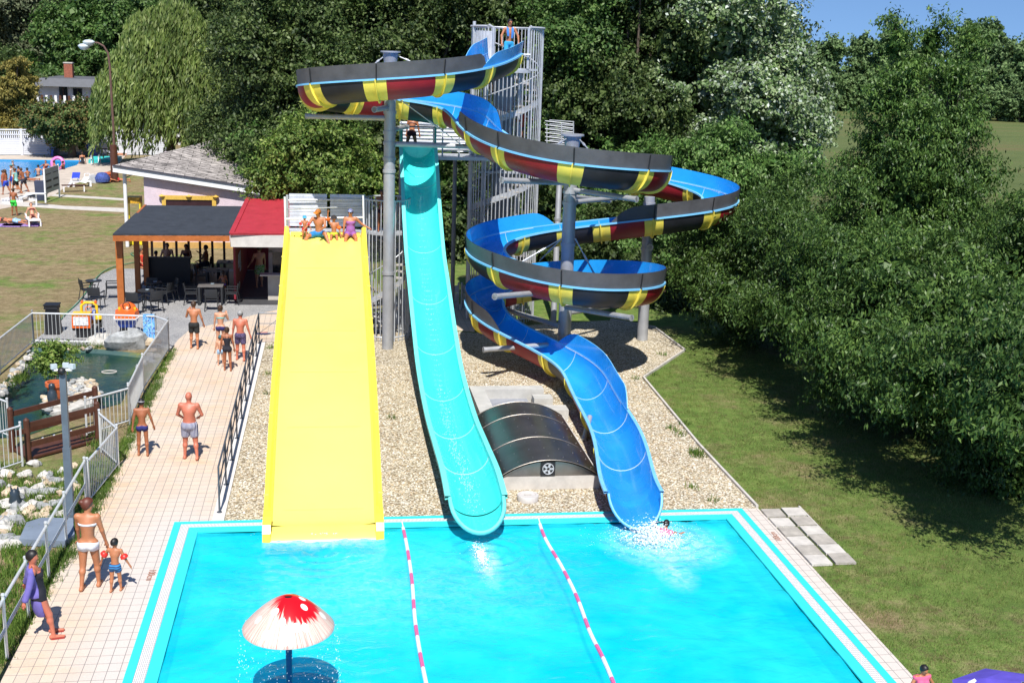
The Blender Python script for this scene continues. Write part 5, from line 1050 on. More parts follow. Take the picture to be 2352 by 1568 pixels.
skins = {}
def skin(tone):
    if tone not in skins:
        c = {'fair': (.62, .36, .24), 'tan': (.50, .22, .11), 'brown': (.36, .14, .065), 'pink': (.58, .20, .13), 'pale': (.66, .43, .32)}[tone]
        c = (c[0]*.88, c[1]*.78, c[2]*.72)
        m, nt, b = base_mat('skin '+tone); f = noise(nt, 5, 3, wpos(nt)); nt.links.new(ramp(nt, f, [(.3, tuple(x*.88 for x in c)), (.7, tuple(min(1, x*1.08) for x in c))]), b.inputs['Base Color'])
        b.inputs['Roughness'].default_value = .5; b.inputs['Subsurface Weight'].default_value = .06; b.inputs['Subsurface Radius'].default_value = (.02, .008, .004); skins[tone] = m
    return skins[tone]
def cloth(name, c, c2=None, sc=20, ax='X', rough=.85):
    if 'cl '+name in MATS: return MATS['cl '+name]
    m, nt, b = base_mat(name); b.inputs['Roughness'].default_value = rough
    if c2 is None: nt.links.new(ramp(nt, noise(nt, 9, 3, wpos(nt)), [(.3, tuple(x*.8 for x in c)), (.7, c)]), b.inputs['Base Color'])
    elif ax == 'N': nt.links.new(ramp(nt, noise(nt, sc, 2, wpos(nt)), [(.48, c), (.52, c2)], 'LINEAR'), b.inputs['Base Color'])
    else:
        wv = nn(nt, 'ShaderNodeTexWave'); wv.bands_direction = ax; wv.inputs['Scale'].default_value = sc; wv.inputs['Distortion'].default_value = .6; wv.inputs['Detail'].default_value = 1
        tc_ = nn(nt, 'ShaderNodeTexCoord'); nt.links.new(tc_.outputs['Object'], wv.inputs['Vector']); nt.links.new(ramp(nt, wv.outputs['Fac'], [(.58, c), (.66, c2)]), b.inputs['Base Color'])
    MATS['cl '+name] = m; return m
def person(label, at, h, face, pose=None, tone='tan', fat=1., fem=False, wear=(), hair=('short', (.03, .02, .015)), res=None, ph=None, group=None, kid=False, cat='person', eyes=False, wrap=None):
    """face: heading in degrees, 0 looks away from the camera (+Y), 90 looks right"""
    po = dict(lean=3, side=0, yaw=0, nod=0, ll=(4, 4, -6, 3), rl=(10, 4, 4, 3), la=(2, 12, 12, 8), ra=(2, 12, 12, 8), twist=0); po.update(pose or {})
    t = thing('person', label, cat, tuple(at), -R_(face), group); g = h; hd = .072*(1.32 if kid else 1); fr = .92 if fem else 1.
    D = lambda s, f, a: np.array([s*math.sin(R_(a)), math.sin(R_(f))*math.cos(R_(a)), -math.cos(R_(f))*math.cos(R_(a))])
    legk = .92 if kid else 1.; J = {}
    hip0 = np.zeros(3)
    L, Sd = R_(po['lean']), R_(po['side']); up = np.array([math.sin(Sd), math.sin(L)*math.cos(Sd), math.cos(L)*math.cos(Sd)]); rt = np.array([math.cos(Sd), 0, -math.sin(Sd)]); fw = np.cross(up, rt); rt = np.cross(fw, up)
    tw = R_(po['twist']); srt = rt*math.cos(tw)+fw*math.sin(tw)
    feet = []
    for s, k in ((-1, 'll'), (1, 'rl')):
        f1, a1, f2, a2 = po[k]; hp = rt*s*.052*g; kn = hp+D(s, f1, a1)*.235*g*legk; an = kn+D(s, f2, a2)*.235*g*legk; J[k] = (hp, kn, an); feet.append(an[2])
    if ph is None: z0 = -min(feet)+.04*g
    else: z0 = ph
    O = np.array([0, 0, z0])
    for k in ('ll', 'rl'): J[k] = tuple(p+O for p in J[k])
    ch = O+up*.235*g; nk = O+up*.315*g; sw = .108*g*fr*(1.02 if kid else 1.0)*(1+.5*(fat-1)); sh = {-1: O+up*.30*g-srt*sw, 1: O+up*.30*g+srt*sw}
    for s, k in ((-1, 'la'), (1, 'ra')):
        f1, a1, f2, a2 = po[k]; el = sh[s]+D(s, f1, a1)*.165*g; wr = el+D(s, f2, a2)*.15*g; J[k] = (sh[s], el, wr)
    hy, hn = R_(po['yaw']), R_(po['nod']+po['lean']*.3); hu = np.array([0, math.sin(hn), math.cos(hn)]); hf0 = np.array([0, math.cos(hn), -math.sin(hn)])
    hf = hf0*math.cos(hy)+np.array([1, 0, 0])*math.sin(hy); hr = np.cross(hf, hu); hc = nk+up*.03*g+hu*.075*g*(1.1 if kid else 1); HA = np.stack([hr, hf, hu]); TA = np.stack([srt, fw, up])
    ft = {}
    for k in ('ll', 'rl'):
        hp, kn, an = J[k]; fl = po.get('foot_'+k, 0); d = np.array([0, math.cos(R_(fl)), math.sin(R_(fl))]); 
        if 'f'+k in po: d = np.array(po['f'+k], float)
        ft[k] = (an-d*.025*g+np.array([0, 0, -.018*g]), an+d*.105*g+np.array([0, 0, -.024*g]))
    def torso(p, e=0., bust=True):
        d = ellip(p, O+up*.012*g, TA, np.array([.088*(1.08 if fem else 1)*fat, .062*fat, .068])*g); d = smin(d, capsule(p, O+up*.02*g, ch-up*.03*g, .064*g*fat*(.9 if fem else 1), .068*g*fat), .03*g)
        d = smin(d, ellip(p, ch, TA, np.array([.098*fr*(1+.6*(fat-1)), .062*fat, .085])*g), .03*g); d = smin(d, capsule(p, sh[-1]-up*.004*g, sh[1]-up*.004*g, .034*g, .034*g), .035*g)
        if fat > 1.08: d = smin(d, ellip(p, O+up*.08*g+fw*.025*g, TA, np.array([.075, .06, .07])*g*fat), .03*g)
        for s in (-1, 1):
            d = smin(d, np.linalg.norm(p-(O-fw*.032*g+rt*s*.042*g-up*.005*g), axis=1)-.05*g*(1.06 if fem else .95), .02*g)
            if fem and not kid: d = smin(d, np.linalg.norm(p-(ch+fw*.052*g+srt*s*.042*g-up*.01*g), axis=1)-.036*g, .015*g)
        return d
    def leg(p, k, f=1.):
        hp, kn, an = J[k]; d = capsule(p, hp, kn, .050*g*fat*(1.05 if fem else 1), .034*g*fat**.5)
        if f < 1: return d
        d = smin(d, capsule(p, kn, an, .033*g, .020*g), .012*g); cb = kn+(an-kn)*.3-np.array([0, .008*g, 0]); d = smin(d, np.linalg.norm(p-cb, axis=1)-.033*g*fat**.4, .02*g)
        return smin(d, capsule(p, ft[k][0], ft[k][1], .024*g, .015*g), .012*g)
    def arm(p, k): a, e, w = J[k]; d = capsule(p, a, e, .031*g*fat**.7, .023*g); d = smin(d, capsule(p, e, w, .024*g, .015*g), .012*g); hd_ = (w-e)/np.linalg.norm(w-e); return smin(d, capsule(p, w, w+hd_*.042*g, .016*g, .02*g), .01*g)
    def head(p):
        d = ellip(p, hc+hu*.012*g, HA, np.array([.046, .058, .060])*g*(1.2 if kid else 1)); d = smin(d, ellip(p, hc-hu*.035*g+hf*.016*g, HA, np.array([.034, .036, .04])*g*(1.15 if kid else 1)), .02*g); return d
    def body(p):
        d = torso(p); 
        for k in ('ll', 'rl'): d = smin(d, leg(p, k), .018*g)
        for k in ('la', 'ra'): d = smin(d, arm(p, k), .014*g)
        hh = smin(head(p), capsule(p, nk-up*.02*g, hc-hu*.03*g, .033*g*fat**.5, .029*g), .015*g)
        hh = smin(hh, capsule(p, hc+hf*.055*g*(1.18 if kid else 1)+hu*.012*g, hc+hf*.064*g*(1.18 if kid else 1)-hu*.012*g, .006*g, .010*g), .008*g)
        for s in (-1, 1): hh = smin(hh, ellip(p, hc+hr*s*.048*g*(1.2 if kid else 1), HA, np.array([.006, .013, .019])*g), .004*g)
        return smin(d, hh, .018*g)
    pts = np.array([q for k in ('ll', 'rl', 'la', 'ra') for q in J[k]]+[hc+hu*.07*g, hc-hu*.07*g, O]+[q for k in ft for q in ft[k]]); lo = pts.min(0)-.115*g*max(1, fat); hi = pts.max(0)+.115*g*max(1, fat)
    lo[2] = min(pts[:, 2].min()-.05*g, lo[2]); r = res or .013*g
    V, Qd = nets(body, lo, hi, r); mb = MB(); mb.v = [tuple(q) for q in V]; mb.n = len(V); mb.f = [tuple(q) for q in Qd]; mb.m = [0]*len(Qd)
    for s, k in ((-1, 'la'), (1, 'ra')):       # fingers: five, unequal, slightly curled
        a, e, w = J[k]; d = (w-e)/np.linalg.norm(w-e); side = np.cross(d, [0, 0, 1.]); side = side/(np.linalg.norm(side)+1e-6) if np.linalg.norm(side) > .1 else np.array([0, 1., 0])
        pn = np.cross(side, d); pl = w+d*.05*g
        for j, (o_, L_) in enumerate(((-.018, .030), (-.006, .038), (.006, .035), (.017, .026))): b0 = pl+side*o_*g; b1 = b0+d*L_*.5*g-pn*.002*g; b2 = b1+d*L_*.45*g-pn*.012*g; mb.tube([b0, b1, b2], [.0068*g, .006*g, .0045*g], 6)
        b0 = w+d*.02*g-side*.015*g; mb.tube([b0, b0-side*.02*g+d*.018*g, b0-side*.024*g+d*.036*g-pn*.008*g], [.0075*g, .0065*g, .005*g], 6)
    bd = mb.build('body', skin(tone), t, smooth=180, world=False)
    def part(name, fn, m, lo_=None, hi_=None, par=None, rr=None):
        try: V, Qd = nets(fn, lo if lo_ is None else lo_, hi if hi_ is None else hi_, rr or r)
        except ValueError: return
        if not len(V): return
        q = MB(); q.v = [tuple(a) for a in V]; q.n = len(V); q.f = [tuple(a) for a in Qd]; q.m = [0]*len(Qd); return q.build(name, m, t, smooth=180, world=False)
    U = lambda p: (p-O)@up/g
    for wkind, m in wear:
        if wkind in ('trunks', 'long_trunks', 'short_trunks'):
            fr_ = {'trunks': .72, 'long_trunks': .95, 'short_trunks': .42}[wkind]
            def fn(p):
                d = np.maximum(torso(p)-.011*g, np.maximum(U(p)-.055, -.075-U(p))*g)
                for k in ('ll', 'rl'):
                    hp, kn, an = J[k]; ax = (kn-hp)/np.linalg.norm(kn-hp); tt = (p-hp)@ax; dd = capsule(p, hp, hp+(kn-hp)*1.1, .060*g*fat, .050*g*fat**.5); dd = np.maximum(dd, tt-fr_*np.linalg.norm(kn-hp)); dd = np.maximum(dd, -tt-.03*g); d = smin(d, dd, .012*g)
                return d
            part('swim_shorts', fn, m)
        elif wkind == 'briefs':
            def fn(p):
                d = smin(torso(p), np.minimum(leg(p, 'll', .5), leg(p, 'rl', .5)), .018*g)-.006*g; return np.maximum(d, ellip(p, O-up*.018*g-fw*.004*g, TA, np.array([.135*fat, .135*fat, .062])*g))
            part('swim_briefs', fn, m)
        elif wkind == 'bra':
            part('bikini_top', lambda p: np.maximum(torso(p)-.006*g, np.abs(U(p)-.222)*g-(.014*g+.022*g*np.clip((p-O)@fw/(.07*g), 0, 1))), m)
        elif wkind == 'swimsuit':
            def fn(p):
                a = np.maximum(torso(p)-.006*g, np.maximum(U(p)-.255, -U(p)+.0)*g); b = np.maximum(smin(torso(p), np.minimum(leg(p, 'll', .5), leg(p, 'rl', .5)), .018*g)-.006*g, ellip(p, O-up*.0*g, TA, np.array([.135*fat, .135*fat, .08])*g)); return np.minimum(a, b)
            part('swimsuit', fn, m)
            q = MB()
            for s in (-1, 1): q.tube([ch+srt*s*.035*g+fw*.07*g+up*.01*g, sh[s]*.5+nk*.5+up*.03*g, ch+srt*s*.03*g-fw*.072*g*1.0+up*.02*g], .006*g, 5)
            q.build('strap', m, t, smooth=60, world=False)
        elif wkind in ('vest', 'robe'):
            low = -.02 if wkind == 'vest' else -.26
            def fn(p):
                d = torso(p)-.014*g; d = np.maximum(d, np.maximum(U(p)-.32, -U(p)+(-.02 if wkind == 'vest' else .0))*g)
                if wkind == 'robe':
                    for k in ('la', 'ra'): a, e, w = J[k]; d = smin(d, np.minimum(capsule(p, a, e, .04*g, .036*g), capsule(p, e, w-(w-e)*.12, .034*g, .034*g)), .015*g)
                    skirt = ellip(p, O-up*.1*g, TA, np.array([.115, .10, .2])*g); d = smin(d, np.maximum(skirt, np.maximum(U(p)-.06, -.24-U(p))*g), .03*g); front = (p-O)@fw-.012*g; d = np.maximum(d, front-.03*g*0)
                return d
            part('vest' if wkind == 'vest' else 'open_robe', fn, m)
        elif wkind == 'arm_floats':
            for k in ('la', 'ra'):
                a, e, w = J[k]; q = MB(); q.tube([a+(e-a)*.45, a+(e-a)*.6, a+(e-a)*.9, e], [.03*g, .062*g, .068*g, .035*g], 12); q.build('arm_float', m, t, smooth=60, world=False)
        elif wkind == 'bucket_hat':
            q = MB(); s = g*(1.22 if kid else 1); M3 = Matrix([list(hr), list(hf), list(hu)]).transposed(); pr_ = [(.086, .005), (.066, .03), (.058, .062), (.03, .08), (0, .082)]; q.lathe((0, 0, 0), [(a*s, b*s) for a, b in pr_], 16); q.v = [tuple(Vector(hc)+M3@Vector(v)) for v in q.v]; q.build('hat', m, t, smooth=60, world=False)
        elif wkind in ('cap', 'bandana', 'swim_cap'):
            part('cap' if wkind != 'bandana' else 'headscarf', lambda p: np.maximum(head(p)-.009*g, -((p-hc)@hu-.012*g-((p-hc)@hf)*.12)), m, hc-.14*g, hc+.14*g, rr=r*.8)
            if wkind == 'cap': q = MB(); c0 = hc+hu*.028*g+hf*.05*g; q.grid([[c0+hr*x*.045*g*k+hf*y*g for x in np.linspace(-1, 1, 7)] for y, k in ((0, 1), (.03, .95), (.05, .7))]); q.grid([[c0+hr*x*.045*g*k+hf*y*g-hu*.004*g for x in np.linspace(1, -1, 7)] for y, k in ((0, 1), (.03, .95), (.05, .7))]); q.build('cap_peak', m, t, world=False)
        elif wkind == 'glasses':
            q = MB(); e0 = hc+hf*.052*g*(1.15 if kid else 1)+hu*.008*g; M3 = Matrix([list(hr), list(hf), list(hu)]).transposed()
            for s in (-1, 1): q.box(e0+hr*s*.02*g, (.03*g, .012*g, .02*g), M3)
            q.box(e0, (.03*g, .008*g, .005*g), M3); q.build('sunglasses', m, t, world=False)
        elif wkind == 'towel_neck':
            q = MB()
            for s in (-1, 1): q.grid([[sh[s]*.45+nk*.55+up*.03*g-fw*.02*g+rt*x*.04*g for x in (-.5, .5)], [sh[s]*.5+nk*.5+fw*.05*g+up*.01*g+rt*x*.05*g for x in (-.5, .5)], [ch+rt*s*.05*g+fw*.078*g+rt*x*.05*g for x in (-.5, .5)], [O+up*(.12 if s < 0 else .16)*g+rt*s*.04*g+fw*.085*g+rt*x*.04*g for x in (-.5, .5)]])
            q.build('towel', m, t, smooth=60, world=False)
        elif wkind == 'sandals':
            for k in ('ll', 'rl'): a, b = ft[k]; q = MB(); c = (a+b)/2-np.array([0, 0, .018*g]); q.bar(a-np.array([0, 0, .02*g]), b-np.array([0, 0, .012*g]), .05*g, .012*g); q.build('sandal', m, t, world=False)
        elif wkind == 'band':
            part('head_band', lambda p: np.maximum(head(p)-.011*g, np.abs((p-hc)@hu-.022*g)-.009*g), m, hc-.12*g, hc+.12*g, rr=r*.7)
    if hair:
        kind, c = hair; hm = cloth('hair %.2f %.2f' % (c[0], c[2]), c, rough=.5) if 'cl hair %.2f %.2f' % (c[0], c[2]) not in MATS else MATS['cl hair %.2f %.2f' % (c[0], c[2])]
        def fh(p):
            d = head(p)-(.009 if kind == 'short' else .012)*g; b = (p-hc)@hf; z = (p-hc)@hu; d = np.maximum(d, np.minimum(1, 1)*(b-.022*g-z*.75)); d = np.maximum(d, -z-(.028 if kind == 'short' else .05)*g)
            if kind in ('bun', 'tail'): d = smin(d, np.linalg.norm(p-(hc-hf*.065*g+hu*.03*g), axis=1)-.026*g, .01*g)
            if kind in ('long', 'tail'): d = smin(d, capsule(p, hc-hf*.055*g+hu*.01*g, nk-up*.03*g-fw*.045*g, .03*g if kind == 'long' else .016*g, .022*g), .015*g)
            return d
        part('hair', fh, hm, hc-np.array([.15, .15, .24])*g, hc+.15*g, rr=r*.8)
    if eyes:
        for s in (-1, 1): q = MB(); q.lathe(hc+hf*.053*g*(1.15 if kid else 1)+hr*s*.018*g+hu*.006*g, [(0, -.005*g), (.006*g, 0), (0, .005*g)], 8); q.build('eye', black_m, t, world=False)
        q = MB(); q.tube([hc+hf*.05*g+hr*x*.014*g-hu*(.036-.004*abs(x))*g for x in (-1, 0, 1)], .004*g, 5); q.build('mouth', mat('lips', (.35, .08, .07), .5), t, world=False)
    return t, J, dict(hand=lambda k: J[k][2]+(J[k][2]-J[k][1])/np.linalg.norm(J[k][2]-J[k][1])*.05*g, O=O)
dk, br, rd_, gy = (.012, .009, .008), (.06, .03, .015), (.12, .03, .015), (.2, .2, .2)
C_ = cloth
# walkers on the tiles
person('man in black and green swim shorts walking away with one hand raised', G(447, 800), 1.60, 6, dict(ra=(4, 16, 22, 10), la=(20, 20, 150, -18), ll=(6, 3, -4, 2), rl=(-3, 3, -12, 3)), 'tan', wear=[('trunks', C_('black trunks with green', (.012, .014, .014), (.02, .02, .02)))], hair=('short', br))
w_ = bpy.data.objects[-1] if False else None
person('woman in turquoise bikini top and navy briefs seen from behind, beyond the girl', G(508, 803), 1.5, 2, dict(ra=(30, 20, 140, -15), la=(4, 10, 10, 6)), 'fair', fem=True, wear=[('bra', C_('turquoise bikini cloth', (.1, .5, .5))), ('briefs', C_('navy and red briefs', (.02, .02, .12)))], hair=('bun', br))
person('man in white cap and dark patterned swim shorts walking away', G(553, 827), 1.62, 8, dict(ra=(-4, 16, 8, 14), la=(4, 10, 8, 8), nod=14, ll=(8, 4, 0, 3), rl=(-6, 4, -14, 4)), 'pink', 1.05, wear=[('trunks', C_('dark violet dotted trunks', (.03, .012, .05), (.12, .1, .2), 60, 'N')), ('swim_cap', C_('grey white cap', (.5, .5, .5)))], hair=('short', gy))
person('girl in black one-piece swimsuit with her hair in a bun, seen from behind', G(523, 851), 1.38, 0, dict(nod=10, ll=(6, 2, 0, 2), rl=(-2, 2, -8, 3)), 'brown', .92, fem=True, kid=False, wear=[('swimsuit', C_('black swimsuit', (.012, .012, .02)))], hair=('bun', br))
person('small boy in pale blue trunks walking beside the girl in black swimsuit', G(507, 838), .98, -8, dict(), 'fair', kid=True, wear=[('short_trunks', C_('pale blue trunks', (.35, .55, .75))), ('swim_cap', C_('teal cap', (.05, .25, .28)))], hair=('short', dk))
person('slim tanned boy in dark blue briefs with pink waistband and black head band', G(329, 1045), 1.44, -4, dict(la=(0, 12, -6, 8), ra=(4, 16, 12, 14), ll=(5, 3, -4, 2), rl=(-3, 3, -10, 3), nod=8), 'brown', .88, wear=[('briefs', C_('dark blue and pink briefs', (.02, .025, .16))), ('band', C_('white swim goggles strap', (.5, .5, .55)))], hair=('short', dk))
person('bald sunburnt man in navy and white striped swim shorts walking away', G(437, 1054), 1.70, 6, dict(la=(14, 20, 50, -24), ra=(14, 20, 60, -24), ll=(8, 4, -2, 3), rl=(4, 7, -16, 7)), 'pink', 1.16, wear=[('trunks', C_('navy and white striped trunks', (.012, .018, .12), (.6, .6, .64), 11, 'X'))], hair=None)
t, J, q = person('woman in white bikini with dark red hair walking and looking right', G(208, 1350), 1.76, 6, dict(yaw=62, nod=14, ra=(6, 13, 14, 10), la=(16, 6, 20, 4), ll=(-2, 3, -14, 2), rl=(12, 3, 2, 2)), 'tan', 1.06, fem=True, wear=[('bra', C_('white bikini cloth', (.75, .74, .78))), ('briefs', C_('white bikini cloth', (.75, .74, .78)))], hair=('bun', rd_), res=.019)
person('little boy with red inflatable arm floats and blue trunks beside the woman in white bikini', G(267, 1357), 1.06, 14, dict(yaw=20, la=(4, 42, 10, 20), ra=(2, 26, 14, 24), ll=(-4, 3, -8, 2), rl=(8, 3, 4, 2)), 'tan', .95, kid=True, wear=[('short_trunks', C_('blue and navy trunks', (.03, .2, .45), (.02, .03, .1), 7, 'Z')), ('arm_floats', C_('red arm float', (.7, .03, .02), rough=.4))], hair=('short', dk), res=.014)
person('woman in black swimsuit and open lilac blue robe leaning on the handrail', G(96, 1462), 1.62, 78, dict(lean=-9, yaw=25, nod=8, la=(-20, 26, -14, 30), ra=(-14, 14, -20, 10), ll=(16, 4, 12, 3), rl=(22, 4, 8, 3)), 'pink', 1.06, fem=True, wear=[('swimsuit', C_('black swimsuit', (.012, .012, .02))), ('robe', C_('lilac blue robe', (.16, .13, .42))), ('sandals', C_('red flip flop', (.35, .04, .03)))], hair=('short', dk), res=.018)
# riders at the top of the yellow slide
sx = -.155; y0 = s0.y; zf = s0.z-H_
sit = lambda k=0: dict(lean=-4, ll=(72, 8, 12, 4), rl=(72, 8, 12, 4), foot_ll=-5, foot_rl=-5)
def seat(x_px, w_, **k): q = P(x_px, 520, y0-.15); return Vector((q.x, y0+.05, zf-.0))
person('toddler in a blue bucket hat at the head of the yellow slide', Vector((P(700, 530, y0).x, y0-.12, zf-.08)), .82, 178, dict(la=(6, 30, 16, 16), ra=(30, 26, 60, 0), ll=(10, 4, -14, 3), rl=(4, 4, 0, 3)), 'tan', kid=True, wear=[('short_trunks', C_('red trunks', (.5, .02, .03))), ('bucket_hat', C_('bright blue hat', (.05, .35, .6))), ('arm_floats', C_('red arm float', (.7, .03, .02)))], hair=None, res=.016, eyes=True)
person('man in orange cap and blue shorts sitting at the head of the yellow slide', Vector((P(733, 530, y0).x, y0+.05, zf-.02)), 1.72, 190, dict(lean=10, yaw=35, nod=18, ra=(30, 30, 60, 20), la=(30, 10, 80, -20), ll=(100, 26, 30, 24), rl=(84, 34, 14, 22), fll=(-.4, .8, -.2), frl=(.6, .6, -.3)), 'tan', 1.04, wear=[('trunks', C_('bright blue trunks', (.02, .22, .6))), ('cap', C_('orange cap', (.75, .25, .03)))], hair=('short', br), ph=.14, eyes=True)
person('child in a dark sun hat sitting with one arm up on the bar', Vector((P(767, 530, y0).x, y0+.0, zf)), 1.18, 180, dict(lean=-2, ra=(170, 22, 172, -4), la=(10, 14, 22, 10), ll=(74, 8, 8, 4), rl=(74, 8, 12, 4)), 'tan', kid=True, wear=[('short_trunks', C_('lime trunks', (.5, .6, .03))), ('bucket_hat', C_('dark sun hat', (.03, .025, .025))), ('arm_floats', C_('orange arm float', (.8, .16, .02))), ('glasses', C_('orange goggles', (.5, .1, .03)))], hair=None, ph=.12, eyes=True)
person('woman in striped swimsuit and blue headscarf sitting at the top of the yellow slide', Vector((P(805, 530, y0).x, y0+.05, zf)), 1.66, 178, dict(lean=2, yaw=24, nod=8, la=(-10, 46, 30, 58), ra=(12, 8, -8, 6), ll=(76, 10, 6, 5), rl=(76, 12, 6, 6)), 'tan', 1.12, fem=True, wear=[('swimsuit', C_('striped swimsuit', (.05, .1, .4), (.6, .1, .25), 9, 'Z')), ('bandana', C_('blue headscarf', (.03, .08, .45), (.4, .45, .6), 40, 'N')), ('glasses', black_m)], hair=('short', br), ph=.14)
q = P(846, 535, 41.9); person('boy in dark briefs standing with crossed arms on the small stair tower', Vector((1.75, 41.75, zf+.0)), 1.42, 180, dict(la=(30, 6, 70, -46), ra=(30, 6, 74, -46)), 'brown', .9, wear=[('briefs', C_('dark briefs', (.03, .01, .02)))], hair=('short', br), eyes=True)
# upper levels
q = P(1170, 128, 43.95); person('young man in bright blue shorts leaning on the bar at the tower top', Vector((q.x, 44.15, 9.33)), 1.72, 176, dict(lean=6, la=(12, 26, 22, 2), ra=(12, 26, 22, 2), yaw=-14, ll=(2, 5, -6, 4), rl=(10, 5, -16, 4)), 'tan', .9, wear=[('long_trunks', C_('bright blue board shorts', (.03, .38, .68))), ('towel_neck', C_('blue neck towel', (.04, .2, .55))), ('glasses', black_m)], hair=('short', dk), eyes=True, res=.017)
person('bather in a small bikini standing at the start of the turquoise slide', Vector((2.9, 44.2, zb_+.08)), 1.55, 20, dict(ll=(0, 14, -4, 10), rl=(0, 12, -4, 10), lean=16), 'tan', fem=True, wear=[('briefs', C_('dark bikini briefs', (.06, .02, .03))), ('bra', C_('dark bikini briefs', (.06, .02, .03)))], hair=('long', br))
q = P(1195, 330, 45.); person('child in a white cap and red vest climbing inside the stair tower', Vector((6.95, 44.9, q.z)), 1.35, 150, dict(la=(30, 20, 100, 0), ra=(20, 26, 90, 0)), 'tan', kid=True, wear=[('vest', C_('red vest', (.7, .06, .03))), ('short_trunks', C_('navy trunks', (.02, .03, .12))), ('swim_cap', C_('white cap', (.75, .75, .75)))], hair=None)
# swimmer and the girl at the corner
person('dark haired swimmer in pink splashing below the blue slide', G(1519, 1232)+Vector((0, 0, -.32)), 1.3, 30, dict(lean=52, la=(70, 30, 80, 20), ra=(60, 40, 90, 30), ll=(-20, 6, -30, 6), rl=(-10, 6, -20, 6)), 'tan', fem=True, wear=[('vest', C_('pink swim top', (.75, .12, .25)))], hair=('short', dk), ph=.1)
q = P(2118, 1536, 15.8); person('child with black hair and pink top at the lower right picture edge', Vector((q.x, q.y, 0)), q.z+.1, 170, dict(nod=16, yaw=-8, la=(6, 34, 30, -10), ra=(6, 34, 30, -10)), 'tan', fem=True, wear=[('vest', C_('pink swim top', (.75, .12, .25))), ('briefs', C_('pink swim top', (.75, .12, .25)))], hair=('short', dk), res=.017)
# pavilion guests
sitp = dict(lean=-2, ll=(80, 8, 6, 4), rl=(80, 8, 6, 4), la=(24, 16, 62, -8), ra=(24, 16, 62, -8)); R4 = .032
person('bare-chested man sitting on the booth bench facing out, left of the woman', Vector((-7.0, 53.75, .05)), 1.7, 180, sitp, 'fair', 1.05, wear=[('trunks', C_('dark trunks', (.03, .03, .05)))], ph=.5, res=R4)
person('dark haired woman in a bikini sitting facing out in the shade, right of the man', Vector((-6.2, 53.75, .05)), 1.62, 184, sitp, 'tan', fem=True, wear=[('bra', C_('dark bikini briefs', (.06, .02, .03))), ('briefs', C_('dark bikini briefs', (.06, .02, .03)))], hair=('long', dk), ph=.5, res=R4)
person('person with dark hair leaning over in front of the bare-chested man on the booth', Vector((-7.35, 52.4, .05)), 1.5, 20, dict(sitp, lean=14), 'tan', wear=[('trunks', C_('dark trunks', (.03, .03, .05)))], hair=('short', dk), ph=.48, res=R4)
person('man sitting sideways on a chair in the shade, facing left with a raised hand', Vector((-5.35, 53.4, .05)), 1.68, -80, dict(sitp, ra=(40, 10, 130, -10)), 'tan', wear=[('trunks', C_('dark trunks', (.03, .03, .05)))], hair=('short', dk), ph=.5, res=R4)
chair(Vector((-5.35, 53.4, .05)), 1.4, 'dark chair under the man who sits sideways in the pavilion')
person('person in a red top sitting at the left pavilion post, mostly hidden', Vector((-7.95, 53.0, 0)), 1.6, 120, sitp, 'tan', wear=[('vest', C_('red vest', (.7, .06, .03)))], hair=('short', br), ph=.48, res=R4)
person('little girl in a lilac bikini standing at the middle table under the pavilion', Vector(G(514, 680))+Vector((0, 0, .0)), 1.05, -10, dict(la=(30, 20, 70, 6)), 'tan', kid=True, fem=True, wear=[('briefs', C_('lilac briefs', (.35, .2, .6))), ('bra', C_('lilac briefs', (.35, .2, .6)))], hair=('tail', br), res=.026)
person('man in green and white patterned shorts standing at the dark kiosk entrance', G(597, 662), 1.78, -30, dict(la=(10, 20, 40, 10)), 'fair', 1.1, wear=[('trunks', C_('green leaf shorts', (.08, .3, .03), (.35, .45, .35), 22, 'N'))], hair=('short', br), res=R4)
# lawn and far pool
person('boy in bright green shorts standing on the lawn left of the lounger', G(33, 495), 1.55, 20, dict(la=(4, 14, 14, 8), ra=(20, 8, 80, -30)), 'brown', wear=[('trunks', C_('neon green shorts', (.05, .75, .08)))], hair=('short', br), res=R4)
o, _, _ = person('woman in a dark red bikini sunbathing on the white lounger with knees up', LNG.location+Vector((.02, .0, .2)), 1.6, 180-20, dict(lean=-38, nod=-10, ll=(110, 8, 20, 6), rl=(88, 12, 40, 10), la=(0, 24, 50, 20), ra=(0, 24, 50, 20)), 'fair', 1.02, fem=True, wear=[('bra', C_('dark red bikini', (.15, .02, .02))), ('briefs', C_('dark red bikini', (.15, .02, .02)))], hair=('short', rd_), ph=.26, res=R4)
def lying(label, q, rz, tone, wear, h=1.65, fem=False):
    t, _, _ = person(label, (0, 0, 0), h, 0, dict(ll=(3, 6, 3, 5), rl=(-3, 8, -3, 8), la=(0, 30, 10, 40), ra=(0, 40, 20, 10)), tone, fem=fem, wear=wear, res=R4)
    t.rotation_euler = (R_(-86), 0, rz); t.location = q+Vector((0, 0, .13)); return t
lying('sunbather in blue patterned trunks lying on a purple towel left of the lounger', G(68, 517), R_(72), 'tan', [('trunks', C_('blue patterned trunks', (.05, .3, .6), (.5, .6, .7), 20, 'N'))])
lying('reddish sunbather lying at the left picture edge on the purple towels', G(20, 512), R_(66), 'pink', [('briefs', C_('dark trunks', (.03, .03, .05)))])
stp = C_('purple striped towel', (.16, .03, .35), (.55, .45, .7), 4, 'X')
for k, (x, y, lb) in enumerate(((50, 517, 'purple striped towel under the sunbather next to the lounger'), (8, 518, 'purple striped towel at the left picture edge'))): q = G(x, y); tag(MB().box(q+Vector((0, 0, .015)), (1.9, 1.0, .02)).build('beach_towel', stp), lb, 'towel')
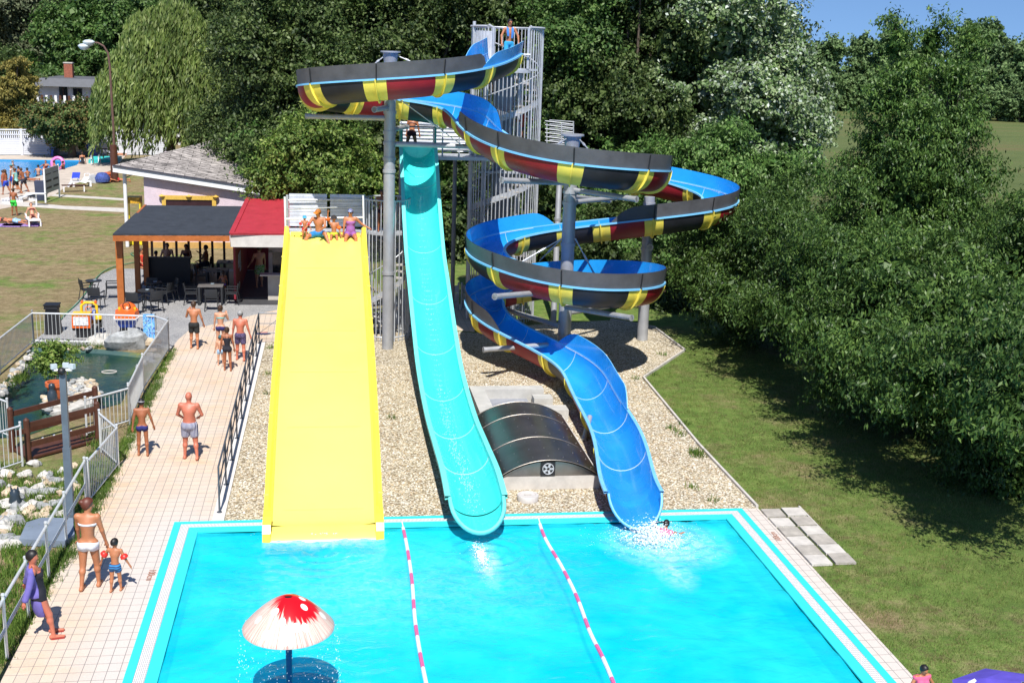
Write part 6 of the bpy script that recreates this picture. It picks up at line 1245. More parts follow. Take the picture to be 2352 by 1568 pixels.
person('woman in a royal blue wrap walking at the left edge by the far pool', G(15, 447), 1.62, -70, dict(ll=(20, 3, 6, 2), rl=(-14, 3, -26, 2)), 'brown', fem=True, wear=[('bra', C_('orange bikini', (.5, .1, .05))), ('trunks', C_('royal blue wrap', (.02, .06, .5)))], hair=('long', br), res=R4)
person('person in a pale turquoise top and black shorts walking left by the far pool', G(38, 445), 1.68, -80, dict(ll=(24, 3, 4, 2), rl=(-14, 3, -30, 2)), 'tan', wear=[('vest', C_('pale turquoise top', (.3, .65, .6))), ('trunks', C_('black trunks plain', (.01, .01, .012)))], hair=('bun', br), res=R4)
person('person in a white shirt and blue cap walking behind the turquoise top', G(30, 436), 1.7, -90, dict(ll=(20, 3, 0, 2), rl=(-14, 3, -24, 2)), 'tan', wear=[('vest', C_('white shirt', (.7, .7, .7))), ('trunks', C_('royal blue wrap', (.02, .06, .5))), ('swim_cap', C_('turquoise cap', (.1, .5, .55)))], hair=('short', br), res=R4)
person('tanned person following the walkers by the far pool, bending forward', G(56, 441), 1.6, -75, dict(lean=14, ll=(22, 3, 0, 2), rl=(-14, 3, -24, 2)), 'brown', wear=[('trunks', C_('dark trunks', (.03, .03, .05)))], hair=('short', br), res=R4)
lying('sunbather in black lying on a towel at the edge of the far pool', G(90, 418), R_(80), 'brown', [('swimsuit', C_('black swimsuit', (.012, .012, .02)))], fem=True)
lying('sunbather lying on a pale towel behind the white hut post', G(300, 418), R_(100), 'tan', [('briefs', C_('red trunks', (.5, .02, .03)))])
lying('sunbather lying on a pink towel before the white wall, right of the bench', G(290, 359), R_(85), 'tan', [('briefs', C_('black swimsuit', (.012, .012, .02)))])
person('person in dark red sitting on a pink towel before the white wall', G(340, 356), 1.6, -60, dict(lean=20, ll=(110, 8, 20, 4), rl=(100, 8, 20, 4)), 'brown', wear=[('vest', C_('dark red shirt', (.35, .03, .04)))], hair=('short', dk), ph=.12, res=.04)
person('woman in dark swimwear sitting on the corner of the far pool', G(190, 377), 1.62, -20, dict(lean=6, ll=(80, 8, 20, 4), rl=(80, 8, 20, 4)), 'tan', fem=True, wear=[('swimsuit', C_('black swimsuit', (.012, .012, .02)))], hair=('bun', br), ph=.16, res=.035)
swim = dict(la=(30, 50, 60, 30), ra=(30, 50, 60, 30))
for x, y, tone, cl, hc_, fc, lb in ((29, 388, 'pale', None, gy, 90, 'grey haired swimmer farthest left in the far pool'), (42, 402, 'tan', 'black swimsuit', dk, 60, 'woman in black swimsuit standing in the far pool near the left walkers'), (64, 406, 'tan', None, dk, -60, 'child swimming at the near edge of the far pool'), (88, 399, 'fair', None, dk, 20, 'bare-chested swimmer near the red-capped one in the far pool'), (101, 397, 'pink', None, rd_, 100, 'reddish swimmer leaning to the right in the far pool'), (106, 388, 'tan', 'dark red bikini', rd_, 180, 'woman with red hair behind the others in the far pool'), (146, 389, 'brown', 'dark bikini briefs', dk, -80, 'dark haired swimmer right of the pink swim ring'), (124, 388, 'pink', None, br, 60, 'swimmer holding the pink ring in the far pool'), (6, 412, 'tan', 'orange bikini', br, 70, 'woman with a pony tail at the left edge of the far pool')):
    q = G(x, y); person(lb, q+Vector((0, 0, -.95)), 1.6, fc, swim, tone, fem=bool(cl), wear=[('swimsuit', MATS['cl '+cl])] if cl else [('trunks', MATS['cl dark trunks'])], hair=('short', hc_), res=.042)
q = G(133, 386)+Vector((0, 0, .25)); m = MB(); m.tube([q+Vector((.42*math.cos(a), .15*math.sin(a), .42*math.sin(a)+.1)) for a in np.linspace(0, 2*PI, 17)[:-1]], .14, 8, 0, True, True); tag(m.build('swim_ring', mat('pink swim ring plastic', (.75, .2, .5), .3), smooth=60), 'pink inflatable swim ring held up in the far pool', 'swim ring')
for o in protos: pass
# ================= trees, plants, grass =================
def leafmat(name, cols, rough=.5, tr=.3, spec=.28):
    m, nt, b = base_mat(name); g = nn(nt, 'ShaderNodeNewGeometry'); oi = nn(nt, 'ShaderNodeObjectInfo')
    c = ramp(nt, g.outputs['Random Per Island'], [(i/(len(cols)-1), c) for i, c in enumerate(cols)])
    big = ramp(nt, noise(nt, .55, 3, wpos(nt)), [(.3, (.33, .35, .36)), (.7, (.66, .64, .58))]); c = mixc(nt, .8, c, big, 'OVERLAY')
    hs = nn(nt, 'ShaderNodeHueSaturation'); mr = nn(nt, 'ShaderNodeMapRange'); nt.links.new(oi.outputs['Random'], mr.inputs[0]); mr.inputs[3].default_value = .8; mr.inputs[4].default_value = 1.2
    nt.links.new(c, hs.inputs['Color']); nt.links.new(mr.outputs[0], hs.inputs['Value']); nt.links.new(hs.outputs[0], b.inputs['Base Color'])
    b.inputs['Roughness'].default_value = rough; b.inputs['Specular IOR Level'].default_value = spec
    t = nn(nt, 'ShaderNodeBsdfTranslucent'); nt.links.new(hs.outputs[0], t.inputs[0]); mx = nn(nt, 'ShaderNodeMixShader'); mx.inputs[0].default_value = tr
    nt.links.new(b.outputs[0], mx.inputs[1]); nt.links.new(t.outputs[0], mx.inputs[2]); nt.links.new(mx.outputs[0], nt.nodes['Material Output'].inputs[0]); return m
LM = dict(
    dark=leafmat('dark tree leaves', [(.02, .042, .012), (.045, .08, .02), (.085, .13, .035), (.17, .22, .085)]),
    mid=leafmat('mid green leaves', [(0.043, 0.109, 0.026), (0.080, 0.167, 0.036), (0.131, 0.239, 0.058), (0.217, 0.319, 0.116)]),
    light=leafmat('yellow green leaves', [(0.072, 0.145, 0.029), (0.131, 0.232, 0.043), (0.217, 0.319, 0.065), (0.348, 0.420, 0.131)]),
    cherry=leafmat('glossy cherry leaves', [(.03, .07, .016), (.055, .115, .024), (.09, .165, .035), (.15, .24, .06)], .45, .3, .35),
    silver=leafmat('silver poplar leaves', [(0.072, 0.131, 0.043), (0.116, 0.189, 0.065), (0.174, 0.246, 0.116), (0.232, 0.290, 0.160), (0.420, 0.470, 0.430)], .5, .2),
    willow=leafmat('willow leaves', [(0.087, 0.145, 0.036), (0.145, 0.217, 0.051), (0.217, 0.290, 0.072), (0.319, 0.377, 0.160)], .5, .3),
    gold=leafmat('golden needles', [(0.116, 0.116, 0.029), (0.203, 0.174, 0.043), (0.290, 0.232, 0.058)], .6, .2),
    rust=leafmat('reddish green leaves', [(.05, .085, .025), (.075, .12, .03), (.10, .135, .04), (.18, .11, .045)], .6, .2),
    grey=leafmat('grey green leaves', [(0.072, 0.102, 0.051), (0.116, 0.145, 0.072), (0.174, 0.189, 0.116)], .6, .2),
    far=leafmat('haze-paled distant leaves', [(0.087, 0.160, 0.058), (0.145, 0.232, 0.087), (0.217, 0.304, 0.131)], .7, .2),  # leaf colour lightened to stand in for haze over the distance
    weed=leafmat('weed leaves', [(0.043, 0.102, 0.017), (0.102, 0.189, 0.029), (0.189, 0.261, 0.058)], .6, .3))
bark = mat('grey brown bark', (.10, .075, .055), .9, 0, .3, 6, .5, 14)
def mesh_quads(name, V, m, tri=False):
    n = len(V)//4; me = bpy.data.meshes.new(name); me.vertices.add(4*n); me.vertices.foreach_set('co', V.astype(np.float32).ravel()); me.loops.add(4*n); me.loops.foreach_set('vertex_index', np.arange(4*n, dtype=np.int32))
    me.polygons.add(n); me.polygons.foreach_set('loop_start', np.arange(0, 4*n, 4, dtype=np.int32)); me.polygons.foreach_set('loop_total', np.full(n, 4, dtype=np.int32)); me.materials.append(m); me.update(calc_edges=True); return me
def unit(a): return a/(np.linalg.norm(a, axis=-1, keepdims=True)+1e-9)
def leaves(C, out, L, W, droop=.3, jit=.6):
    """diamond shaped leaves at C, facing roughly outwards and hanging a little"""
    n = len(C); nrm = unit(out*.7+rng.normal(0, jit, (n, 3))+[0, 0, .35]); ax = rng.normal(0, 1, (n, 3))+[0, 0, -droop*3]; ax = unit(ax-nrm*(ax*nrm).sum(1)[:, None]); sd = np.cross(nrm, ax)
    l = (L*rng.uniform(.6, 1.25, n))[:, None]; w_ = (W*rng.uniform(.7, 1.2, n))[:, None]; return np.stack([C-ax*l*.5, C+sd*w_*.5-ax*l*.05, C+ax*l*.5+nrm*(-.1*l), C-sd*w_*.5-ax*l*.05], 1).reshape(-1, 3)
def crown(lobes, n, L, W, cr=.5, per=40, droop=.3, core=True, stray=.12, bumps=7):
    lobes = np.array(lobes, float); ctr = lobes[:, :3].mean(0); base_l = lobes
    if bumps:       # every big lobe breaks up into smaller uneven boughs
        sub = []
        for l in lobes:
            for k in range(bumps):
                d = unit(rng.normal(0, 1, 3)+[0, -.1, .1]); f = rng.uniform(.28, .55); sub.append(list(l[:3]+d*l[3:6]*rng.uniform(.55, 1.05))+list(l[3:6]*f*[1.15, 1.15, .75]))
        lobes = np.array(sub)
    wt = (lobes[:, 3]*lobes[:, 5])**1.0; wt /= wt.sum(); K = max(1, n//per); li = rng.choice(len(lobes), K, p=wt); d = unit(rng.normal(0, 1, (K, 3))+[0, 0, .25])
    rad = 1-np.abs(rng.normal(0, .16, K))+(rng.random(K) < stray)*rng.uniform(0, .22, K); cc = lobes[li, :3]+d*lobes[li, 3:6]*rad[:, None]; od = unit(d*.8+unit(cc-ctr)*.4)
    # sprigs: leaves strung along short twigs pointing outwards and down
    tw = unit(od+rng.normal(0, .55, (K, 3))+[0, 0, -.15]); t = rng.random((K, per)); s = (cr*rng.uniform(.5, 1.3, K))[:, None]
    P_ = cc[:, None]+tw[:, None]*(t*s*1.4)[..., None]+rng.normal(0, .28, (K, per, 3))*s[..., None]*np.array([1, 1, .7])-np.array([0, 0, 1.])*(t**2*s*.5*droop)[..., None]
    V = leaves(P_.reshape(-1, 3), np.repeat(od, per, 0), L, W, droop)
    if core:
        m_ = int(n*.09); w2_ = base_l[:, 3]*base_l[:, 5]; li = rng.choice(len(base_l), m_, p=w2_/w2_.sum()); d = unit(rng.normal(0, 1, (m_, 3))); C = base_l[li, :3]+d*base_l[li, 3:6]*(rng.random(m_)**.5*.62)[:, None]; V = np.concatenate([V, leaves(C, d, L*2.2, W*3., 0, .9)])
    return V
def limbs(mb, base, lobes, r0):
    b = Vector(base); ls = [Vector(l[:3]) for l in lobes]; top = sum(ls, Vector())/len(ls); mid = b.lerp(Vector((top.x, top.y, top.z)), .55); mb.tube([b, b.lerp(mid, .4)+Vector((.05, 0, 0)), mid, top], [r0, r0*.8, r0*.6, r0*.2], 9)
    for i, l in enumerate(ls):
        s = b.lerp(mid, .35+.6*((i*37) % 10)/10); mb.tube([s, s.lerp(l, .5)+Vector((0, 0, .2)), l, l+(l-s).normalized()*.4], [r0*.38, r0*.25, r0*.12, r0*.05], 6)
def tree(name, label, base, lobes, kind, n, L, W, r0=.2, cat='tree', group=None, cr=.5, per=40, droop=.3, **k):
    """lobes in world space: x, y, z, rx, ry, rz"""
    t = thing(name, label, cat, tuple(base), 0, group); b = np.array(list(base)); lo = [tuple(np.array(l[:3])-b)+tuple(l[3:]) for l in lobes]
    c = bpy.data.objects.new('crown', mesh_quads('crown', crown(lo, n, L, W, cr, per, droop, **k), LM[kind])); col.objects.link(c); c.parent = t
    m = MB(); limbs(m, (0, 0, 0), lo, r0); m.build('trunk', bark, t, smooth=50, world=False); return t
def OV(*l):      # low boughs hanging over the lawn, in metres
    return [(x, y, z, r, r, r*.8) for x, y, z, r in l]
def PL(*l):
    o = []
    for x, y, Y, r, *e in l: p = P(x, y, Y); o.append((p.x, p.y, p.z, r, r*(e[0] if e else 1), r*(e[1] if len(e) > 1 else .9)))
    return o
# big trees of the right-hand belt
tree('cherry_tree', 'tallest dark green tree on the right, its shoots standing against the sky', P(2110, 900, 39).xy.to_3d(), PL((2060, 95, 36.5, .5, 1, 1.6), (2140, 95, 37.0, .45, 1, 1.6), (2225, 110, 37.0, .45, 1, 1.5), (2085, 170, 36.5, .75), (2185, 185, 36.5, .75), (2035, 235, 36.5, .8), (2115, 290, 36.5, 1.3), (2200, 290, 36.5, .9), (2000, 330, 36.9, .6), (1975, 420, 36.5, .8), (2060, 430, 36.5, 1.8), (2180, 450, 36.5, 1.6), (2240, 400, 36.5, .8), (2000, 560, 36.5, 1.7), (2130, 580, 36.5, 1.8), (2250, 560, 36.5, 1.2)), 'cherry', 80000, .15, .056, .2, droop=.75, cr=.45, per=36)
tree('cherry_tree', 'dark green tree right of the loops of the spiral slide, overhanging the gravel corner', P(1760, 900, 44.5).xy.to_3d(), PL((1640, 640, 41.5, 1.3), (1730, 560, 41.5, 1.7), (1800, 480, 41.5, 1.5), (1690, 730, 41.0, 1.1), (1850, 590, 40.5, 1.8), (1780, 690, 40.5, 1.5), (1880, 700, 39.5, 1.5), (1590, 580, 42.5, .9), (1700, 640, 42.0, 1.6))+OV((13.6, 41., 2.6, 1.1), (13.4, 39, 2.4, 1.), (13.7, 37, 2.5, 1.1), (13.6, 35, 2.5, 1.1), (14.5, 36, 4, 1.5), (14.5, 39, 4, 1.5), (14.3, 34, 3.9, 1.3)), 'cherry', 80000, .15, .056, .18, droop=.75, cr=.45, per=36)
tree('cherry_tree', 'broad dark green tree whose low branches hang over the middle of the lawn', P(2080, 1300, 35.5).xy.to_3d(), PL((1930, 730, 32.0, 1.5), (2050, 660, 32.0, 1.8), (1960, 850, 31.0, 1.0), (2070, 800, 31.0, 1.8), (2190, 700, 31.0, 1.9), (2100, 930, 30.0, 1.1), (2180, 880, 30.0, 1.5), (2000, 770, 31.0, 1.4))+OV((13.7, 32.5, 2.6, 1.1), (13.6, 30.6, 2.9, 1.2), (13.8, 28.6, 2.7, 1.2), (13.7, 26.8, 3.0, 1.2), (14.6, 29.5, 4.4, 1.5), (14.7, 32., 4.4, 1.5), (14.6, 27., 4.3, 1.4)), 'cherry', 80000, .15, .056, .2, droop=.75, cr=.45, per=36)
tree('cherry_tree', 'nearest dark green tree at the right picture edge', P(2340, 1500, 31.5).xy.to_3d(), PL((2290, 640, 29.0, 1.6), (2340, 800, 28.0, 1.8), (2290, 940, 27.0, 1.5), (2240, 1050, 26.5, .9), (2352, 1060, 26.0, 1.2), (2420, 620, 29.0, 1.8), (2430, 900, 27.0, 1.8), (2350, 530, 30.0, 1.0), (2440, 1100, 26.0, 1.4), (2310, 1130, 25.5, .7))+OV((13.6, 25.0, 3., 1.2), (13.9, 23.2, 3.2, 1.2), (14., 21.6, 3.4, 1.2), (14.7, 24, 4.5, 1.4), (14.8, 21.8, 4.7, 1.4)), 'cherry', 80000, .15, .056, .2, droop=.75, cr=.45, per=36)
tree('broadleaf_tree', 'lighter green tree directly behind the right end of the slide loops', P(1610, 900, 50).xy.to_3d(), PL((1560, 480, 49, 1.6), (1620, 420, 49, 1.7), (1700, 420, 49, 1.6), (1790, 400, 48, 1.4), (1560, 620, 48.5, 1.4), (1480, 600, 50, 1.2), (1660, 340, 50, 1.4), (1550, 390, 51, 1.2)), 'mid', 40000, .2, .09, .2, droop=.7)
tree('broadleaf_tree', 'low dark bushy tree behind the third steel post', P(1500, 900, 49).xy.to_3d(), PL((1400, 580, 51, 1.2), (1480, 640, 48.5, 1.1), (1560, 700, 47, 1.), (1420, 520, 52, 1.3), (1320, 560, 53, 1.1)), 'dark', 26000, .18, .09, .15)
# silver poplars
tree('silver_poplar', 'tall silvery poplar with pale fluttering leaves at the edge of the wood', P(1700, 600, 60).xy.to_3d(), PL((1640, 60, 60, 3), (1730, 90, 60, 1.5), (1680, 200, 60, 3), (1780, 180, 59, 1.6), (1800, 260, 58, 1.5), (1830, 330, 58, 1.2), (1740, 330, 59, 2.4), (1640, 330, 60, 2.6), (1820, 400, 57.5, 1.3), (1700, 420, 58, 2.2)), 'silver', 60000, .22, .15, .35, cr=.6)
tree('silver_poplar', 'slimmer silvery poplar top behind the tall silvery poplar', P(1790, 600, 66).xy.to_3d(), PL((1745, 70, 66, 1.5), (1790, 130, 65, 1.2), (1840, 220, 64, 1.1), (1770, 200, 65, 2), (1855, 280, 63, 1.)), 'silver', 22000, .24, .16, .3, cr=.6)
# belt of tall trees behind the slides: a few crowns, each tree its own object
def proto(kind, seed, n=64000, L=.21, W=.13):
    r = np.random.default_rng(seed); lo = []
    for k in range(15): a = r.uniform(0, 6.28); q = r.uniform(0, 2.9); z = r.uniform(2.5, 15.5); q *= 1.1-abs(z-8)/13; s = r.uniform(1.5, 2.6)*(1.1-z/28); lo.append((q*math.cos(a), q*math.sin(a), z, s, s, s*.9))
    return tree('broadleaf_tree', 'x', (0, 0, 0), lo, kind, n, L, W, .4, cr=.7, per=44)
pr_ = [proto('dark', 1), proto('dark', 2), proto('mid', 3), proto('dark', 5)]
used = [False]*4; GR = 'tall trees of the wood behind the slides'
wood = [(618, 78, 0, 1.0, 'tall dark tree rising behind the roof of the hut'), (650, 68, 1, 1., 'tall dark tree between the hut roof and the first bend of the slide'), (680, 66, 3, 1., 'tall dark tree behind the left end of the first slide bend'), (760, 64, 0, .95, 'tall dark tree behind the back panels of the yellow slide'), (840, 66, 1, 1., 'tall dark tree just left of the tallest steel post'), (930, 64, 3, 1., 'tall dark tree behind the top of the turquoise slide'), (1020, 66, 0, 1.05, 'tall dark tree left of the stair tower'), (1100, 63, 1, .95, 'tall dark tree directly behind the stair tower'), (1190, 65, 3, 1.05, 'tall dark tree showing through the bars of the stair tower'),
        (1290, 62, 2, 1., 'tall green tree right of the stair tower'), (1370, 64, 0, 1., 'tall dark tree behind the second steel post'), (1440, 61, 1, .95, 'tall dark tree above the end of the second slide run'), (1520, 63, 2, 1., 'tall green tree behind the upper right run of the slide'), (1580, 66, 3, 1.05, 'tall dark tree beside the silvery poplar'), (1640, 70, 0, 1.05, 'tall dark tree behind the silvery poplar'),
        (640, 92, 1, 1.1, 'tall tree in the second row behind the hut'), (720, 84, 2, 1.15, 'tall tree in the second row behind the first bend'), (980, 84, 2, 1.15, 'tall tree in the second row behind the tower'), (1240, 80, 0, 1.15, 'tall tree in the second row right of the tower'), (1480, 80, 3, 1.15, 'tall tree in the second row behind the loops'), (850, 82, 0, 1.2, 'tall tree in the second row above the tallest post'), (1110, 82, 1, 1.15, 'tall tree in the second row seen over the stair tower')]
for k, (x, Y, p, s, lb) in enumerate(wood):
    q = P(x, 600, Y); loc = (q.x, q.y, -.3); rz = (k*2.39) % 6.28
    if not used[p]: o = pr_[p]; used[p] = True; o.location = loc; o.rotation_euler.z = rz; tag(o, lb, None, GR)
    else: o = dup(pr_[p], loc, rz, lb, GR)
    o.scale = (s, s, s*(1+.06*(k % 3-1)))
# undergrowth at the foot of the wood
for k, (x, y, Y, kind, lb) in enumerate(((650, 400, 64, 'mid', 'bushy undergrowth behind the pavilion roof'), (760, 440, 60, 'mid', 'bushy undergrowth behind the top of the yellow slide'), (880, 440, 59, 'dark', 'bushy undergrowth behind the tallest post'), (1010, 440, 59.5, 'mid', 'bushy undergrowth right of the turquoise slide'), (1050, 530, 59, 'dark', 'dark undergrowth at the foot of the wood left of the tower'), (1160, 470, 59, 'dark', 'dark undergrowth behind the lower stair tower'), (1280, 490, 58.5, 'dark', 'dark undergrowth between the tower and second post'), (1400, 470, 57, 'mid', 'green undergrowth right of the second post'), (930, 540, 59, 'dark', 'dark undergrowth seen left of the turquoise slide'))):
    tree('bush', lb, P(x, 600, Y+.5).xy.to_3d(), PL((x-40, y, Y, 1.7), (x+40, y-20, Y+.5, 1.9), (x, y+60, Y-.3, 1.6), (x+60, y+70, Y, 1.4), (x-60, y+50, Y, 1.5), (x, y-80, Y+.6, 1.7)), kind, 15000, .24, .14, .12, 'bush', 'undergrowth at the foot of the wood', cr=.5)
tree('maple_tree', 'light yellow green tree leaning over the hut roof and the pavilion', P(700, 600, 56.5).xy.to_3d(), PL((640, 395, 56, .8), (670, 350, 56, 1.), (710, 310, 56, .8), (700, 390, 56, 1.3), (770, 350, 57, 1.3), (640, 425, 55.5, .7), (590, 405, 56, .4), (750, 420, 57, 1.4), (680, 300, 57, .6), (830, 400, 57.5, 1.3)), 'light', 34000, .2, .1, .18, cr=.5)
# left background
def big(name, lb, x, Y, lobes, kind, n, L, W, **k): return tree(name, lb, P(x, 600, Y).xy.to_3d(), PL(*[(a, b, Y+(i % 3)-1, r) for i, (a, b, r) in enumerate(lobes)]), kind, n, L, W, .4, **k)
big('broadleaf_tree', 'large bright green tree behind the white villa', 220, 140, [(130, 90, 3), (180, 50, 3.4), (250, 40, 3.6), (320, 40, 3.2), (150, 150, 3.4), (230, 130, 4), (310, 140, 3.4), (110, 180, 2.4), (230, 190, 3), (380, 20, 3)], 'mid', 52000, .42, .26, cr=1.)
big('poplar_tree', 'grey green thin-leaved tall tree in the upper left corner', 30, 150, [(10, 40, 4), (60, 20, 4), (40, 100, 4), (0, 150, 4), (90, 70, 3), (-60, 60, 5), (60, 150, 3.4), (120, 20, 3)], 'grey', 40000, .42, .22, cr=1.2)
big('broadleaf_tree', 'dark green tree below the grey green one at the left edge', 0, 128, [(0, 190, 2.6), (-30, 240, 3), (20, 260, 2), (-40, 180, 3), (10, 300, 2)], 'dark', 20000, .4, .25, cr=.9)
big('broadleaf_tree', 'very dark tall tree between the willow and the wood', 500, 118, [(520, 40, 3), (560, 30, 4), (570, 90, 4), (560, 170, 4), (580, 230, 4), (540, 120, 3), (560, 270, 3), (600, 150, 4), (590, -20, 4)], 'dark', 42000, .38, .22, cr=.9)
big('broadleaf_tree', 'dark tree top far behind the willow and the bright green tree', 420, 165, [(400, 30, 4), (450, 10, 4), (340, 20, 4), (480, 40, 4)], 'dark', 20000, .45, .3, cr=1.)
big('conifer_tree', 'golden brown conifer at the left in front of the villa', 40, 113, [(42, 140, .5), (40, 165, .8), (40, 190, 1.1), (36, 220, 1.4), (38, 250, 1.7), (25, 280, 1.8), (50, 290, 1.5)], 'gold', 26000, .3, .12, cr=.6, droop=.6)
big('ornamental_tree', 'round reddish green small tree before the villa and white wall', 178, 107.5, [(115, 280, 1.4), (150, 268, 1.4), (185, 275, 1.4), (85, 290, 1.2), (140, 298, 1.3), (190, 298, 1.3), (215, 295, .9), (170, 303, 1.1)], 'rust', 30000, .26, .16, cr=.6)
# willow with hanging strands
wl_t = thing('weeping_willow', 'large weeping willow with long hanging strands behind the street lamp', 'tree', tuple(P(400, 600, 102).xy.to_3d())); V = []
cols_ = [(345, 60, 1.5), (400, 50, 2.0), (380, 110, 2.7), (315, 150, 2.), (450, 140, 2.4), (285, 190, 1.8), (350, 190, 3.), (440, 220, 3.), (490, 180, 2.2), (262, 225, 1.1), (500, 250, 1.8)]
for x, y, r in cols_:
    c = np.array(P(x, y, 101)); nS = int(110*r)
    d = unit(rng.normal(0, 1, (nS, 3))*[1, 1, .6]+[0, -.3, .35]); s0_ = c+d*r*[1, 1, .8]; ln = rng.uniform(1.5, 4.6, nS); bottom = .7
    for k in range(22):
        t = k/21; p = s0_+d*[1, 1, 0]*(.9*t**.6)[..., None] if False else s0_+np.stack([d[:, 0]*.9*t**.6, d[:, 1]*.9*t**.6, -ln*t**1.15], 1)+rng.normal(0, .09, (nS, 3)); p = p[p[:, 2] > bottom]
        if len(p): n_ = len(p); ax = unit(rng.normal(0, .28, (n_, 3))+[-.15, 0, -1]); nm = unit(rng.normal(0, 1, (n_, 3))+[0, -1, .3]); sd = unit(np.cross(nm, ax)); L_ = rng.uniform(.35, .7, (n_, 1)); V.append(np.stack([p-ax*L_*.5, p+sd*.065, p+ax*L_*.5, p-sd*.065], 1).reshape(-1, 3))
V = np.concatenate(V)-np.array(list(wl_t.location)); c = bpy.data.objects.new('crown', mesh_quads('crown', V, LM['willow'])); col.objects.link(c); c.parent = wl_t
m = MB(); limbs(m, wl_t.location, [tuple(P(x, y, 101))+(1,) for x, y, r in cols_], .45); m.build('trunk', bark, wl_t, smooth=50)
# far trees beyond the field
fg = 'far trees beyond the field'; lb = 'distant green tree beyond the field on the right'
def farproto(seed, w, h):
    r = np.random.default_rng(seed); lo = []
    for k in range(11): z = h*r.uniform(.2, .92); f = 1-abs(z/h-.5)**2*2.2; a = r.uniform(0, 6.28); q = w*.45*f*r.random(); s_ = w*.42*(.6+.5*f); lo.append((q*math.cos(a), q*math.sin(a), z, s_, s_, s_*1.25))
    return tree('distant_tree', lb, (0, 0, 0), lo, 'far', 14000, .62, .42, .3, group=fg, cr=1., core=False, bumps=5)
fps = [farproto(1, 4.5, 13), farproto(2, 5.5, 11), farproto(3, 3.4, 14)]; fu = [False]*3
for k, (x, yt, Y, p) in enumerate([(1815, 120, 232, 2), (1838, 108, 230, 0), (1866, 92, 228, 2), (1885, 150, 240, 1), (1905, 170, 250, 1), (1932, 92, 240, 0), (1958, 120, 244, 1), (1990, 85, 240, 0), (2018, 95, 245, 0), (2045, 120, 250, 1), (2075, 110, 245, 0), (2110, 130, 250, 1), (2165, 70, 236, 0), (2190, 60, 236, 2), (2215, 66, 238, 0), (2232, 130, 240, 1), (2258, 105, 225, 0), (2280, 95, 224, 1), (2306, 100, 222, 0), (2330, 88, 220, 1), (2352, 92, 220, 0), (2380, 85, 218, 1), (2300, 165, 212, 1), (2345, 185, 210, 1), (2250, 190, 214, 1)]):
    o = fps[p] if not fu[p] else dup(fps[p], (0, 0, 0), 0, lb, fg); fu[p] = True; q = P(x, 600, Y); ztop = P(x, yt, Y).z; s_ = max(ztop, 3)/(13.2, 11.6, 14)[p]; o.location = (q.x, q.y, -.2); o.scale = (max(s_, .8),)*2+(s_,); o.rotation_euler.z = k*1.3
hedge = thing('far_hedge', 'low dark hedge along the far end of the field', 'hedge', tuple(P(2150, 600, 240).xy.to_3d())); hb_ = hedge.location
lo = [(P(x, 200, 238).x-hb_.x, rng.uniform(-2, 2), 1.2, 3.4, 2.5, rng.uniform(2., 4.2)) for x in range(1780, 2500, 22)]
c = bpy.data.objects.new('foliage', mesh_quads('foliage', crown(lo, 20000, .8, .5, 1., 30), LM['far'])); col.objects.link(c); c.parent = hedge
# small tree in the pond, behind the lamp mast
tree('shrub', 'small bushy shrub rising from the pond behind the lamp mast', G(125, 880), PL((115, 815, 36.3, .32), (140, 800, 36.3, .3), (100, 830, 36.3, .3), (150, 835, 36.3, .28), (125, 845, 36.3, .35), (105, 800, 36.3, .2)), 'light', 3600, .09, .05, .03, 'shrub', cr=.12, per=12)
# weeds and grass tufts: stuff
def tufts(name, label, pts, hmin, hmax, per, sp, m, wd=.012):
    pts = np.array(pts); n = len(pts)*per; b = np.repeat(pts, per, 0)+rng.normal(0, sp, (n, 3))*[1, 1, 0]; h = rng.uniform(hmin, hmax, n)[:, None]; ln = unit(rng.normal(0, 1, (n, 3))*[1, 1, 0])*rng.uniform(.1, .7, n)[:, None]*h; sd = unit(rng.normal(0, 1, (n, 3))*[1, 1, 0])*wd
    V = np.stack([b-sd, b+sd, b+ln+sd*.3+np.array([0, 0, 1])*h, b+ln-sd*.3+np.array([0, 0, 1])*h], 1).reshape(-1, 3); o = bpy.data.objects.new(name, mesh_quads(name, V, m)); col.objects.link(o); return tag(o, label, 'grass', kind='stuff')
def inpoly(n, poly):
    poly = [Vector(p[:2]) for p in poly]; xs = [p.x for p in poly]; ys = [p.y for p in poly]; out = []
    while len(out) < n:
        x, y = rng.uniform(min(xs), max(xs)), rng.uniform(min(ys), max(ys)); c = False; j = len(poly)-1
        for i in range(len(poly)):
            if (poly[i].y > y) != (poly[j].y > y) and x < (poly[j].x-poly[i].x)*(y-poly[i].y)/(poly[j].y-poly[i].y)+poly[i].x: c = not c
            j = i
        if c: out.append((x, y, -.02))
    return out
right_lawn = [(9.7, 14), (9.7, 24.9), G(1600, 1020)[:2], G(1478, 870)[:2], G(1570, 808)[:2], (15, 42), (16, 30), (16, 14)]
tufts('grass', 'short grass of the lawn right of the pool', inpoly(9000, right_lawn), .02, .06, 12, .07, leafmat('lawn blades', [(.07, .12, .025), (.13, .19, .04), (.2, .22, .07), (.28, .24, .12)], .7, .3), .005)
left_strip = [G(*p)[:2] for p in [(205, 1165), (300, 985), (388, 815), (402, 800), (330, 960), (245, 1130), (172, 1270), (120, 1330), (0, 1540), (-10, 1500)]]
tufts('grass', 'green grass strip between the pond railing and the tiles', inpoly(500, left_strip), .05, .16, 22, .07, LM['weed'], .008)
bank = [G(*p)[:2] for p in [(-10, 1060), (60, 1100), (235, 1060), (200, 1160), (160, 1200), (60, 1210), (40, 1260), (150, 1262), (165, 1270), (-10, 1520)]]
tufts('grass', 'green weeds among the rocks of the stream bank', inpoly(330, bank), .05, .18, 26, .09, LM['weed'], .011)
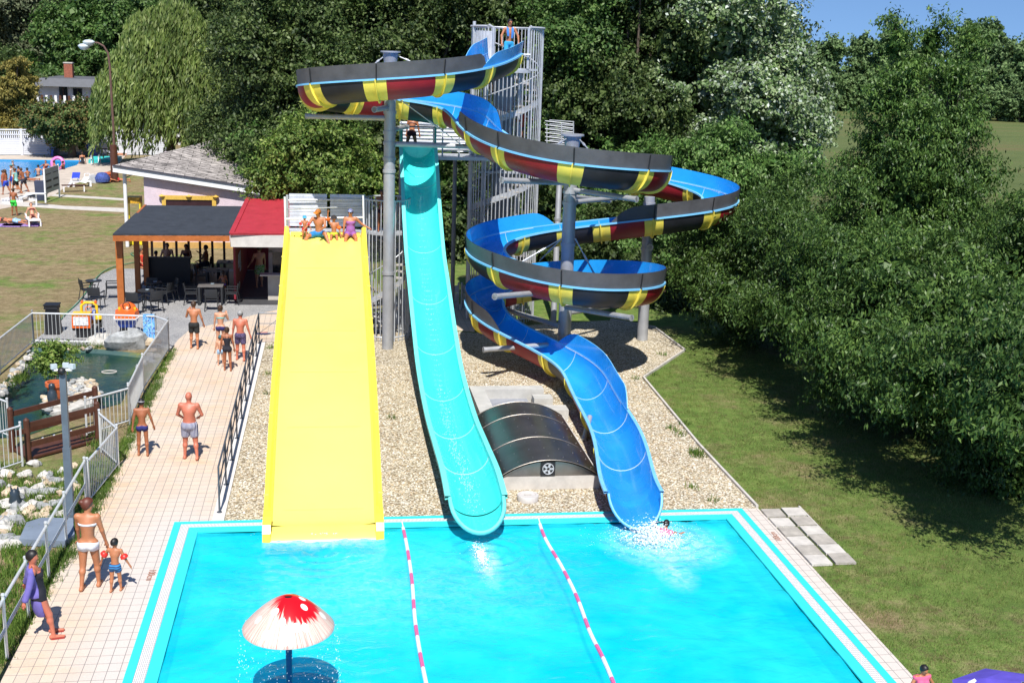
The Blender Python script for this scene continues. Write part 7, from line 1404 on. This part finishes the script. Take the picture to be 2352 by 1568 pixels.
tufts('grass', 'reedy weeds round the rim of the pond', [tuple(G(x+random.uniform(-6, 6), y+random.uniform(-4, 4))) for x, y in [(60+i*2.2, 850-i*1.6) for i in range(0, 28, 3)]+[(20+i*2, 885-i) for i in range(20)]+[(100+i*8, 796+random.uniform(-1, 2)) for i in range(20)]+[(200+i*3, 1010-i) for i in range(12)]+[(230, 1030), (222, 1050), (215, 1020)]*3], .06, .22, 18, .1, LM['weed'], .01)
wd_ = [(1600, 1042), (1560, 1000), (1540, 985), (1572, 975), (1500, 860), (1640, 1150), (1520, 815), (1460, 870), (1590, 1120), (618, 905), (615, 860), (900, 960), (1050, 860), (620, 800), (1555, 990), (1595, 1048)]
tufts('weeds', 'small green weeds growing out of the gravel', [tuple(G(x, y)) for x, y in wd_]+[tuple(G(1600+random.uniform(-8, 8), 1043+random.uniform(-5, 5))) for _ in range(5)], .05, .16, 26, .09, LM['weed'], .012)
# loose pebbles standing out of the gravel bed
gp = np.array(inpoly(15000, [(-2.2, 25.1), (9.5, 25.1), G(1475, 868)[:2], G(1500, 800)[:2], (4, 38), (-2.1, 38)])); gp = gp[~((gp[:, 0] > 3.8) & (gp[:, 0] < 6.4) & (gp[:, 1] > 26.4) & (gp[:, 1] < 31.4))]
n = len(gp); s = rng.uniform(.012, .03, n); oc = np.array([(1, 0, 0), (0, 1, 0), (-1, 0, 0), (0, -1, 0), (0, 0, 1)]); a = rng.uniform(0, 6.28, n)
O5 = oc[None]*np.stack([s*1.4, s, s*.8], 1)[:, None]; ca, sa = np.cos(a)[:, None], np.sin(a)[:, None]; O5 = np.stack([O5[..., 0]*ca-O5[..., 1]*sa, O5[..., 0]*sa+O5[..., 1]*ca, O5[..., 2]], -1)+gp[:, None]+[0, 0, .022]
me = bpy.data.meshes.new('pebbles'); F = np.array([(0, 1, 4), (1, 2, 4), (2, 3, 4), (3, 0, 4)]); me.vertices.add(5*n); me.vertices.foreach_set('co', O5.astype(np.float32).ravel()); T = (np.arange(n)[:, None, None]*5+F[None]).reshape(-1); me.loops.add(len(T)); me.loops.foreach_set('vertex_index', T.astype(np.int32)); me.polygons.add(4*n); me.polygons.foreach_set('loop_start', np.arange(0, 12*n, 3, dtype=np.int32)); me.polygons.foreach_set('loop_total', np.full(4*n, 3, dtype=np.int32))
m, nt, b = base_mat('loose pebbles'); g_ = nn(nt, 'ShaderNodeNewGeometry'); nt.links.new(ramp(nt, g_.outputs['Random Per Island'], [(0, (.2, .13, .07)), (.3, (.45, .34, .2)), (.6, (.6, .5, .34)), (1, (.8, .77, .7))]), b.inputs['Base Color']); b.inputs['Roughness'].default_value = .8
me.materials.append(m); me.update(calc_edges=True); o = bpy.data.objects.new('pebbles', me); col.objects.link(o); tag(o, 'loose river pebbles on the gravel bed', 'pebbles', kind='stuff')
for o in list(bpy.data.objects):
    lb = o.get('label')
    if lb and len(lb.split()) > 16: print('LONG LABEL', len(lb.split()), lb)
